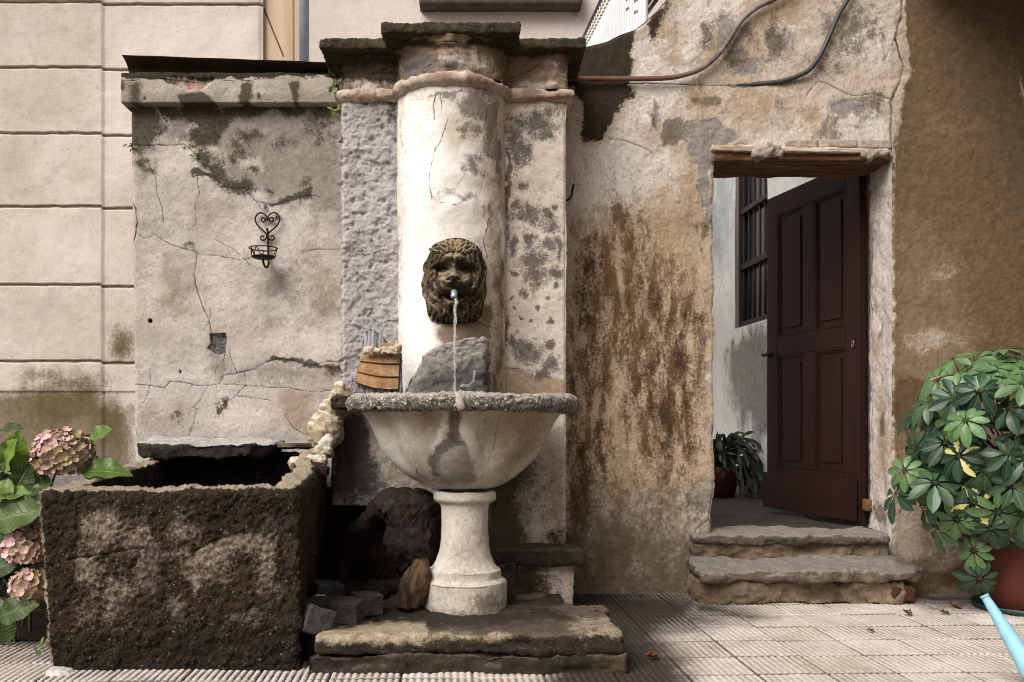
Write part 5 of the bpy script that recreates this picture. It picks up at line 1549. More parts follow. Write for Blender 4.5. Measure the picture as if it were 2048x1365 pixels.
A = dict(grey=mx(blob(px, py, 930, 1110, 30, 36) * 0.75, blob(px, py, 960, 1080, 16, 60) * 0.6, blob(px, py, 930, 1150, 40, 14) * 0.6, blob(px, py, 890, 1190, 60, 30) * 0.45, blob(px, py, 985, 1190, 30, 30) * 0.7),
         foot=mx(smooth(py, 1195, 1245) * 0.85, blob(px, py, 975, 1210, 40, 26) * 0.8))
obj('pedestal', V, Fq, m_ped, fo, A)
# plinth ledge and block at the right, dark recess at the left
m_ledge = stone('dark ledge stone', S(104, 92, 76, 0.5), S(70, 60, 46, 0.42), scale=9, bump=0.9, up=S(120, 108, 90, 0.55))
V, Fq = rbox(P(958, 1132, 4.27), P(1168, 1098, 4.27) + Vector((0, 0.5, 0)), 0.02, 0.008, 0.01, 9, 4, 3, 0.003)
obj('plinth_ledge', V, Fq, m_ledge, fo)
V, Fq, A = flat_face(P(985, 0, 4.33).x, P(1146, 0, 4.33).x, -0.01, P(0, 1128, 4.33).z, 4.33, 0.007, [(6, 0.012, 4, 1), (22, 0.006, 4, 2)], lambda px, py, V: dict(crack=np.full(len(px), 9.0), ochre=np.full(len(px), 0.4), grey=blob(px, py, 1060, 1170, 60, 40) * 0.8,
                 dark=mx(polym(px, py, [(950, 1120), (1100, 1120), (1090, 1170), (1120, 1230), (950, 1230)], 24), smooth(py, 1195, 1225) * 0.7)), seed=13)
obj('plinth_block', V, Fq, m_pil, fo, A)
m_hole = stone('shade-dark masonry', S(66, 44, 28, 0.45), S(40, 26, 16, 0.4), S(84, 54, 34, 0.5), scale=7, bump=1.0)  # the recess's deep shade is put into this colour
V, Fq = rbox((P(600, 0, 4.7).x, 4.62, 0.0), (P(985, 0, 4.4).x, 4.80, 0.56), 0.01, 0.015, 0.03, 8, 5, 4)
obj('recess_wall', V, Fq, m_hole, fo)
# kerb slab below
m_plinth = stone('wet mossy gneiss', S(86, 70, 48, 0.46), S(54, 42, 28, 0.4), S(116, 96, 68, 0.5), scale=9, bump=1.0, rough_=0.7, up=S(126, 112, 94, 0.56), layers=[
    ('wet', S(44, 34, 24, 0.42), S(76, 60, 42, 0.48), dict(nscale=14, amp=1.0, edge=0.3, op=0.9)),
    ('edge', S(224, 206, 178, 0.8), S(198, 176, 144, 0.72), dict(nscale=16, amp=0.9, edge=0.18, op=0.92))])


def slab_warp(q):
    q = q.copy()
    q[:, 1] += (1 - smooth(q[:, 1], 3.25, 3.4)) * fbm(q * np.array([1, 0, 0.3]), 4, 4, 0.6, 121) * 0.02
    q[:, 2] -= np.clip((q[:, 1] - 3.27) / 0.5, 0, 1) * 0.034
    return q


x0, x1 = P(628, 0, 3.28).x, P(1250, 0, 3.28).x
V, Fq = rbox((x0, 3.27, 0.070), (x1, 3.96, 0.143), 0.018, 0.008, 0.012, 7, 5, 122, 0.004, 45, slab_warp)
px, py = to_px(V)
q = np.stack([px, py, px * 0], 1)
wy = py + fbm(q, 0.02, 4, 0.6, 124) * 8
A = dict(edge=mx(polym(px, wy, [(600, 1252), (845, 1246), (862, 1272), (840, 1284), (600, 1292)], 13), polym(px, wy, [(830, 1268), (1010, 1264), (1040, 1276), (850, 1286)], 12) * 0.75, polym(px, wy, [(1120, 1240), (1215, 1228), (1262, 1262), (1262, 1284), (1150, 1280)], 14) * 0.55), wet=mx(polym(px, wy, [(600, 1200), (1120, 1215), (1150, 1240), (1000, 1252), (600, 1262)], 16), polym(px, wy, [(600, 1290), (1260, 1280), (1260, 1400), (600, 1400)], 8)))
obj('kerb_slab', flake(V, Fq, 7, 0.010, 127, 4.0), Fq, m_plinth, fo, A)
V, Fq = rbox((P(612, 0, 3.27).x, 3.262, -0.012), (P(1254, 0, 3.27).x, 3.96, 0.073), 0.014, 0.009, 0.014, 6, 5, 125, 0.004, 40, slab_warp)
obj('kerb_course', flake(V, Fq, 7, 0.016, 128, 3.0), Fq, m_plinth, fo, dict(edge=np.zeros(len(V)), wet=np.full(len(V), 0.45)))
V, Fq = rbox((P(600, 0, 4.3).x, 3.95, -0.01), (P(1120, 0, 4.3).x, 4.80, 0.098), 0.01, 0.02, 0.012, 7, 4, 126)
obj('footing', V, Fq, m_plinth, fo, dict(edge=np.zeros(len(V)), wet=np.full(len(V), 0.7)))

# falling water
m_water = NB('falling water', 0.08, 0.6)
m_water.b.inputs['Base Color'].default_value = (0.92, 0.94, 0.96, 1)
m_water.b.inputs['Transmission Weight'].default_value = 0.8
m_water.b.inputs['IOR'].default_value = 1.33
m_water.bump(m_water.noise(60, 4, 0.6, m_water.vec(1, 1, 0.4)), 0.6, 0.01)
m_water = m_water.m
pts = []
for t in np.linspace(0, 1, 60):
    py_ = 599 + t * 200
    pts.append(P(911.5 + 1.0 * math.sin(t * 9) * (1 - t) - 2.0 * (t > 0.06) + 0.6 * math.sin(t * 40), py_, WY - 0.03 * math.sqrt(t)))
rr_ = np.random.RandomState(3)
rad = 0.0052 * (1 + np.clip(rr_.normal(size=60), -1.3, 1.5) * 0.45 * np.linspace(0.25, 1, 60)) * np.linspace(1.3, 0.8, 60)
rad = np.maximum(rad, 0.0014)
V, Fq = tube(np.array(pts), list(rad), 9)
tag(obj('water_jet', V, Fq, m_water), 'thin stream of water falling from the lion spout into the basin', 'water')
V, Fq = lathe([(0.0, 0.962), (0.2, 0.9622), (0.385, 0.9624)], BX, BY, 64)
m_pool = plain('basin water', (0.03, 0.035, 0.03, 1), 0.05, spec=0.5, bump=0.1)
tag(obj('water', V, Fq, m_pool), kind='structure')

# ------------------------------------------------------------------ stone trough
TF, TB = 3.30, 4.62
m_trough = stone('mossy pebbly concrete', S(92, 68, 38, 0.42), S(58, 40, 18, 0.36), None, scale=9, speck=(135, S(190, 172, 146, 0.68), 0.84), bump=1.0, fine=110, layers=[
    ('light', S(204, 186, 168, 0.74), S(136, 112, 88, 0.54), dict(nscale=18, amp=1.5, edge=0.25, op=0.9, grain=2.4)),
    ('moss', S(64, 54, 20, 0.38), S(46, 38, 16, 0.34), dict(nscale=9, amp=0.8, edge=0.3, op=0.75)),
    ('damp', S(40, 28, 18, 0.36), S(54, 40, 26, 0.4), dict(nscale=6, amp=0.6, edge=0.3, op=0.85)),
    ('rim', S(220, 202, 178, 0.8), S(184, 162, 134, 0.7), dict(nscale=34, amp=0.8, edge=0.15, op=0.95))])


def rrect(x0, x1, y0, y1, r, nf, nsd, nb):
    """rounded rectangle loop: front nf points left->right, right side, back, left side"""
    pts = []
    for x in np.linspace(x0 + r, x1 - r, nf):
        pts.append((x, y0))
    for t in np.linspace(-math.pi / 2, 0, 7)[1:-1]:
        pts.append((x1 - r + r * math.cos(t), y0 + r + r * math.sin(t)))
    for y in np.linspace(y0 + r, y1 - r, nsd):
        pts.append((x1, y))
    for t in np.linspace(0, math.pi / 2, 7)[1:-1]:
        pts.append((x1 - r + r * math.cos(t), y1 - r + r * math.sin(t)))
    for x in np.linspace(x1 - r, x0 + r, nb):
        pts.append((x, y1))
    for t in np.linspace(math.pi / 2, math.pi, 7)[1:-1]:
        pts.append((x0 + r + r * math.cos(t), y1 - r + r * math.sin(t)))
    for y in np.linspace(y1 - r, y0 + r, nsd):
        pts.append((x0, y))
    for t in np.linspace(math.pi, 1.5 * math.pi, 7)[1:-1]:
        pts.append((x0 + r + r * math.cos(t), y0 + r + r * math.sin(t)))
    return np.array(pts)


tx0, tx1 = P(74, 0, TF).x, P(611, 0, TF).x
Hh = 0.655
spec_ = [(0.0, z_) for z_ in np.linspace(0.008, Hh - 0.035, 118)]
spec_ += [(0.03 - 0.03 * math.cos(t), Hh - 0.035 + 0.033 * math.sin(t)) for t in np.linspace(0.15, math.pi / 2, 8)]
spec_ += [(0.045, Hh - 0.001), (0.06, Hh), (0.075, Hh - 0.001)]
spec_ += [(0.09 + 0.015 * math.sin(t), Hh - 0.015 + 0.014 * math.cos(t)) for t in np.linspace(0.1, math.pi / 2, 5)]
spec_ += [(0.107, z_) for z_ in np.linspace(Hh - 0.03, 0.20, 16)] + [(0.16, 0.19), (0.4, 0.185)]
loops = []
for ins, z_ in spec_:
    t = 1 - z_ / Hh
    lp = rrect(tx0 + ins + 0.045 * t, tx1 - ins - 0.028 * t, TF + ins * 0.9, TB - ins, 0.022 if ins < 0.05 else 0.04, 190, 70, 40)
    loops.append(np.concatenate([lp, np.full((len(lp), 1), z_)], 1))
n = len(loops[0])
V = np.concatenate(loops)
Fq = gridf(n, len(spec_), True)
V = flake(V, Fq, 6, 0.010, 137, 1.5)
ins = np.repeat([s_[0] for s_ in spec_], n)
zz = V[:, 2].copy()
V = rough(V, Fq, (3.5, 0.014, 4, 131), (14, 0.010, 4, 132), (55, 0.007, 3, 133), (120, 0.005, 2, 134))
top = smooth(zz, 0.3, Hh)
dep = np.clip((V[:, 1] - TF) / (TB - TF), 0, 1)
V[:, 2] += top * dep * 0.085
V[:, 2] += top * 0.010 * smooth(V[:, 0], -1.3, -0.6)
# chipped, stepped right-hand rim towards the back
rgt = smooth(V[:, 0], tx1 - 0.22, tx1 - 0.02)
V[:, 2] += top * rgt * 0.05 * smooth(V[:, 1], 3.65, 4.2)
V[:, 0] -= smooth(V[:, 0], tx1 - 0.22, tx1 - 0.05) * 0.15 * np.clip((V[:, 1] - TF) / (TB - TF), 0, 1)
V[:, 0] -= top * smooth(V[:, 0], tx1 - 0.3, tx1 - 0.12) * 0.03 * fbm(V * np.array([0, 1, 0]), 6, 3, 0.6, 139)
px, py = to_px(V)
q = np.stack([px, py, px * 0], 1)
wx, wy = px + fbm(q, 0.02, 4, 0.55, 135) * 18, py + fbm(q, 0.02, 4, 0.55, 136) * 14
A = dict(light=mx(blob(wx, wy, 205, 1060, 34, 40), blob(wx, wy, 270, 1070, 40, 34) * 0.85, blob(wx, wy, 365, 1050, 30, 24) * 0.75, polym(wx, wy, [(385, 1110), (440, 1075), (510, 1068), (540, 1090), (470, 1104), (400, 1160), (390, 1185), (376, 1150)], 14),
                  blob(wx, wy, 300, 1140, 34, 50) * 0.9, blob(wx, wy, 415, 1120, 40, 36), blob(wx, wy, 180, 1150, 26, 70) * 0.8, blob(wx, wy, 530, 1120, 18, 60) * 0.8, blob(wx, wy, 500, 1240, 60, 10) * 0.8, blob(wx, wy, 350, 1230, 24, 26) * 0.7, blob(wx, wy, 230, 1200, 40, 40) * 0.7),
         moss=mx(polym(wx, wy, [(80, 990), (600, 985), (600, 1030), (420, 1060), (330, 1030), (250, 1040), (160, 1020), (90, 1040)], 20), blob(wx, wy, 120, 1100, 30, 80) * 0.8, blob(wx, wy, 480, 1050, 80, 30) * 0.7) * (V[:, 1] < 3.5),
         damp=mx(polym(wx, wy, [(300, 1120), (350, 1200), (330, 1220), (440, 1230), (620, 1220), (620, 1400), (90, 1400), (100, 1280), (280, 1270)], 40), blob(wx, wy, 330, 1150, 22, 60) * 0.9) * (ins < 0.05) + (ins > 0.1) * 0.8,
         rim=np.clip(smooth(ins, 0.004, 0.03) - smooth(ins, 0.095, 0.108), 0, 1) * 0.95 + (V[:, 0] < tx0 + 0.013 + 0.045 * (1 - zz / Hh)) * 0.55 * (V[:, 1] < 3.42))
# cracks across the front as real grooves
gr = np.minimum(dline(px, py, [(140, 1118), (190, 1112), (240, 1103), (287, 1096)]) / 2.2, dline(px, py, [(385, 1104), (430, 1080), (480, 1068)]) / 2.5)
V[:, 1] += (V[:, 1] < 3.4) * (1 - smooth(gr, 0.4, 1.6)) * 0.012
tr = obj('stone_trough', V, Fq, m_trough, None, A)
tag(tr, 'big rough stone trough with mossy dark front, left of the fountain', 'trough')

# slates lying across the back of the trough
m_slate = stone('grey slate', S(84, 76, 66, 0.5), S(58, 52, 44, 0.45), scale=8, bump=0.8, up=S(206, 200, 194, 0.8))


def flat_stone(name, outline, z0, z1, amp, mat, label, cat, group=None, seed=0, tilt=None, step=0.012):
    """thin slab with an irregular outline given in plan (x, y)"""
    o = np.array(outline + outline[:1], float)
    seg = np.concatenate([[0], np.cumsum(np.hypot(*np.diff(o, axis=0).T))])
    nn = max(40, int(seg[-1] / step))
    t = np.linspace(0, seg[-1], nn, endpoint=False)
    lp = np.stack([np.interp(t, seg, o[:, 0]), np.interp(t, seg, o[:, 1])], 1)
    cen = lp.mean(0)
    rows = []
    for k, (sc_, z_) in enumerate([(0.05, z0), (0.4, z0), (0.75, z0), (0.955, z0), (0.972, z0 + (z1 - z0) * 0.12), (0.985, z0 + (z1 - z0) * 0.4), (0.998, z0 + (z1 - z0) * 0.65), (1.0, z1 - (z1 - z0) * 0.12), (0.99, z1), (0.9, z1), (0.7, z1), (0.4, z1), (0.05, z1)]):
        rows.append(np.concatenate([cen + (lp - cen) * sc_, np.full((nn, 1), z_)], 1))
    V = np.concatenate(rows)
    Fq = gridf(nn, len(rows), True)
    V = rough(V, Fq, (8, amp, 4, seed), (40, amp * 0.4, 3, seed + 1))
    V = flake(V, Fq, 10, amp * 0.6, seed + 2, 4.0)
    if tilt is not None:
        for ang, ax in tilt:
            V = rot(V, ang, ax, (cen[0], cen[1], (z0 + z1) / 2))
    return tag(obj(name, V, Fq, mat), label, cat, group)


z_ = P(0, 897, 4.25).z
flat_stone('slate', [(P(272, 0, 4.25).x, 4.27), (P(300, 0, 4.25).x, 4.22), (P(430, 0, 4.25).x, 4.19), (P(505, 0, 4.25).x, 4.20), (P(545, 0, 4.3).x, 4.32), (P(545, 0, 4.4).x, 4.72), (P(300, 0, 4.6).x, 4.72)], z_ - 0.032, z_ + 0.030, 0.018, m_slate,
           'long grey slate slab lying across the back of the stone trough', 'slate', 'slates on the trough', 1, [(math.radians(2.2), 'X'), (math.radians(0.8), 'Y')])
z_ = P(0, 896, 4.3).z
flat_stone('slate', [(P(546, 0, 4.3).x, 4.36), (P(590, 0, 4.3).x, 4.28), (P(640, 0, 4.3).x, 4.33), (P(652, 0, 4.4).x, 4.52), (P(610, 0, 4.6).x, 4.72), (P(552, 0, 4.6).x, 4.72)], z_ - 0.008, z_ + 0.018, 0.006, stone('tan slate', S(150, 134, 112, 0.65), S(110, 96, 78, 0.55), scale=8, up=S(206, 190, 164, 0.75)),
           'short tan slate beside the long slab at the back of the trough', 'slate', 'slates on the trough', 5, [(math.radians(-2), 'X')])
flat_stone('slate', [(P(296, 0, 4.2).x, 4.25), (P(330, 0, 4.2).x, 4.22), (P(344, 0, 4.3).x, 4.4), (P(300, 0, 4.4).x, 4.5)], P(0, 918, 4.25).z, P(0, 909, 4.25).z, 0.004, m_slate, 'small grey slate wedged under the left end of the long slab', 'slate', 'slates on the trough', 6)

m_lrock = stone('pale yellow limestone', S(226, 210, 182, 0.82), S(190, 162, 118, 0.66), S(126, 96, 62, 0.5), scale=18, bump=1.0, up=S(236, 226, 208, 0.88))
m_white_st = stone('white quartz', S(228, 222, 214, 0.85), S(206, 196, 186, 0.8), scale=14, bump=0.4)


def boulder(name, cpx, cpy, Y, sx, sy, sz, mat, label, cat='stone', group=None, seed=0, r_=0.45, amp=0.16, rots=(), step=None, cuts=0, parent=None):
    """sx, sy, sz in metres"""
    c = np.array(P(cpx, cpy, Y))
    h_ = np.array([sx, sy, sz]) / 2
    V, Fq = rbox(c - h_, c + h_, min(sx, sy, sz) * r_, step or max(0.006, min(sx, sy, sz) / 16), min(sx, sy, sz) * amp, 0.55 / min(sx, sy, sz), 4, seed, min(sx, sy, sz) * 0.05, 3.2 / min(sx, sy, sz))
    rr = np.random.RandomState(seed + 100)
    for _ in range(cuts):                       # flat broken faces
        nn = rr.normal(size=3)
        nn /= np.linalg.norm(nn)
        dd = (V - c) @ nn
        lim = np.abs(h_ * nn).sum() * 0.62
        V = V - np.outer(np.maximum(0, dd - lim) * 0.9, nn)
    if name == 'rubble_stone':
        V = flake(V, Fq, 16, 0.016, seed + 40, 1.3)
    for ang, ax in rots:
        V = rot(V, ang, ax, c)
    o = obj(name, V, Fq, mat, parent)
    return tag(o, label, cat, group) if label else o


boulder('rubble_stone', 672, 808, 4.36, 0.10, 0.18, 0.20, m_lrock, 'tan pitted stone wedged against the pilaster at the left end of the basin rim', group='rubble stones by the basin', seed=1, rots=[(math.radians(35), 'Y')], amp=0.2)
boulder('rubble_stone', 652, 858, 4.34, 0.13, 0.18, 0.17, m_lrock, 'large pale yellow stone above the slates, left of the basin', group='rubble stones by the basin', seed=2, rots=[(math.radians(18), 'Y')], amp=0.18, cuts=2)
boulder('rubble_stone', 655, 884, 4.22, 0.05, 0.06, 0.055, m_white_st, 'small white triangular stone at the end of the short tan slate', group='rubble stones by the basin', seed=3, rots=[(math.radians(40), 'Y')], cuts=3)
boulder('rubble_stone', 650, 906, 4.18, 0.08, 0.08, 0.05, m_lrock, 'small rounded yellowish stone on the right rim of the trough', group='rubble stones by the basin', seed=4, cuts=1)
boulder('rubble_stone', 690, 806, 4.30, 0.12, 0.14, 0.09, stone('dark pitted stone', S(104, 90, 72, 0.5), S(70, 58, 44, 0.42), scale=16, bump=1.0, up=S(170, 156, 136, 0.65)), 'dark pitted stone under the left end of the basin rim', group='rubble stones by the basin', seed=6, amp=0.25)
boulder('rubble_stone', 618, 926, 4.10, 0.16, 0.14, 0.06, m_lrock, 'flat pale stone lying on the right rim of the trough', group='rubble stones by the basin', seed=5, cuts=2, rots=[(math.radians(-8), 'Y')])
m_bark = NB('weathered dark wood', 0.85)
c_ = m_bark.mix(m_bark.step(m_bark.noise(16, 8, 0.7, m_bark.vec(0.3, 1, 1.6)), 0.35, 0.65), S(58, 38, 26, 0.42), S(96, 66, 44, 0.5))
c_ = m_bark.mix(m_bark.step(m_bark.noise(34, 6, 0.7, m_bark.vec(0.25, 1, 2)), 0.58, 0.7), c_, S(168, 142, 116, 0.6))
m_bark.bump(m_bark.noise(30, 8, 0.7, m_bark.vec(0.25, 1, 2.5)), 1.0, 0.012)
m_bark = m_bark.color(c_)
V, Fq = tube(catmull([P(612, 934, 4.0), P(632, 936, 3.98), P(656, 944, 3.97)], 6), [0.026, 0.034, 0.022], 14)
tag(obj('bark_piece', rough(V, Fq, (20, 0.012, 4, 3)), Fq, m_bark), 'short reddish piece of bark lying on the right rim of the trough', 'wood')

# ------------------------------------------------------------------ things on the basin
m_wedge = stone('grey granite', S(186, 178, 168, 0.74), S(158, 150, 142, 0.68), S(196, 184, 168, 0.74), scale=22, bump=1.0, fine=140, up=S(204, 192, 176, 0.78), layers=[
    ('wet', S(112, 110, 110, 0.58), S(88, 86, 86, 0.52), dict(nscale=20, amp=1.2, edge=0.3, op=0.85, grain=1.8)), ('lime', S(214, 210, 206, 0.85), S(196, 190, 186, 0.8), dict(nscale=50, amp=0.5, edge=0.12))])
YS = 4.11
rows = []
L_ = [(783, 804), (770, 806), (757, 812), (745, 820), (733, 828), (722, 834), (711, 838), (700, 843), (692, 850), (685, 862), (679, 875), (674, 888), (670, 900), (667, 915), (664, 932), (662, 945), (661, 952)]
Ry = lambda y: np.interp(y, [661, 664, 668, 680, 700, 783], [966, 970, 973, 974, 975, 977])
for y_, xl in L_:
    t = (783 - y_) / 122
    rows.append((P(0, y_ + 14, YS).z, P(xl, 0, YS).x, P(float(Ry(y_)), 0, YS).x, YS + 0.03 * t ** 2 - 0.02, YS + 0.15 + 0.02 * t))
rows = interp_rows(rows, 60)
V, Fq = rows_loft(rows, 150, 7)
V = rough(V, Fq, (9, 0.012, 4, 141), (40, 0.006, 3, 142), (90, 0.003, 2, 144))
px, py = to_px(V)
q = np.stack([px, py, px * 0], 1)
wy = py + fbm(q, 0.03, 4, 0.6, 143) * 8
A = dict(wet=polym(px, wy, [(815, 790), (850, 745), (900, 728), (940, 722), (990, 735), (990, 800)], 26), lime=np.clip(1 - 0.5 * np.minimum(dline(px, py, [(949, 742), (947, 762), (936, 772), (922, 772), (920, 785)]) / 1.6, dline(px, py, [(936, 772), (925, 770)]) / 2), 0, 1))
tag(obj('leaning_stone', V, Fq, m_wedge, None, A), 'grey wedge-shaped stone leaning on the column behind the water stream', 'stone')

orn = thing('driftwood_ornament', 'grey driftwood piece with a layered terracotta shard, standing on the basin rim', 'ornament', P(755, 790, 4.12))
m_drift = NB('silvery driftwood', 0.85)
c_ = m_drift.mix(m_drift.step(m_drift.noise(30, 7, 0.7, m_drift.vec(1.6, 1, 0.16)), 0.38, 0.62), S(112, 110, 112, 0.55), S(196, 194, 194, 0.75))
m_drift.bump(m_drift.noise(40, 7, 0.7, m_drift.vec(1.8, 1, 0.12)), 1.0, 0.012)
m_drift = m_drift.color(c_)
YO = 4.10
tops = lambda x: np.interp(x, [706, 722, 730, 738, 748, 762, 776, 790, 800, 806], [700, 690, 664, 656, 660, 672, 688, 698, 706, 712])
rows = []
for t in np.linspace(0, 1, 40):
    rows.append((t, 0, 0, 0, 0))
a = np.linspace(0, 2 * math.pi, 120, endpoint=False)
m_ = (np.abs(np.cos(a)) ** 7 + np.abs(np.sin(a)) ** 7) ** (-1 / 7)
Vv = []
for t in np.linspace(0, 1, 44):
    xl, xr = 706 + 16 * t, 805 - 3 * t
    xx = (xl + xr) / 2 + (xr - xl) / 2 * np.cos(a) * m_
    yt = tops(xx) * t + 798 * (1 - t)
    Y_ = YO + 0.028 * np.sin(a) * m_ + 0.05 * t
    Vv.append(np.stack([(xx - CX) * YO / F, Y_ + 0.005 * np.sin(xx * 0.9) * (np.sin(a) < 0), EYE - (yt - HY) * YO / F], 1))
n_ = 120
Vv = np.concatenate(Vv + [Vv[-1].mean(0)[None]])
Ff = [tuple(f) for f in gridf(n_, 44, True)] + [(44 * n_, 43 * n_ + i, 43 * n_ + (i + 1) % n_) for i in range(n_)]
obj('driftwood', rough(Vv, Ff, (20, 0.005, 3, 1)), Ff, m_drift, orn)
m_terra = stone('layered terracotta', S(206, 160, 116, 0.76), S(172, 128, 90, 0.68), S(196, 172, 138, 0.74), scale=18, bump=0.8)
xs = np.linspace(0, 1, 70)
ys = np.linspace(0, 1, 90)
U, T = np.meshgrid(xs, ys)
u, t = U.ravel(), T.ravel()
xl = 724 - 14 * t
xr = 800 - 3 * t
yy = (702 + 62 * t) + 16 * t * u + 6 * np.sin(u * 3.1) * t
pxx = xl + (xr - xl) * u
band = (t * 3.0) % 1.0
prr = 0.030 + 0.016 * t + 0.012 * band - 0.016 * (1 - smooth(band, 0.0, 0.12)) - 0.03 * (2 * u - 1) ** 2 * 0.5
front = np.stack([(pxx - CX) * YO / F, YO - prr + 0.03 * (1 - t), EYE - (yy - HY) * YO / F], 1)
back = front + np.array([0, 0.022, 0])
g = Geo()
g.add(front, gridf(70, 90))
g.add(back, gridf(70, 90)[:, ::-1])
for idx in (np.arange(70), np.arange(70) + 89 * 70, np.arange(90) * 70, np.arange(90) * 70 + 69):
    g.add(np.concatenate([front[idx], back[idx]]), gridf(len(idx), 2))
V = np.concatenate(g.V)
obj('terracotta_shard', V + np.array([0, 1, 0]) * (fbm(V, 25, 4, 0.5, 151) * 0.004)[:, None], g.F, m_terra, orn)
m_crust = stone('cream plaster crust', S(236, 222, 196, 0.88), S(214, 192, 158, 0.8), scale=30, bump=0.9)
g = Geo()
for k, (x_, y_, sx_, sz_) in enumerate(((738, 702, 0.05, 0.034), (756, 702, 0.04, 0.024), (772, 701, 0.05, 0.034), (788, 700, 0.05, 0.04), (797, 697, 0.03, 0.04))):
    c = np.array(P(x_, y_, YO - 0.035))
    h_ = np.array([sx_, 0.035, sz_]) / 2
    V, Fq = rbox(c - h_, c + h_, 0.012, 0.004, 0.010, 30, 4, k, 0.003, 90)
    g.add(V, Fq)
g.build('plaster_crust', m_crust, orn)
V, Fq = rbox(P(763, 700, YO - 0.02), P(797, 686, YO - 0.02) + Vector((0, 0.03, 0)), 0.01, 0.005, 0.01, 25, 4, 9)
obj('terracotta_lump', V, Fq, m_terra, orn)
m_lilac = plain('lilac plastic', S(176, 150, 168, 0.7), 0.5, var=0.08)
g = Geo()
for (x0, x1, y0, y1) in ((701, 704, 786, 757), (709, 712, 786, 752), (704, 709, 786, 783), (704, 709, 776, 773.5), (704, 709, 767, 764.5), (704, 709, 758, 755.5)):
    g.add(*rbox(P(x0, y0, YO - 0.04), P(x1, y1, YO - 0.04) + Vector((0, 0.006, 0)), 0.001, 0.01))
g.build('lilac_grid', m_lilac, orn)
V, Fq = rbox(P(709, 792, YO - 0.06), P(726, 786.5, YO - 0.06) + Vector((0, 0.03, 0)), 0.002, 0.01)
obj('lilac_foot', V, Fq, m_lilac, orn)

# ------------------------------------------------------------------ wood and setts beneath the basin
m_root = NB('dark gnarled root', 0.7, 0.4)
c_ = m_root.mix(m_root.step(m_root.noise(14, 8, 0.7, m_root.vec(1, 1, 0.35), 1.0), 0.35, 0.65), S(34, 18, 9, 0.34), S(70, 42, 22, 0.4))
c_ = m_root.mix(m_root.step(m_root.noise(40, 7, 0.7, m_root.vec(1, 1, 0.3)), 0.62, 0.68), c_, S(128, 100, 74, 0.5))
m_root.bump(m_root.noise(30, 8, 0.75, m_root.vec(1, 1, 0.3), 0.6), 1.0, 0.02)
m_root = m_root.color(c_)
YR = 4.05
rows = interp_rows([(P(0, 1150, YR).z, P(808, 0, YR).x, P(846, 0, YR).x, YR - 0.02, YR + 0.08), (P(0, 1120, YR).z, P(784, 0, YR).x, P(856, 0, YR).x, YR - 0.06, YR + 0.1), (P(0, 1085, YR).z, P(776, 0, YR).x, P(864, 0, YR).x, YR - 0.08, YR + 0.12), (P(0, 1050, YR).z, P(782, 0, YR).x, P(872, 0, YR).x, YR - 0.08, YR + 0.14),
                    (P(0, 1022, YR).z, P(760, 0, YR).x, P(880, 0, YR).x, YR - 0.09, YR + 0.16), (P(0, 1006, YR).z, P(752, 0, YR).x, P(880, 0, YR).x, YR - 0.08, YR + 0.16), (P(0, 996, YR).z, P(775, 0, YR).x, P(872, 0, YR).x, YR - 0.05, YR + 0.14), (P(0, 990, YR).z, P(800, 0, YR).x, P(850, 0, YR).x, YR, YR + 0.1)], 60)
V, Fq = rows_loft(rows, 110, 2.6)
ang_ = np.arctan2(V[:, 1] - YR, V[:, 0] - P(828, 0, YR).x)
N_ = vnormals(V, Fq)
Vq = V * np.array([1, 1, 0.3]) + np.stack([0.05 * np.sin(V[:, 2] * 18), V[:, 0] * 0, V[:, 0] * 0], 1)
V = V + N_ * (fbm(V, 9, 3, 0.5, 161) * 0.022 + (0.6 - np.abs(fbm(Vq, 34, 4, 0.6, 162))) * 0.022 + fbm(Vq, 90, 3, 0.6, 163) * 0.007)[:, None]
tag(obj('tree_root', V, Fq, m_root), 'dark gnarled tree root with pale edges, beside the white pedestal', 'root', 'old wood under the basin')
V, Fq = tube(catmull([P(845, 1008, 4.16), P(800, 998, 4.15), P(765, 1012, 4.16), P(735, 1040, 4.2), P(712, 1080, 4.26), P(690, 1130, 4.3), P(676, 1190, 4.32)], 8), [0.05, 0.05, 0.045, 0.05, 0.05, 0.045, 0.05], 16)
m_redw = plain('red-brown rotten wood', S(66, 30, 14, 0.38), 0.85, var=0.4, scale=30, bump=0.8)
tag(obj('tree_root', rough(V, Fq, (12, 0.02, 4, 3), (40, 0.01, 3, 4)), Fq, m_redw), 'long reddish root arching in the dark recess under the basin', 'root', 'old wood under the basin')
rows = interp_rows([(P(0, 1216, 3.86).z, P(796, 0, 3.86).x, P(842, 0, 3.86).x, 3.83, 3.93), (P(0, 1175, 3.86).z, P(800, 0, 3.86).x, P(852, 0, 3.86).x, 3.82, 3.93), (P(0, 1145, 3.86).z, P(812, 0, 3.86).x, P(854, 0, 3.86).x, 3.83, 3.92), (P(0, 1122, 3.86).z, P(830, 0, 3.86).x, P(850, 0, 3.86).x, 3.85, 3.90)], 40)
V, Fq = rows_loft(rows, 70, 3.5)
N_ = vnormals(V, Fq)
V = V + N_ * (fbm(V, 12, 3, 0.5, 165) * 0.010 + (0.6 - np.abs(fbm(V * np.array([1, 1, 0.15]), 40, 4, 0.55, 166))) * 0.014)[:, None]
V = rot(V, math.radians(4), 'Y', V.mean(0))
m_split = NB('split firewood', 0.85)
c_ = m_split.mix(m_split.step(m_split.noise(26, 8, 0.7, m_split.vec(1, 1, 0.12)), 0.35, 0.65), S(54, 36, 24, 0.42), S(128, 98, 70, 0.55))
m_split.bump(m_split.noise(40, 8, 0.7, m_split.vec(1, 1, 0.1)), 1.0, 0.012)
m_split = m_split.color(c_)
tag(obj('firewood', V, Fq, m_split), 'short split log standing against the foot of the white pedestal', 'firewood', 'old wood under the basin')
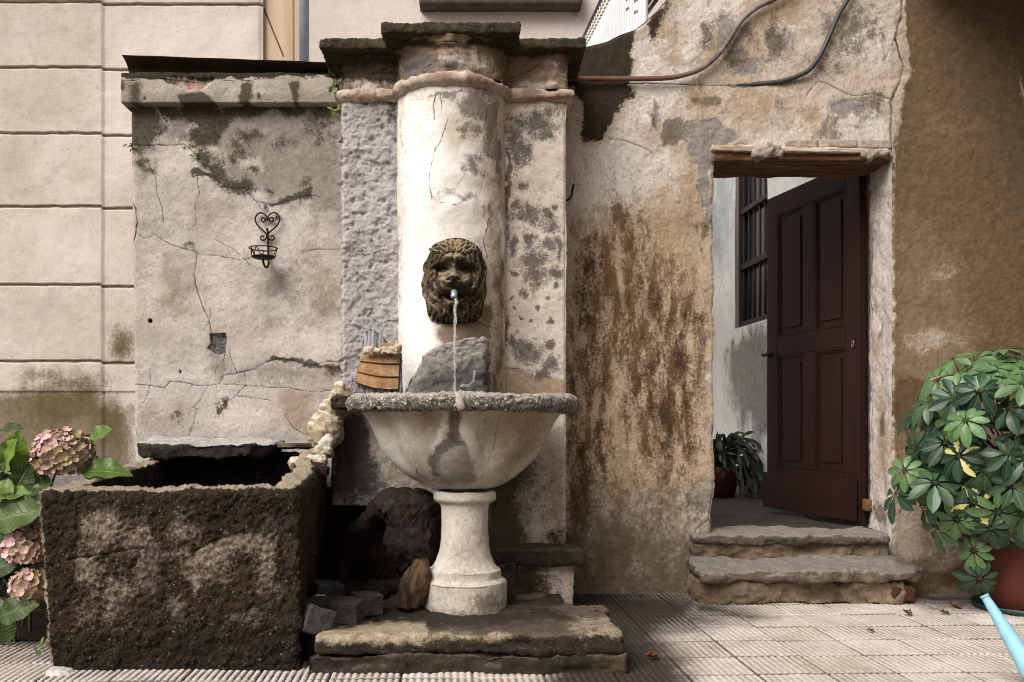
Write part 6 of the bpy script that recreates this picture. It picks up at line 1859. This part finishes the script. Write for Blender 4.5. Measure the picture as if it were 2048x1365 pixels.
for x_, y_, Y_, s_, sd in ((720, 1186, 4.2, (0.26, 0.16, 0.07), 3), (778, 1172, 4.3, (0.22, 0.12, 0.06), 4)):
    boulder('flat_stone', x_, y_, Y_, *s_, m_hole, 'flat dark stone deep in the recess behind the setts' if sd == 3 else 'flat dark stone deep in the recess behind the split log', 'stone', 'flat stones in the recess', sd)

m_sett = stone('dark grey basalt sett', S(104, 100, 98, 0.5), S(74, 70, 68, 0.42), scale=14, bump=0.9, spec=0.35, rough_=0.7)
proto = None
setts = [(655, 1186, 3.80, 0.105, 24, 6, 3, 'dark grey sett on top at the back of the heap beside the trough'), (634, 1224, 3.60, 0.112, 8, -4, 6, 'dark grey sett next to the trough in the front row of the heap'), (694, 1222, 3.58, 0.105, -10, 2, 3, 'dark grey sett in the middle of the heap, facing the viewer'),
         (734, 1208, 3.78, 0.105, 22, 3, 0, 'dark grey sett at the right end of the heap, half hidden'), (631, 1243, 3.38, 0.100, 28, 24, -10, 'tilted grey sett lying at the corner of the kerb slab')]
for x_, y_, Y_, s_, rz, ry, rx, lab in setts:
    if proto is None:
        V, Fq = rbox((-0.5, -0.5, -0.5), (0.5, 0.5, 0.5), 0.07, 0.035, 0.035, 2.2, 4, 171, 0.014, 14)
        V = V * 0.105
        proto = o = obj('granite_sett', V, Fq, m_sett, origin=(0, 0, 0))
    else:
        o = proto.copy()
        C.objects.link(o)
    o.location = P(x_, y_, Y_)
    k = s_ / 0.105
    o.scale = (k * 1.08, k, k * (0.82 if s_ > 0.1 else 1.0))
    o.rotation_euler = (math.radians(rx), math.radians(ry), math.radians(rz))
    tag(o, lab, 'sett', 'granite setts heaped beside the trough')
boulder('pebble', 640, 1199, 3.68, 0.06, 0.06, 0.045, m_lrock, 'small yellowish stone between the setts and the trough', 'stone', None, 9, cuts=1)
boulder('foot_stone', 1062, 1205, 4.22, 0.17, 0.1, 0.09, m_ledge, 'low dark stone at the foot of the plinth right of the pedestal', 'stone', None, 12, cuts=1)
boulder('foot_stone', 1196, 1224, 3.86, 0.09, 0.10, 0.05, m_ledge, 'small mossy stone on the back right corner of the kerb slab', 'stone', None, 14)
boulder('foot_stone', 118, 1352, 3.27, 0.10, 0.09, 0.05, m_white_st, 'pale broken stone under the left front corner of the trough', 'stone', None, 15, cuts=2)

# ------------------------------------------------------------------ iron heart sconce on the garden wall
sc = thing('heart_sconce', 'rusty wrought iron heart-shaped plant holder on the garden wall', 'plant holder', P(535, 530, 4.78))
YH = 4.782


def zp(x, y, Y=YH):
    return P(470 + x / 8.53, 400 + y / 8.53, Y)


half = [(520, 325), (508, 368), (480, 378), (452, 356), (456, 320), (486, 305), (520, 322), (546, 348), (542, 292), (502, 245), (440, 222), (384, 246), (348, 302), (349, 360), (382, 430), (450, 500), (515, 556), (541, 592), (535, 642), (510, 680), (470, 690), (438, 662), (446, 626), (474, 616), (494, 640)]
g = Geo()
V, Fq = tube(catmull([zp(x, y) for x, y in half], 5), 0.0042, 7)
g.add(V, Fq)
V, Fq = tube(catmull([zp(1106 - x, y - 4, YH - 0.003) for x, y in half], 5), 0.0042, 7)
g.add(V, Fq)
g.build('heart', m_iron, sc)
V, Fq = tube(catmull([zp(548, 495, YH - 0.01), zp(560, 560, YH - 0.008), zp(565, 700), zp(570, 960), zp(574, 1080, YH - 0.004), zp(562, 1128, YH - 0.01), zp(538, 1155, YH - 0.02), zp(510, 1130, YH - 0.035), zp(484, 1070, YH - 0.05), zp(475, 1000, YH - 0.066)], 6), 0.0055, 8)
obj('stem', V, Fq, m_iron, sc)
g = Geo()
for dx_, dy_ in ((-22, -4), (-8, -12), (10, -12), (22, -4), (0, 6)):
    V, Fq = tube(np.array([zp(548, 505, YH - 0.01), zp(548 + dx_ * 0.6, 500 + dy_ * 0.6, YH - 0.014), zp(548 + dx_, 500 + dy_, YH - 0.015)]), [0.003, 0.005, 0.002], 6)
    g.add(V, Fq)
g.build('finial', m_iron, sc)
cxr, cyr = zp(482, 828, 4.70), 4.70
zd = zp(482, 985, 4.70).z
rt, rb = 0.0705, 0.060
a = np.linspace(0, 2 * math.pi, 49)
V, Fq = tube(np.stack([cxr.x + rt * np.cos(a), cyr + rt * np.sin(a), np.full(49, cxr.z)], 1), 0.0032, 7)
obj('basket_ring', V, Fq, m_iron, sc)
V, Fq = lathe([(0.0, zd - 0.006), (rb * 0.8, zd - 0.005), (rb, zd + 0.002), (rb, zd + 0.006), (rb * 0.96, zd + 0.004), (0.0, zd)], cxr.x, cyr, 40)
obj('basket_plate', V, Fq, m_iron, sc)
g = Geo()


def bas(x, t, back=False):
    """point on the basket's side wall: x in zoomed pixels, t 0 bottom 1 top"""
    r_ = rb + (rt - rb) * t
    ox = np.clip((x - 482) / 8.53 * 4.70 / F, -r_, r_)
    return Vector((cxr.x + ox, cyr - math.sqrt(max(0, r_ * r_ - ox * ox)) * (1 if not back else -1), zd + (cxr.z - zd) * t))


for pl in ([(316, 0.0), (312, 0.5), (318, 0.92)], [(326, 0.85), (350, 0.5), (382, 0.05)], [(376, 0.05), (388, 0.55), (412, 0.97)], [(412, 0.97), (440, 0.75), (470, 0.35), (498, 0.1)], [(498, 0.1), (525, 0.2), (540, 0.45), (522, 0.55), (505, 0.45)], [(712, 0.95), (694, 0.5), (668, 0.05)], [(322, 0.5), (336, 0.6), (345, 0.5), (330, 0.38)]):
    V, Fq = tube(catmull([bas(x, t) for x, t in pl], 5), 0.0024, 6)
    obj('basket_wire', V, Fq, m_iron, sc)
for k in range(4):
    aa = math.radians(30 + 40 * k)
    V, Fq = tube(np.array([(cxr.x + (rb + (rt - rb) * t) * math.cos(aa), cyr + (rb + (rt - rb) * t) * math.sin(aa), zd + (cxr.z - zd) * t) for t in np.linspace(0, 1, 4)]), 0.0022, 6)
    if k in (0, 3):
        obj('basket_wire', V, Fq, m_iron, sc)

# ------------------------------------------------------------------ plants
def leaf_template(nt_, nw, wfun, fold=0.15, droop=0.2, wave=0.0, seed=0):
    """unit leaf along +x, width along y; returns V, F, lu, lv"""
    t = np.linspace(0, 1, nt_)
    s_ = np.linspace(-1, 1, nw)
    T, Sx = np.meshgrid(t, s_, indexing='ij')
    t_, s__ = T.ravel(), Sx.ravel()
    wd = wfun(t_)
    z = fold * np.abs(s__) * wd - droop * t_ ** 2
    if wave:
        z = z + wave * np.sin(t_ * 17 + s__ * 2 + seed) * np.abs(s__) * wd * 2
    return np.stack([t_, s__ * wd, z], 1), gridf(nw, nt_), t_, s__


def frame(axis, normal):
    x = np.array(axis, float)
    x /= np.linalg.norm(x)
    n = np.array(normal, float)
    n = n - x * np.dot(n, x)
    n /= np.linalg.norm(n) + 1e-9
    y = np.cross(n, x)
    return np.stack([x, y, n])          # rows


class Leaves:
    def __init__(s):
        s.V, s.F, s.A, s.n = [], [], {}, 0

    def add(s, tpl, base, M, L, **at):
        V, Fq, lu, lv = tpl
        s.V.append(np.array(base) + (V * L) @ M)
        s.F.append(Fq + s.n)
        s.n += len(V)
        at = dict(at, lu=lu, lv=lv)
        for k, v in at.items():
            s.A.setdefault(k, []).append(np.full(len(V), v) if np.isscalar(v) else v)

    def build(s, name, mat, parent):
        return obj(name, np.concatenate(s.V), np.concatenate(s.F), mat, parent, {k: np.concatenate(v) for k, v in s.A.items()})


def leaf_mat(name, dark, light, yellow=None, rough_=0.35, veins=0.0, vn=9.0):
    b = NB(name, rough_, 0.45)
    col = b.mix(b.attr('tone'), dark, light)
    col = b.mix(b.step(b.noise(60, 4, 0.6), 0.3, 0.8, 0.0, 0.35), col, tuple(x * 0.6 for x in dark[:3]) + (1,))
    if yellow:
        n = b.math('ADD', b.attr('yel'), b.math('MULTIPLY', b.math('SUBTRACT', b.noise(34, 5, 0.6), 0.5), 1.0))
        col = b.mix(b.step(n, 0.48, 0.56), col, yellow)
    lv = b.math('ABSOLUTE', b.attr('lv'))
    mid = b.step(lv, 0.0, 0.09, 1.0, 0.0)
    if veins:
        ph = b.math('FRACT', b.math('MULTIPLY', b.math('SUBTRACT', b.attr('lu'), b.math('MULTIPLY', lv, 0.22)), vn))
        vv = b.step(b.math('ABSOLUTE', b.math('SUBTRACT', ph, 0.5)), 0.0, 0.13, 1.0, 0.0)
        mid = b.math('MAXIMUM', mid, vv)
        b.bump(b.math('MULTIPLY', mid, -1.0), 0.6, 0.004)
    col = b.mix(b.math('MULTIPLY', mid, 0.35 if not veins else veins), col, tuple(min(1, x * 1.9 + 0.02) for x in light[:3]) + (1,))
    b.b.inputs['Subsurface Weight'].default_value = 0.0
    tr_ = b.t.nodes.new('ShaderNodeBsdfTranslucent')
    mx_ = b.t.nodes.new('ShaderNodeMixShader')
    mx_.inputs[0].default_value = 0.18
    b.t.links.new(col, tr_.inputs['Color'])
    b.t.links.new(b.b.outputs[0], mx_.inputs[1])
    b.t.links.new(tr_.outputs[0], mx_.inputs[2])
    b.t.links.new(mx_.outputs[0], b.t.nodes['Material Output'].inputs['Surface'])
    return b.color(col)


m_stem = plain('green-brown stem', S(104, 96, 56, 0.5), 0.7, var=0.3)
POT = P(2066, 1216, 4.34)
sp = thing('potted_schefflera', 'bushy umbrella plant with variegated leaflets in a terracotta pot', 'potted plant', (POT.x, 4.40, 0))
m_pot = plain('weathered terracotta pot', S(118, 54, 36, 0.56), 0.75, var=0.25, scale=9, bump=0.4)
prof = [(0.0, 0.022), (0.165, 0.022), (0.172, 0.03), (0.215, 0.16), (0.245, 0.30), (0.250, 0.31), (0.262, 0.312), (0.268, 0.33), (0.268, 0.375), (0.258, 0.385), (0.245, 0.38), (0.235, 0.34), (0.0, 0.335)]
V, Fq = lathe(prof, POT.x, 4.40, 72)
obj('pot', V, Fq, m_pot, sp)
m_sauc = plain('dark green plastic saucer', S(44, 72, 56, 0.6), 0.5, var=0.1)
V, Fq = lathe([(0.0, 0.004), (0.205, 0.004), (0.225, 0.01), (0.238, 0.036), (0.232, 0.037), (0.218, 0.016), (0.0, 0.014)], POT.x, 4.40, 72)
obj('saucer', V, Fq, m_sauc, sp)
m_soil = stone('potting soil', S(60, 42, 30, 0.4), S(40, 28, 20, 0.36), scale=40, bump=1.0)
V, Fq = lathe([(0.0, 0.352), (0.15, 0.350), (0.236, 0.346)], POT.x, 4.40, 40)
obj('soil', rough(V, Fq, (30, 0.01, 3, 1)), Fq, m_soil, sp)
ob = lambda t: 0.215 * np.sin(np.pi * np.clip(t, 0, 1) ** 1.25) ** 0.75 + 0.004
tpls = [leaf_template(9, 5, ob, 0.22, d_, 0.02, k) for k, d_ in enumerate((0.10, 0.22, 0.34))]
lv = Leaves()
st = Geo()
rp = random.Random(21)
CP = np.array(P(2048, 912, 4.26))
RP = np.array([0.545, 0.36, 0.50])
root_ = np.array([POT.x, 4.40, 0.34])


def palm(c, N, size, tone, yel):
    """one palmate leaf"""
    N = np.array(N) / np.linalg.norm(N)
    ref = np.array([0.0, 0.0, -1.0]) + 0.4 * np.array([rp.uniform(-1, 1), rp.uniform(-1, 1), 0])
    x = ref - N * np.dot(ref, N)
    x /= np.linalg.norm(x)
    y = np.cross(N, x)
    k = rp.choice((7, 8, 8, 9))
    a0 = rp.uniform(-0.2, 0.2)
    for i in range(k):
        ph = a0 + (i + 0.5) * 2 * math.pi / k + rp.uniform(-0.09, 0.09)
        ax = math.cos(ph) * x + math.sin(ph) * y
        ax = ax - N * rp.uniform(0.02, 0.30)
        L_ = size * (0.92 + 0.16 * math.cos(ph)) * rp.uniform(0.86, 1.1)
        gap = size * 0.14
        yl = yel * rp.choice((0, 0.3, 0.9, 1.0)) if yel else 0
        tp = rp.choice(tpls)
        ya = yl * (0.75 - 0.35 * np.abs(tp[3] - rp.uniform(-0.6, 0.6))) if yl else 0.0
        lv.add(tp, c + ax * gap, frame(ax, N), L_, tone=min(1, max(0, tone + rp.uniform(-0.12, 0.12))), yel=ya)
        V, Fq = tube(np.array([c, c + ax * gap * 1.15]), size * 0.012, 5)
        st.add(V, Fq)


def stalk(c, N):
    inn = CP + (c - CP) * 0.45 + np.array([0, 0.03, -0.06])
    V, Fq = tube(catmull([inn, inn * 0.45 + c * 0.55 + np.array([0, 0, -0.01]), c], 4), [0.004, 0.0025, 0.0022], 5)
    st.add(V, Fq)


cent = []
tries = 0
while len(cent) < 190 and tries < 9000:
    tries += 1
    dv_ = np.array([rp.gauss(0, 1), rp.gauss(-0.25, 1), rp.gauss(0.05, 1)])
    dv_ /= np.linalg.norm(dv_)
    if dv_[1] > 0.55:
        continue
    r_ = rp.choice((1.0, 0.97, 0.93, 0.8, 0.62))
    r_ *= 1 + 0.16 * float(fbm(dv_[None] * 1.0, 2.2, 2, 0.5, 77)[0]) + (0.10 if rp.random() < 0.12 else 0)
    c = CP + dv_ * RP * r_
    if c[2] < 0.46 and abs(c[0] - POT.x) < 0.2:
        continue
    if any(np.linalg.norm(c - o_) < 0.078 for o_, _ in cent):
        continue
    cent.append((c, dv_))
    N = 0.75 * dv_ + np.array([-0.10, -0.34, 0.34]) + np.array([rp.gauss(0, 0.25), rp.gauss(0, 0.2), rp.gauss(0, 0.25)])
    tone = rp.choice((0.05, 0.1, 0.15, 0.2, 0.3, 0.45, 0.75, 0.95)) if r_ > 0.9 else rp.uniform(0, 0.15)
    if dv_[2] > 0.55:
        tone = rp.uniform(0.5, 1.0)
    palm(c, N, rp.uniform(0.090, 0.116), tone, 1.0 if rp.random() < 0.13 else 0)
    stalk(c, N)
for k in range(7):
    e = CP + np.array([rp.uniform(-0.3, 0.3), rp.uniform(-0.2, 0.15), rp.uniform(-0.1, 0.25)])
    V, Fq = tube(catmull([root_ + np.array([rp.uniform(-0.08, 0.08), rp.uniform(-0.08, 0.08), 0]), (root_ + e) / 2 + np.array([rp.uniform(-0.05, 0.05), 0, 0]), e], 6), [0.013, 0.010, 0.005], 8)
    st.add(V, Fq)
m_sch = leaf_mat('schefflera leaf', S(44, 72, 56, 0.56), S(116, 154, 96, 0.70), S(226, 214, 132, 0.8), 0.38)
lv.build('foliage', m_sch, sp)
st.build('stems', m_stem, sp)

# blue watering can: only its spout reaches into the picture
can = thing('watering_can', 'pale blue plastic watering can spout poking in at the right edge', 'watering can', (2.13, 3.0, 0))
m_blue = plain('pale blue plastic', S(156, 210, 234, 0.8), 0.45, var=0.09, scale=26, bump=0.15)
tip, bs = P(1969, 1192, 3.15), P(2068, 1352, 3.05)
V, Fq = tube(catmull([tip, tip.lerp(bs, 0.35), tip.lerp(bs, 0.7), bs], 6), [0.0125, 0.021, 0.029, 0.036], 20)
obj('spout', V, Fq, m_blue, can)
dr_ = (np.array(bs) - np.array(tip)) / np.linalg.norm(np.array(bs) - np.array(tip))
V, Fq = tube(np.array([np.array(tip) - dr_ * 0.003, np.array(tip) + dr_ * 0.006]), 0.0148, 20)
obj('spout_lip', V, Fq, m_blue, can)
V, Fq = lathe([(0.0, 0.004), (0.125, 0.004), (0.135, 0.015), (0.13, 0.2), (0.12, 0.235), (0.06, 0.25), (0.055, 0.243), (0.11, 0.228), (0.12, 0.1), (0.0, 0.02)], 2.13, 3.0, 48)
obj('body', V, Fq, m_blue, can)
V, Fq = tube(catmull([(2.16, 3.0, 0.24), (2.2, 2.99, 0.33), (2.28, 2.98, 0.31), (2.31, 2.98, 0.2), (2.26, 2.99, 0.09)], 6), 0.012, 10)
obj('handle', V, Fq, m_blue, can)

# hydrangea at the left edge
hy = thing('hydrangea_bush', 'hydrangea with pink and green flower heads beside the trough', 'shrub', (-1.86, 3.85, 0))
ov = lambda t: 0.33 * np.sin(np.pi * np.clip(t, 0, 1) ** 0.8) ** 0.85 * (1 + 0.04 * np.sin(t * 75)) + 0.004
ht = [leaf_template(26, 9, ov, 0.30, d_, 0.06, k) for k, d_ in enumerate((0.05, 0.2, 0.38))]
hl = Leaves()
hs = Geo()
rh = random.Random(4)


def hleaf(b_, t_, Y0, Y1, N, tone, k=1):
    b3, t3 = np.array(P(b_[0], b_[1], Y0)), np.array(P(t_[0], t_[1], Y1))
    ax = t3 - b3
    hl.add(ht[k], b3, frame(ax, N), np.linalg.norm(ax), tone=tone)


for a_ in (((22, 945), (38, 862), 3.72, 3.66, (0.3, -0.9, 0.1), 1.0, 0), ((8, 945), (30, 878), 3.70, 3.62, (-0.5, -0.8, 0.2), 0.95, 0), ((176, 884), (222, 858), 3.86, 3.80, (-0.1, -0.75, 0.6), 0.6, 0), ((162, 946), (250, 926), 3.68, 3.66, (-0.1, -0.6, 0.8), 0.5, 2),
           ((82, 1022), (-48, 1040), 3.42, 3.40, (0, -0.85, 0.5), 0.30, 1), ((78, 1062), (-30, 1098), 3.46, 3.44, (0, -0.9, 0.4), 0.22, 1), ((0, 1234), (66, 1206), 3.40, 3.36, (0.2, -0.8, 0.5), 0.18, 1), ((-8, 968), (26, 985), 3.5, 3.45, (0.3, -0.8, 0.6), 0.6, 0),
           ((52, 922), (92, 975), 3.72, 3.66, (-0.4, -0.8, 0.5), 0.1, 1), ((28, 988), (62, 925), 3.6, 3.66, (0.5, -0.8, 0.2), 0.12, 1), ((50, 1002), (100, 958), 3.52, 3.58, (-0.3, -0.6, 0.8), 0.16, 1), ((-20, 1000), (58, 985), 3.48, 3.44, (0, -0.5, 0.9), 0.8, 0),
           ((-10, 866), (42, 848), 3.9, 3.85, (0, -0.4, 0.9), 0.15, 1), ((0, 1290), (12, 1220), 3.42, 3.4, (0.6, -0.7, 0.2), 0.3, 1), ((-30, 1150), (36, 1112), 3.5, 3.45, (0.1, -0.8, 0.5), 0.1, 1), ((70, 930), (40, 905), 3.8, 3.78, (0, -0.7, 0.7), 0.1, 1), ((-40, 905), (20, 935), 3.7, 3.66, (0.2, -0.7, 0.6), 0.2, 1)):
    hleaf(*a_)
for _ in range(95):
    b3 = np.array([rh.uniform(-2.25, -1.70), rh.uniform(3.52, 4.25), rh.uniform(0.16, 0.66)])
    an_ = rh.uniform(0, 2 * math.pi)
    ax = np.array([math.cos(an_), math.sin(an_) * 0.7 - 0.3, rh.uniform(-0.5, 0.25)])
    L_ = rh.uniform(0.10, 0.18)
    if b3[0] + ax[0] * L_ > -1.60 and b3[1] > 3.25:
        ax[0] = -abs(ax[0])
    hl.add(rh.choice(ht), b3, frame(ax, (rh.uniform(-0.3, 0.3), -0.5, 0.8)), L_, tone=rh.choice((0.0, 0.02, 0.05, 0.1, 0.2)))
m_hyd = leaf_mat('hydrangea leaf', S(36, 54, 30, 0.48), S(132, 164, 66, 0.72), None, 0.42, 0.25)
hl.build('leaves', m_hyd, hy)
for (x0, y0, x1, y1, Y_) in ((40, 1290, 120, 915, 3.78), (20, 1290, 40, 900, 3.75), (30, 1290, 55, 1100, 3.6), (0, 1300, 52, 1170, 3.55), (60, 1280, 95, 985, 3.7), (-40, 1300, -10, 960, 3.7)):
    V, Fq = tube(catmull([P(x0, y0, Y_ + 0.15), P((x0 + x1) / 2 - 14, (y0 + y1) / 2, Y_ + 0.06), P(x1, y1, Y_)], 8), [0.008, 0.006, 0.005], 8)
    hs.add(V, Fq)
hs.build('stems', plain('green stem', S(110, 124, 62, 0.6), 0.6), hy)


def pet_template():
    t = np.linspace(0, 1, 6)
    s_ = np.linspace(-1, 1, 5)
    T, Sx = np.meshgrid(t, s_, indexing='ij')
    t_, s__ = T.ravel(), Sx.ravel()
    wd = 0.56 * np.sin(np.pi * (0.08 + 0.80 * t_)) ** 0.6
    return np.stack([t_, s__ * wd, 0.25 * (t_ ** 2) * (1 + 0.6 * s__ ** 2) - 0.05], 1), gridf(5, 6), t_, s__


pt = pet_template()
m_pet = NB('hydrangea petal', 0.6, 0.3)
c_ = m_pet.mix(m_pet.attr('tone'), S(158, 142, 92, 0.74), S(232, 186, 194, 0.88))
c_ = m_pet.mix(m_pet.step(m_pet.math('ADD', m_pet.attr('lu'), m_pet.math('MULTIPLY', m_pet.noise(90, 3, 0.6), 0.4)), 0.7, 1.3, 0.0, 0.6), c_, S(212, 176, 166, 0.8))
m_pet = m_pet.color(c_)


def flower_head(c, r_, n, squash=0.85, pink=0.5):
    fl = Leaves()
    c = np.array(c)
    for i in range(n):
        z = 1 - 1.75 * (i + 0.5) / n
        a_ = i * 2.399963
        dd = np.array([math.sqrt(max(0, 1 - z * z)) * math.cos(a_), math.sqrt(max(0, 1 - z * z)) * math.sin(a_), z])
        N = dd + np.array([rh.gauss(0, 0.28), rh.gauss(0, 0.28), rh.gauss(0, 0.28) + 0.25])
        N /= np.linalg.norm(N)
        p_ = c + dd * r_ * np.array([1, 1, squash]) * rh.uniform(0.86, 1.05)
        ref = np.array([rh.gauss(0, 1), rh.gauss(0, 1), rh.gauss(0, 1)])
        x = np.cross(N, ref)
        x /= np.linalg.norm(x)
        y = np.cross(N, x)
        pk = np.clip(pink + 0.5 * (-dd[0]) + rh.gauss(0, 0.35), 0, 1)
        s_ = 0.019 * rh.uniform(0.85, 1.2)
        for q_ in range(4):
            ph = q_ * math.pi / 2 + rh.uniform(-0.1, 0.1)
            ax = math.cos(ph) * x + math.sin(ph) * y + N * rh.uniform(-0.1, 0.35)
            fl.add(pt, p_, frame(ax, N), s_, tone=float(np.clip(pk + rh.gauss(0, 0.15), 0, 1)))
    return fl.build('flower_head', m_pet, hy)


for args in ((P(126, 910, 3.72), 0.118, 170, 0.82, 0.30), (P(52, 1094, 3.46), 0.070, 74, 0.95, 0.55), (P(76, 1052, 3.50), 0.040, 26, 0.9, 0.2), (P(58, 1172, 3.44), 0.062, 54, 0.9, 0.45)):
    f = flower_head(*args)
    if args[1] > 0.1:
        f['label'] = 'large round pink and green flower head resting on the trough rim'
# bed of soil behind the paving
xs = np.arange(-3.2, -1.58, 0.03)
ys = np.arange(3.74, 6.1, 0.03)
X, Yq = np.meshgrid(xs, ys)
x, y = X.ravel(), Yq.ravel()
q = np.stack([x, y, x * 0], 1)
V = np.stack([x, y, 0.012 + 0.03 * smooth(y, 3.74, 3.9) + fbm(q, 9, 4, 0.6, 181) * 0.02 * smooth(y, 3.74, 3.9)], 1)
m_bed = stone('reddish bed soil', S(84, 50, 30, 0.42), S(54, 32, 20, 0.38), scale=30, bump=1.0)
tag(obj('garden_bed', V, gridf(len(xs), len(ys)), m_bed, None, origin=(0, 0, 0)), kind='structure')


# little weeds in the cracks
m_weed = leaf_mat('weed leaf', S(74, 96, 40, 0.55), S(140, 156, 84, 0.7), None, 0.5)
wt = leaf_template(6, 3, lambda t: 0.16 * np.sin(np.pi * np.clip(t, 0, 1)) ** 0.8 + 0.01, 0.2, 0.3)


def weed(px_, py_, Y_, n, L_, label, spread=1.0, tone=0.3):
    g_ = Leaves()
    b3 = np.array(P(px_, py_, Y_))
    for _ in range(n):
        ax = np.array([rh.gauss(0, 1) * spread, -abs(rh.gauss(0.4, 0.4)), rh.gauss(0.1, 0.8)])
        g_.add(wt, b3 + np.array([rh.gauss(0, L_ * 0.3), 0, rh.gauss(0, L_ * 0.3)]), frame(ax, (rh.gauss(0, 0.4), -1, 0.5)), L_ * rh.uniform(0.5, 1.1), tone=float(np.clip(tone + rh.gauss(0, 0.2), 0, 1)))
    tag(g_.build('weed', m_weed, None), label, 'weed', 'weeds growing in wall cracks')


weed(265, 292, 4.8, 12, 0.035, 'small weed at the left edge of the garden wall beside the top crack', 1.0, 0.2)
weed(391, 313, 4.8, 12, 0.036, 'green weed in the mossy crack in the middle of the garden wall', 1.0, 0.5)
weed(386, 291, 4.8, 7, 0.02, 'tiny weed just above the green weed on the garden wall', 1.0, 0.3)
weed(372, 295, 4.8, 6, 0.02, 'tiny weed at the right end of the horizontal top crack', 1.0, 0.3)
weed(672, 172, 4.52, 26, 0.05, 'fern-like weed beside the left end of the capital frieze', 0.7, 0.35)
weed(671, 222, 4.5, 14, 0.04, 'pale weed under the left end of the collar moulding', 0.7, 0.9)
weed(1133, 1096, 4.34, 10, 0.03, 'green weed on the dark ledge right of the pedestal', 1.0, 0.2)
weed(98, 1276, 3.34, 12, 0.03, 'small leafy weed at the left foot of the trough', 1.0, 0.35)
weed(80, 1302, 3.30, 8, 0.022, 'tiny weed on the paving left of the trough', 1.0, 0.35)

# cactus in the passage
ca = thing('hanging_cactus', 'dark green jointed cactus drooping from a pot in the passage behind the doorway', 'potted plant', P(1432, 995, 7.2))
rc = random.Random(9)
c0 = np.array(P(1440, 985, 7.2))
zf = 0.322
V, Fq = lathe([(0.0, zf), (0.11, zf), (0.15, zf + 0.2), (0.16, zf + 0.24), (0.145, zf + 0.24), (0.0, zf + 0.21)], c0[0], 7.2, 32)
obj('pot', V, Fq, plain('red passage pot', S(110, 46, 36, 0.5), 0.7), ca)
jt = leaf_template(6, 3, lambda t: 0.20 * np.sin(np.pi * (0.1 + 0.85 * np.clip(t, 0, 1))) ** 0.6, 0.25, 0.05)
cl = Leaves()
for k in range(150):
    an_ = rc.uniform(0, 2 * math.pi)
    up_ = rc.uniform(0.4, 1.6)
    p_ = np.array([c0[0] + rc.uniform(-0.06, 0.06), 7.2 + rc.uniform(-0.06, 0.06), zf + 0.22])
    h_ = np.array([math.cos(an_), math.sin(an_) * 0.8, 0])
    vz = up_ * 1.5
    for j in range(rc.randint(6, 10)):
        ax = h_ * rc.uniform(0.6, 0.95) + np.array([rc.gauss(0, 0.15), rc.gauss(0, 0.15), vz])
        vz -= 0.42
        ax /= np.linalg.norm(ax)
        L_ = rc.uniform(0.045, 0.07)
        cl.add(jt, p_, frame(ax, (rc.gauss(0, 0.6), -1, 0.4)), L_ * 1.15, tone=rc.uniform(0, 0.6))
        p_ = p_ + ax * L_
        if p_[2] < zf + 0.02:
            break
cl.build('joints', leaf_mat('cactus joint', S(34, 50, 30, 0.5), S(74, 92, 52, 0.55), None, 0.5), ca)

# fallen leaves on the paving
lt = leaf_template(8, 5, lambda t: 0.30 * np.sin(np.pi * np.clip(t, 0, 1)) ** 0.8 + 0.01, 0.9, -0.25, 0.25)
m_dry = leaf_mat('dry leaf', S(110, 70, 40, 0.6), S(170, 118, 72, 0.65), None, 0.7)
m_dryr = leaf_mat('red dry leaf', S(150, 74, 54, 0.65), S(176, 96, 70, 0.7), None, 0.7)
for k, (x_, y_, L_, m_, lab) in enumerate(((1836, 1238, 0.055, m_dry, 'curled brown dry leaf on the paving in front of the lower step end'), (1914, 1217, 0.04, m_dry, 'small dry leaf nearest the green saucer'), (1936, 1223, 0.06, m_dry, 'brown dry leaf lying flat left of the green saucer'),
                                           (1912, 1235, 0.05, m_weed, 'greenish fallen leaf on the paving left of the terracotta pot'), (1759, 1271, 0.035, m_dry, 'dark dry leaf in the middle of the pale paving'), (1336, 1325, 0.06, m_dryr, 'reddish dry leaf on the shaded tiles beside the kerb slab'), (1293, 1199, 0.035, m_dry, 'pale dry leaf in the dark corner between kerb slab and steps'))):
    Y_ = EYE * F / (y_ - HY)
    g_ = Leaves()
    an_ = rh.uniform(0, 6.28)
    g_.add(lt, np.array(P(x_, y_, Y_)) + np.array([-L_ / 2, 0, 0.013]), frame((math.cos(an_), math.sin(an_), 0.05), (rh.gauss(0, 0.3), rh.gauss(0, 0.3), 1)), L_, tone=rh.uniform(0, 1))
    tag(g_.build('fallen_leaf', m_, None), lab, 'leaf', 'fallen leaves on the paving')
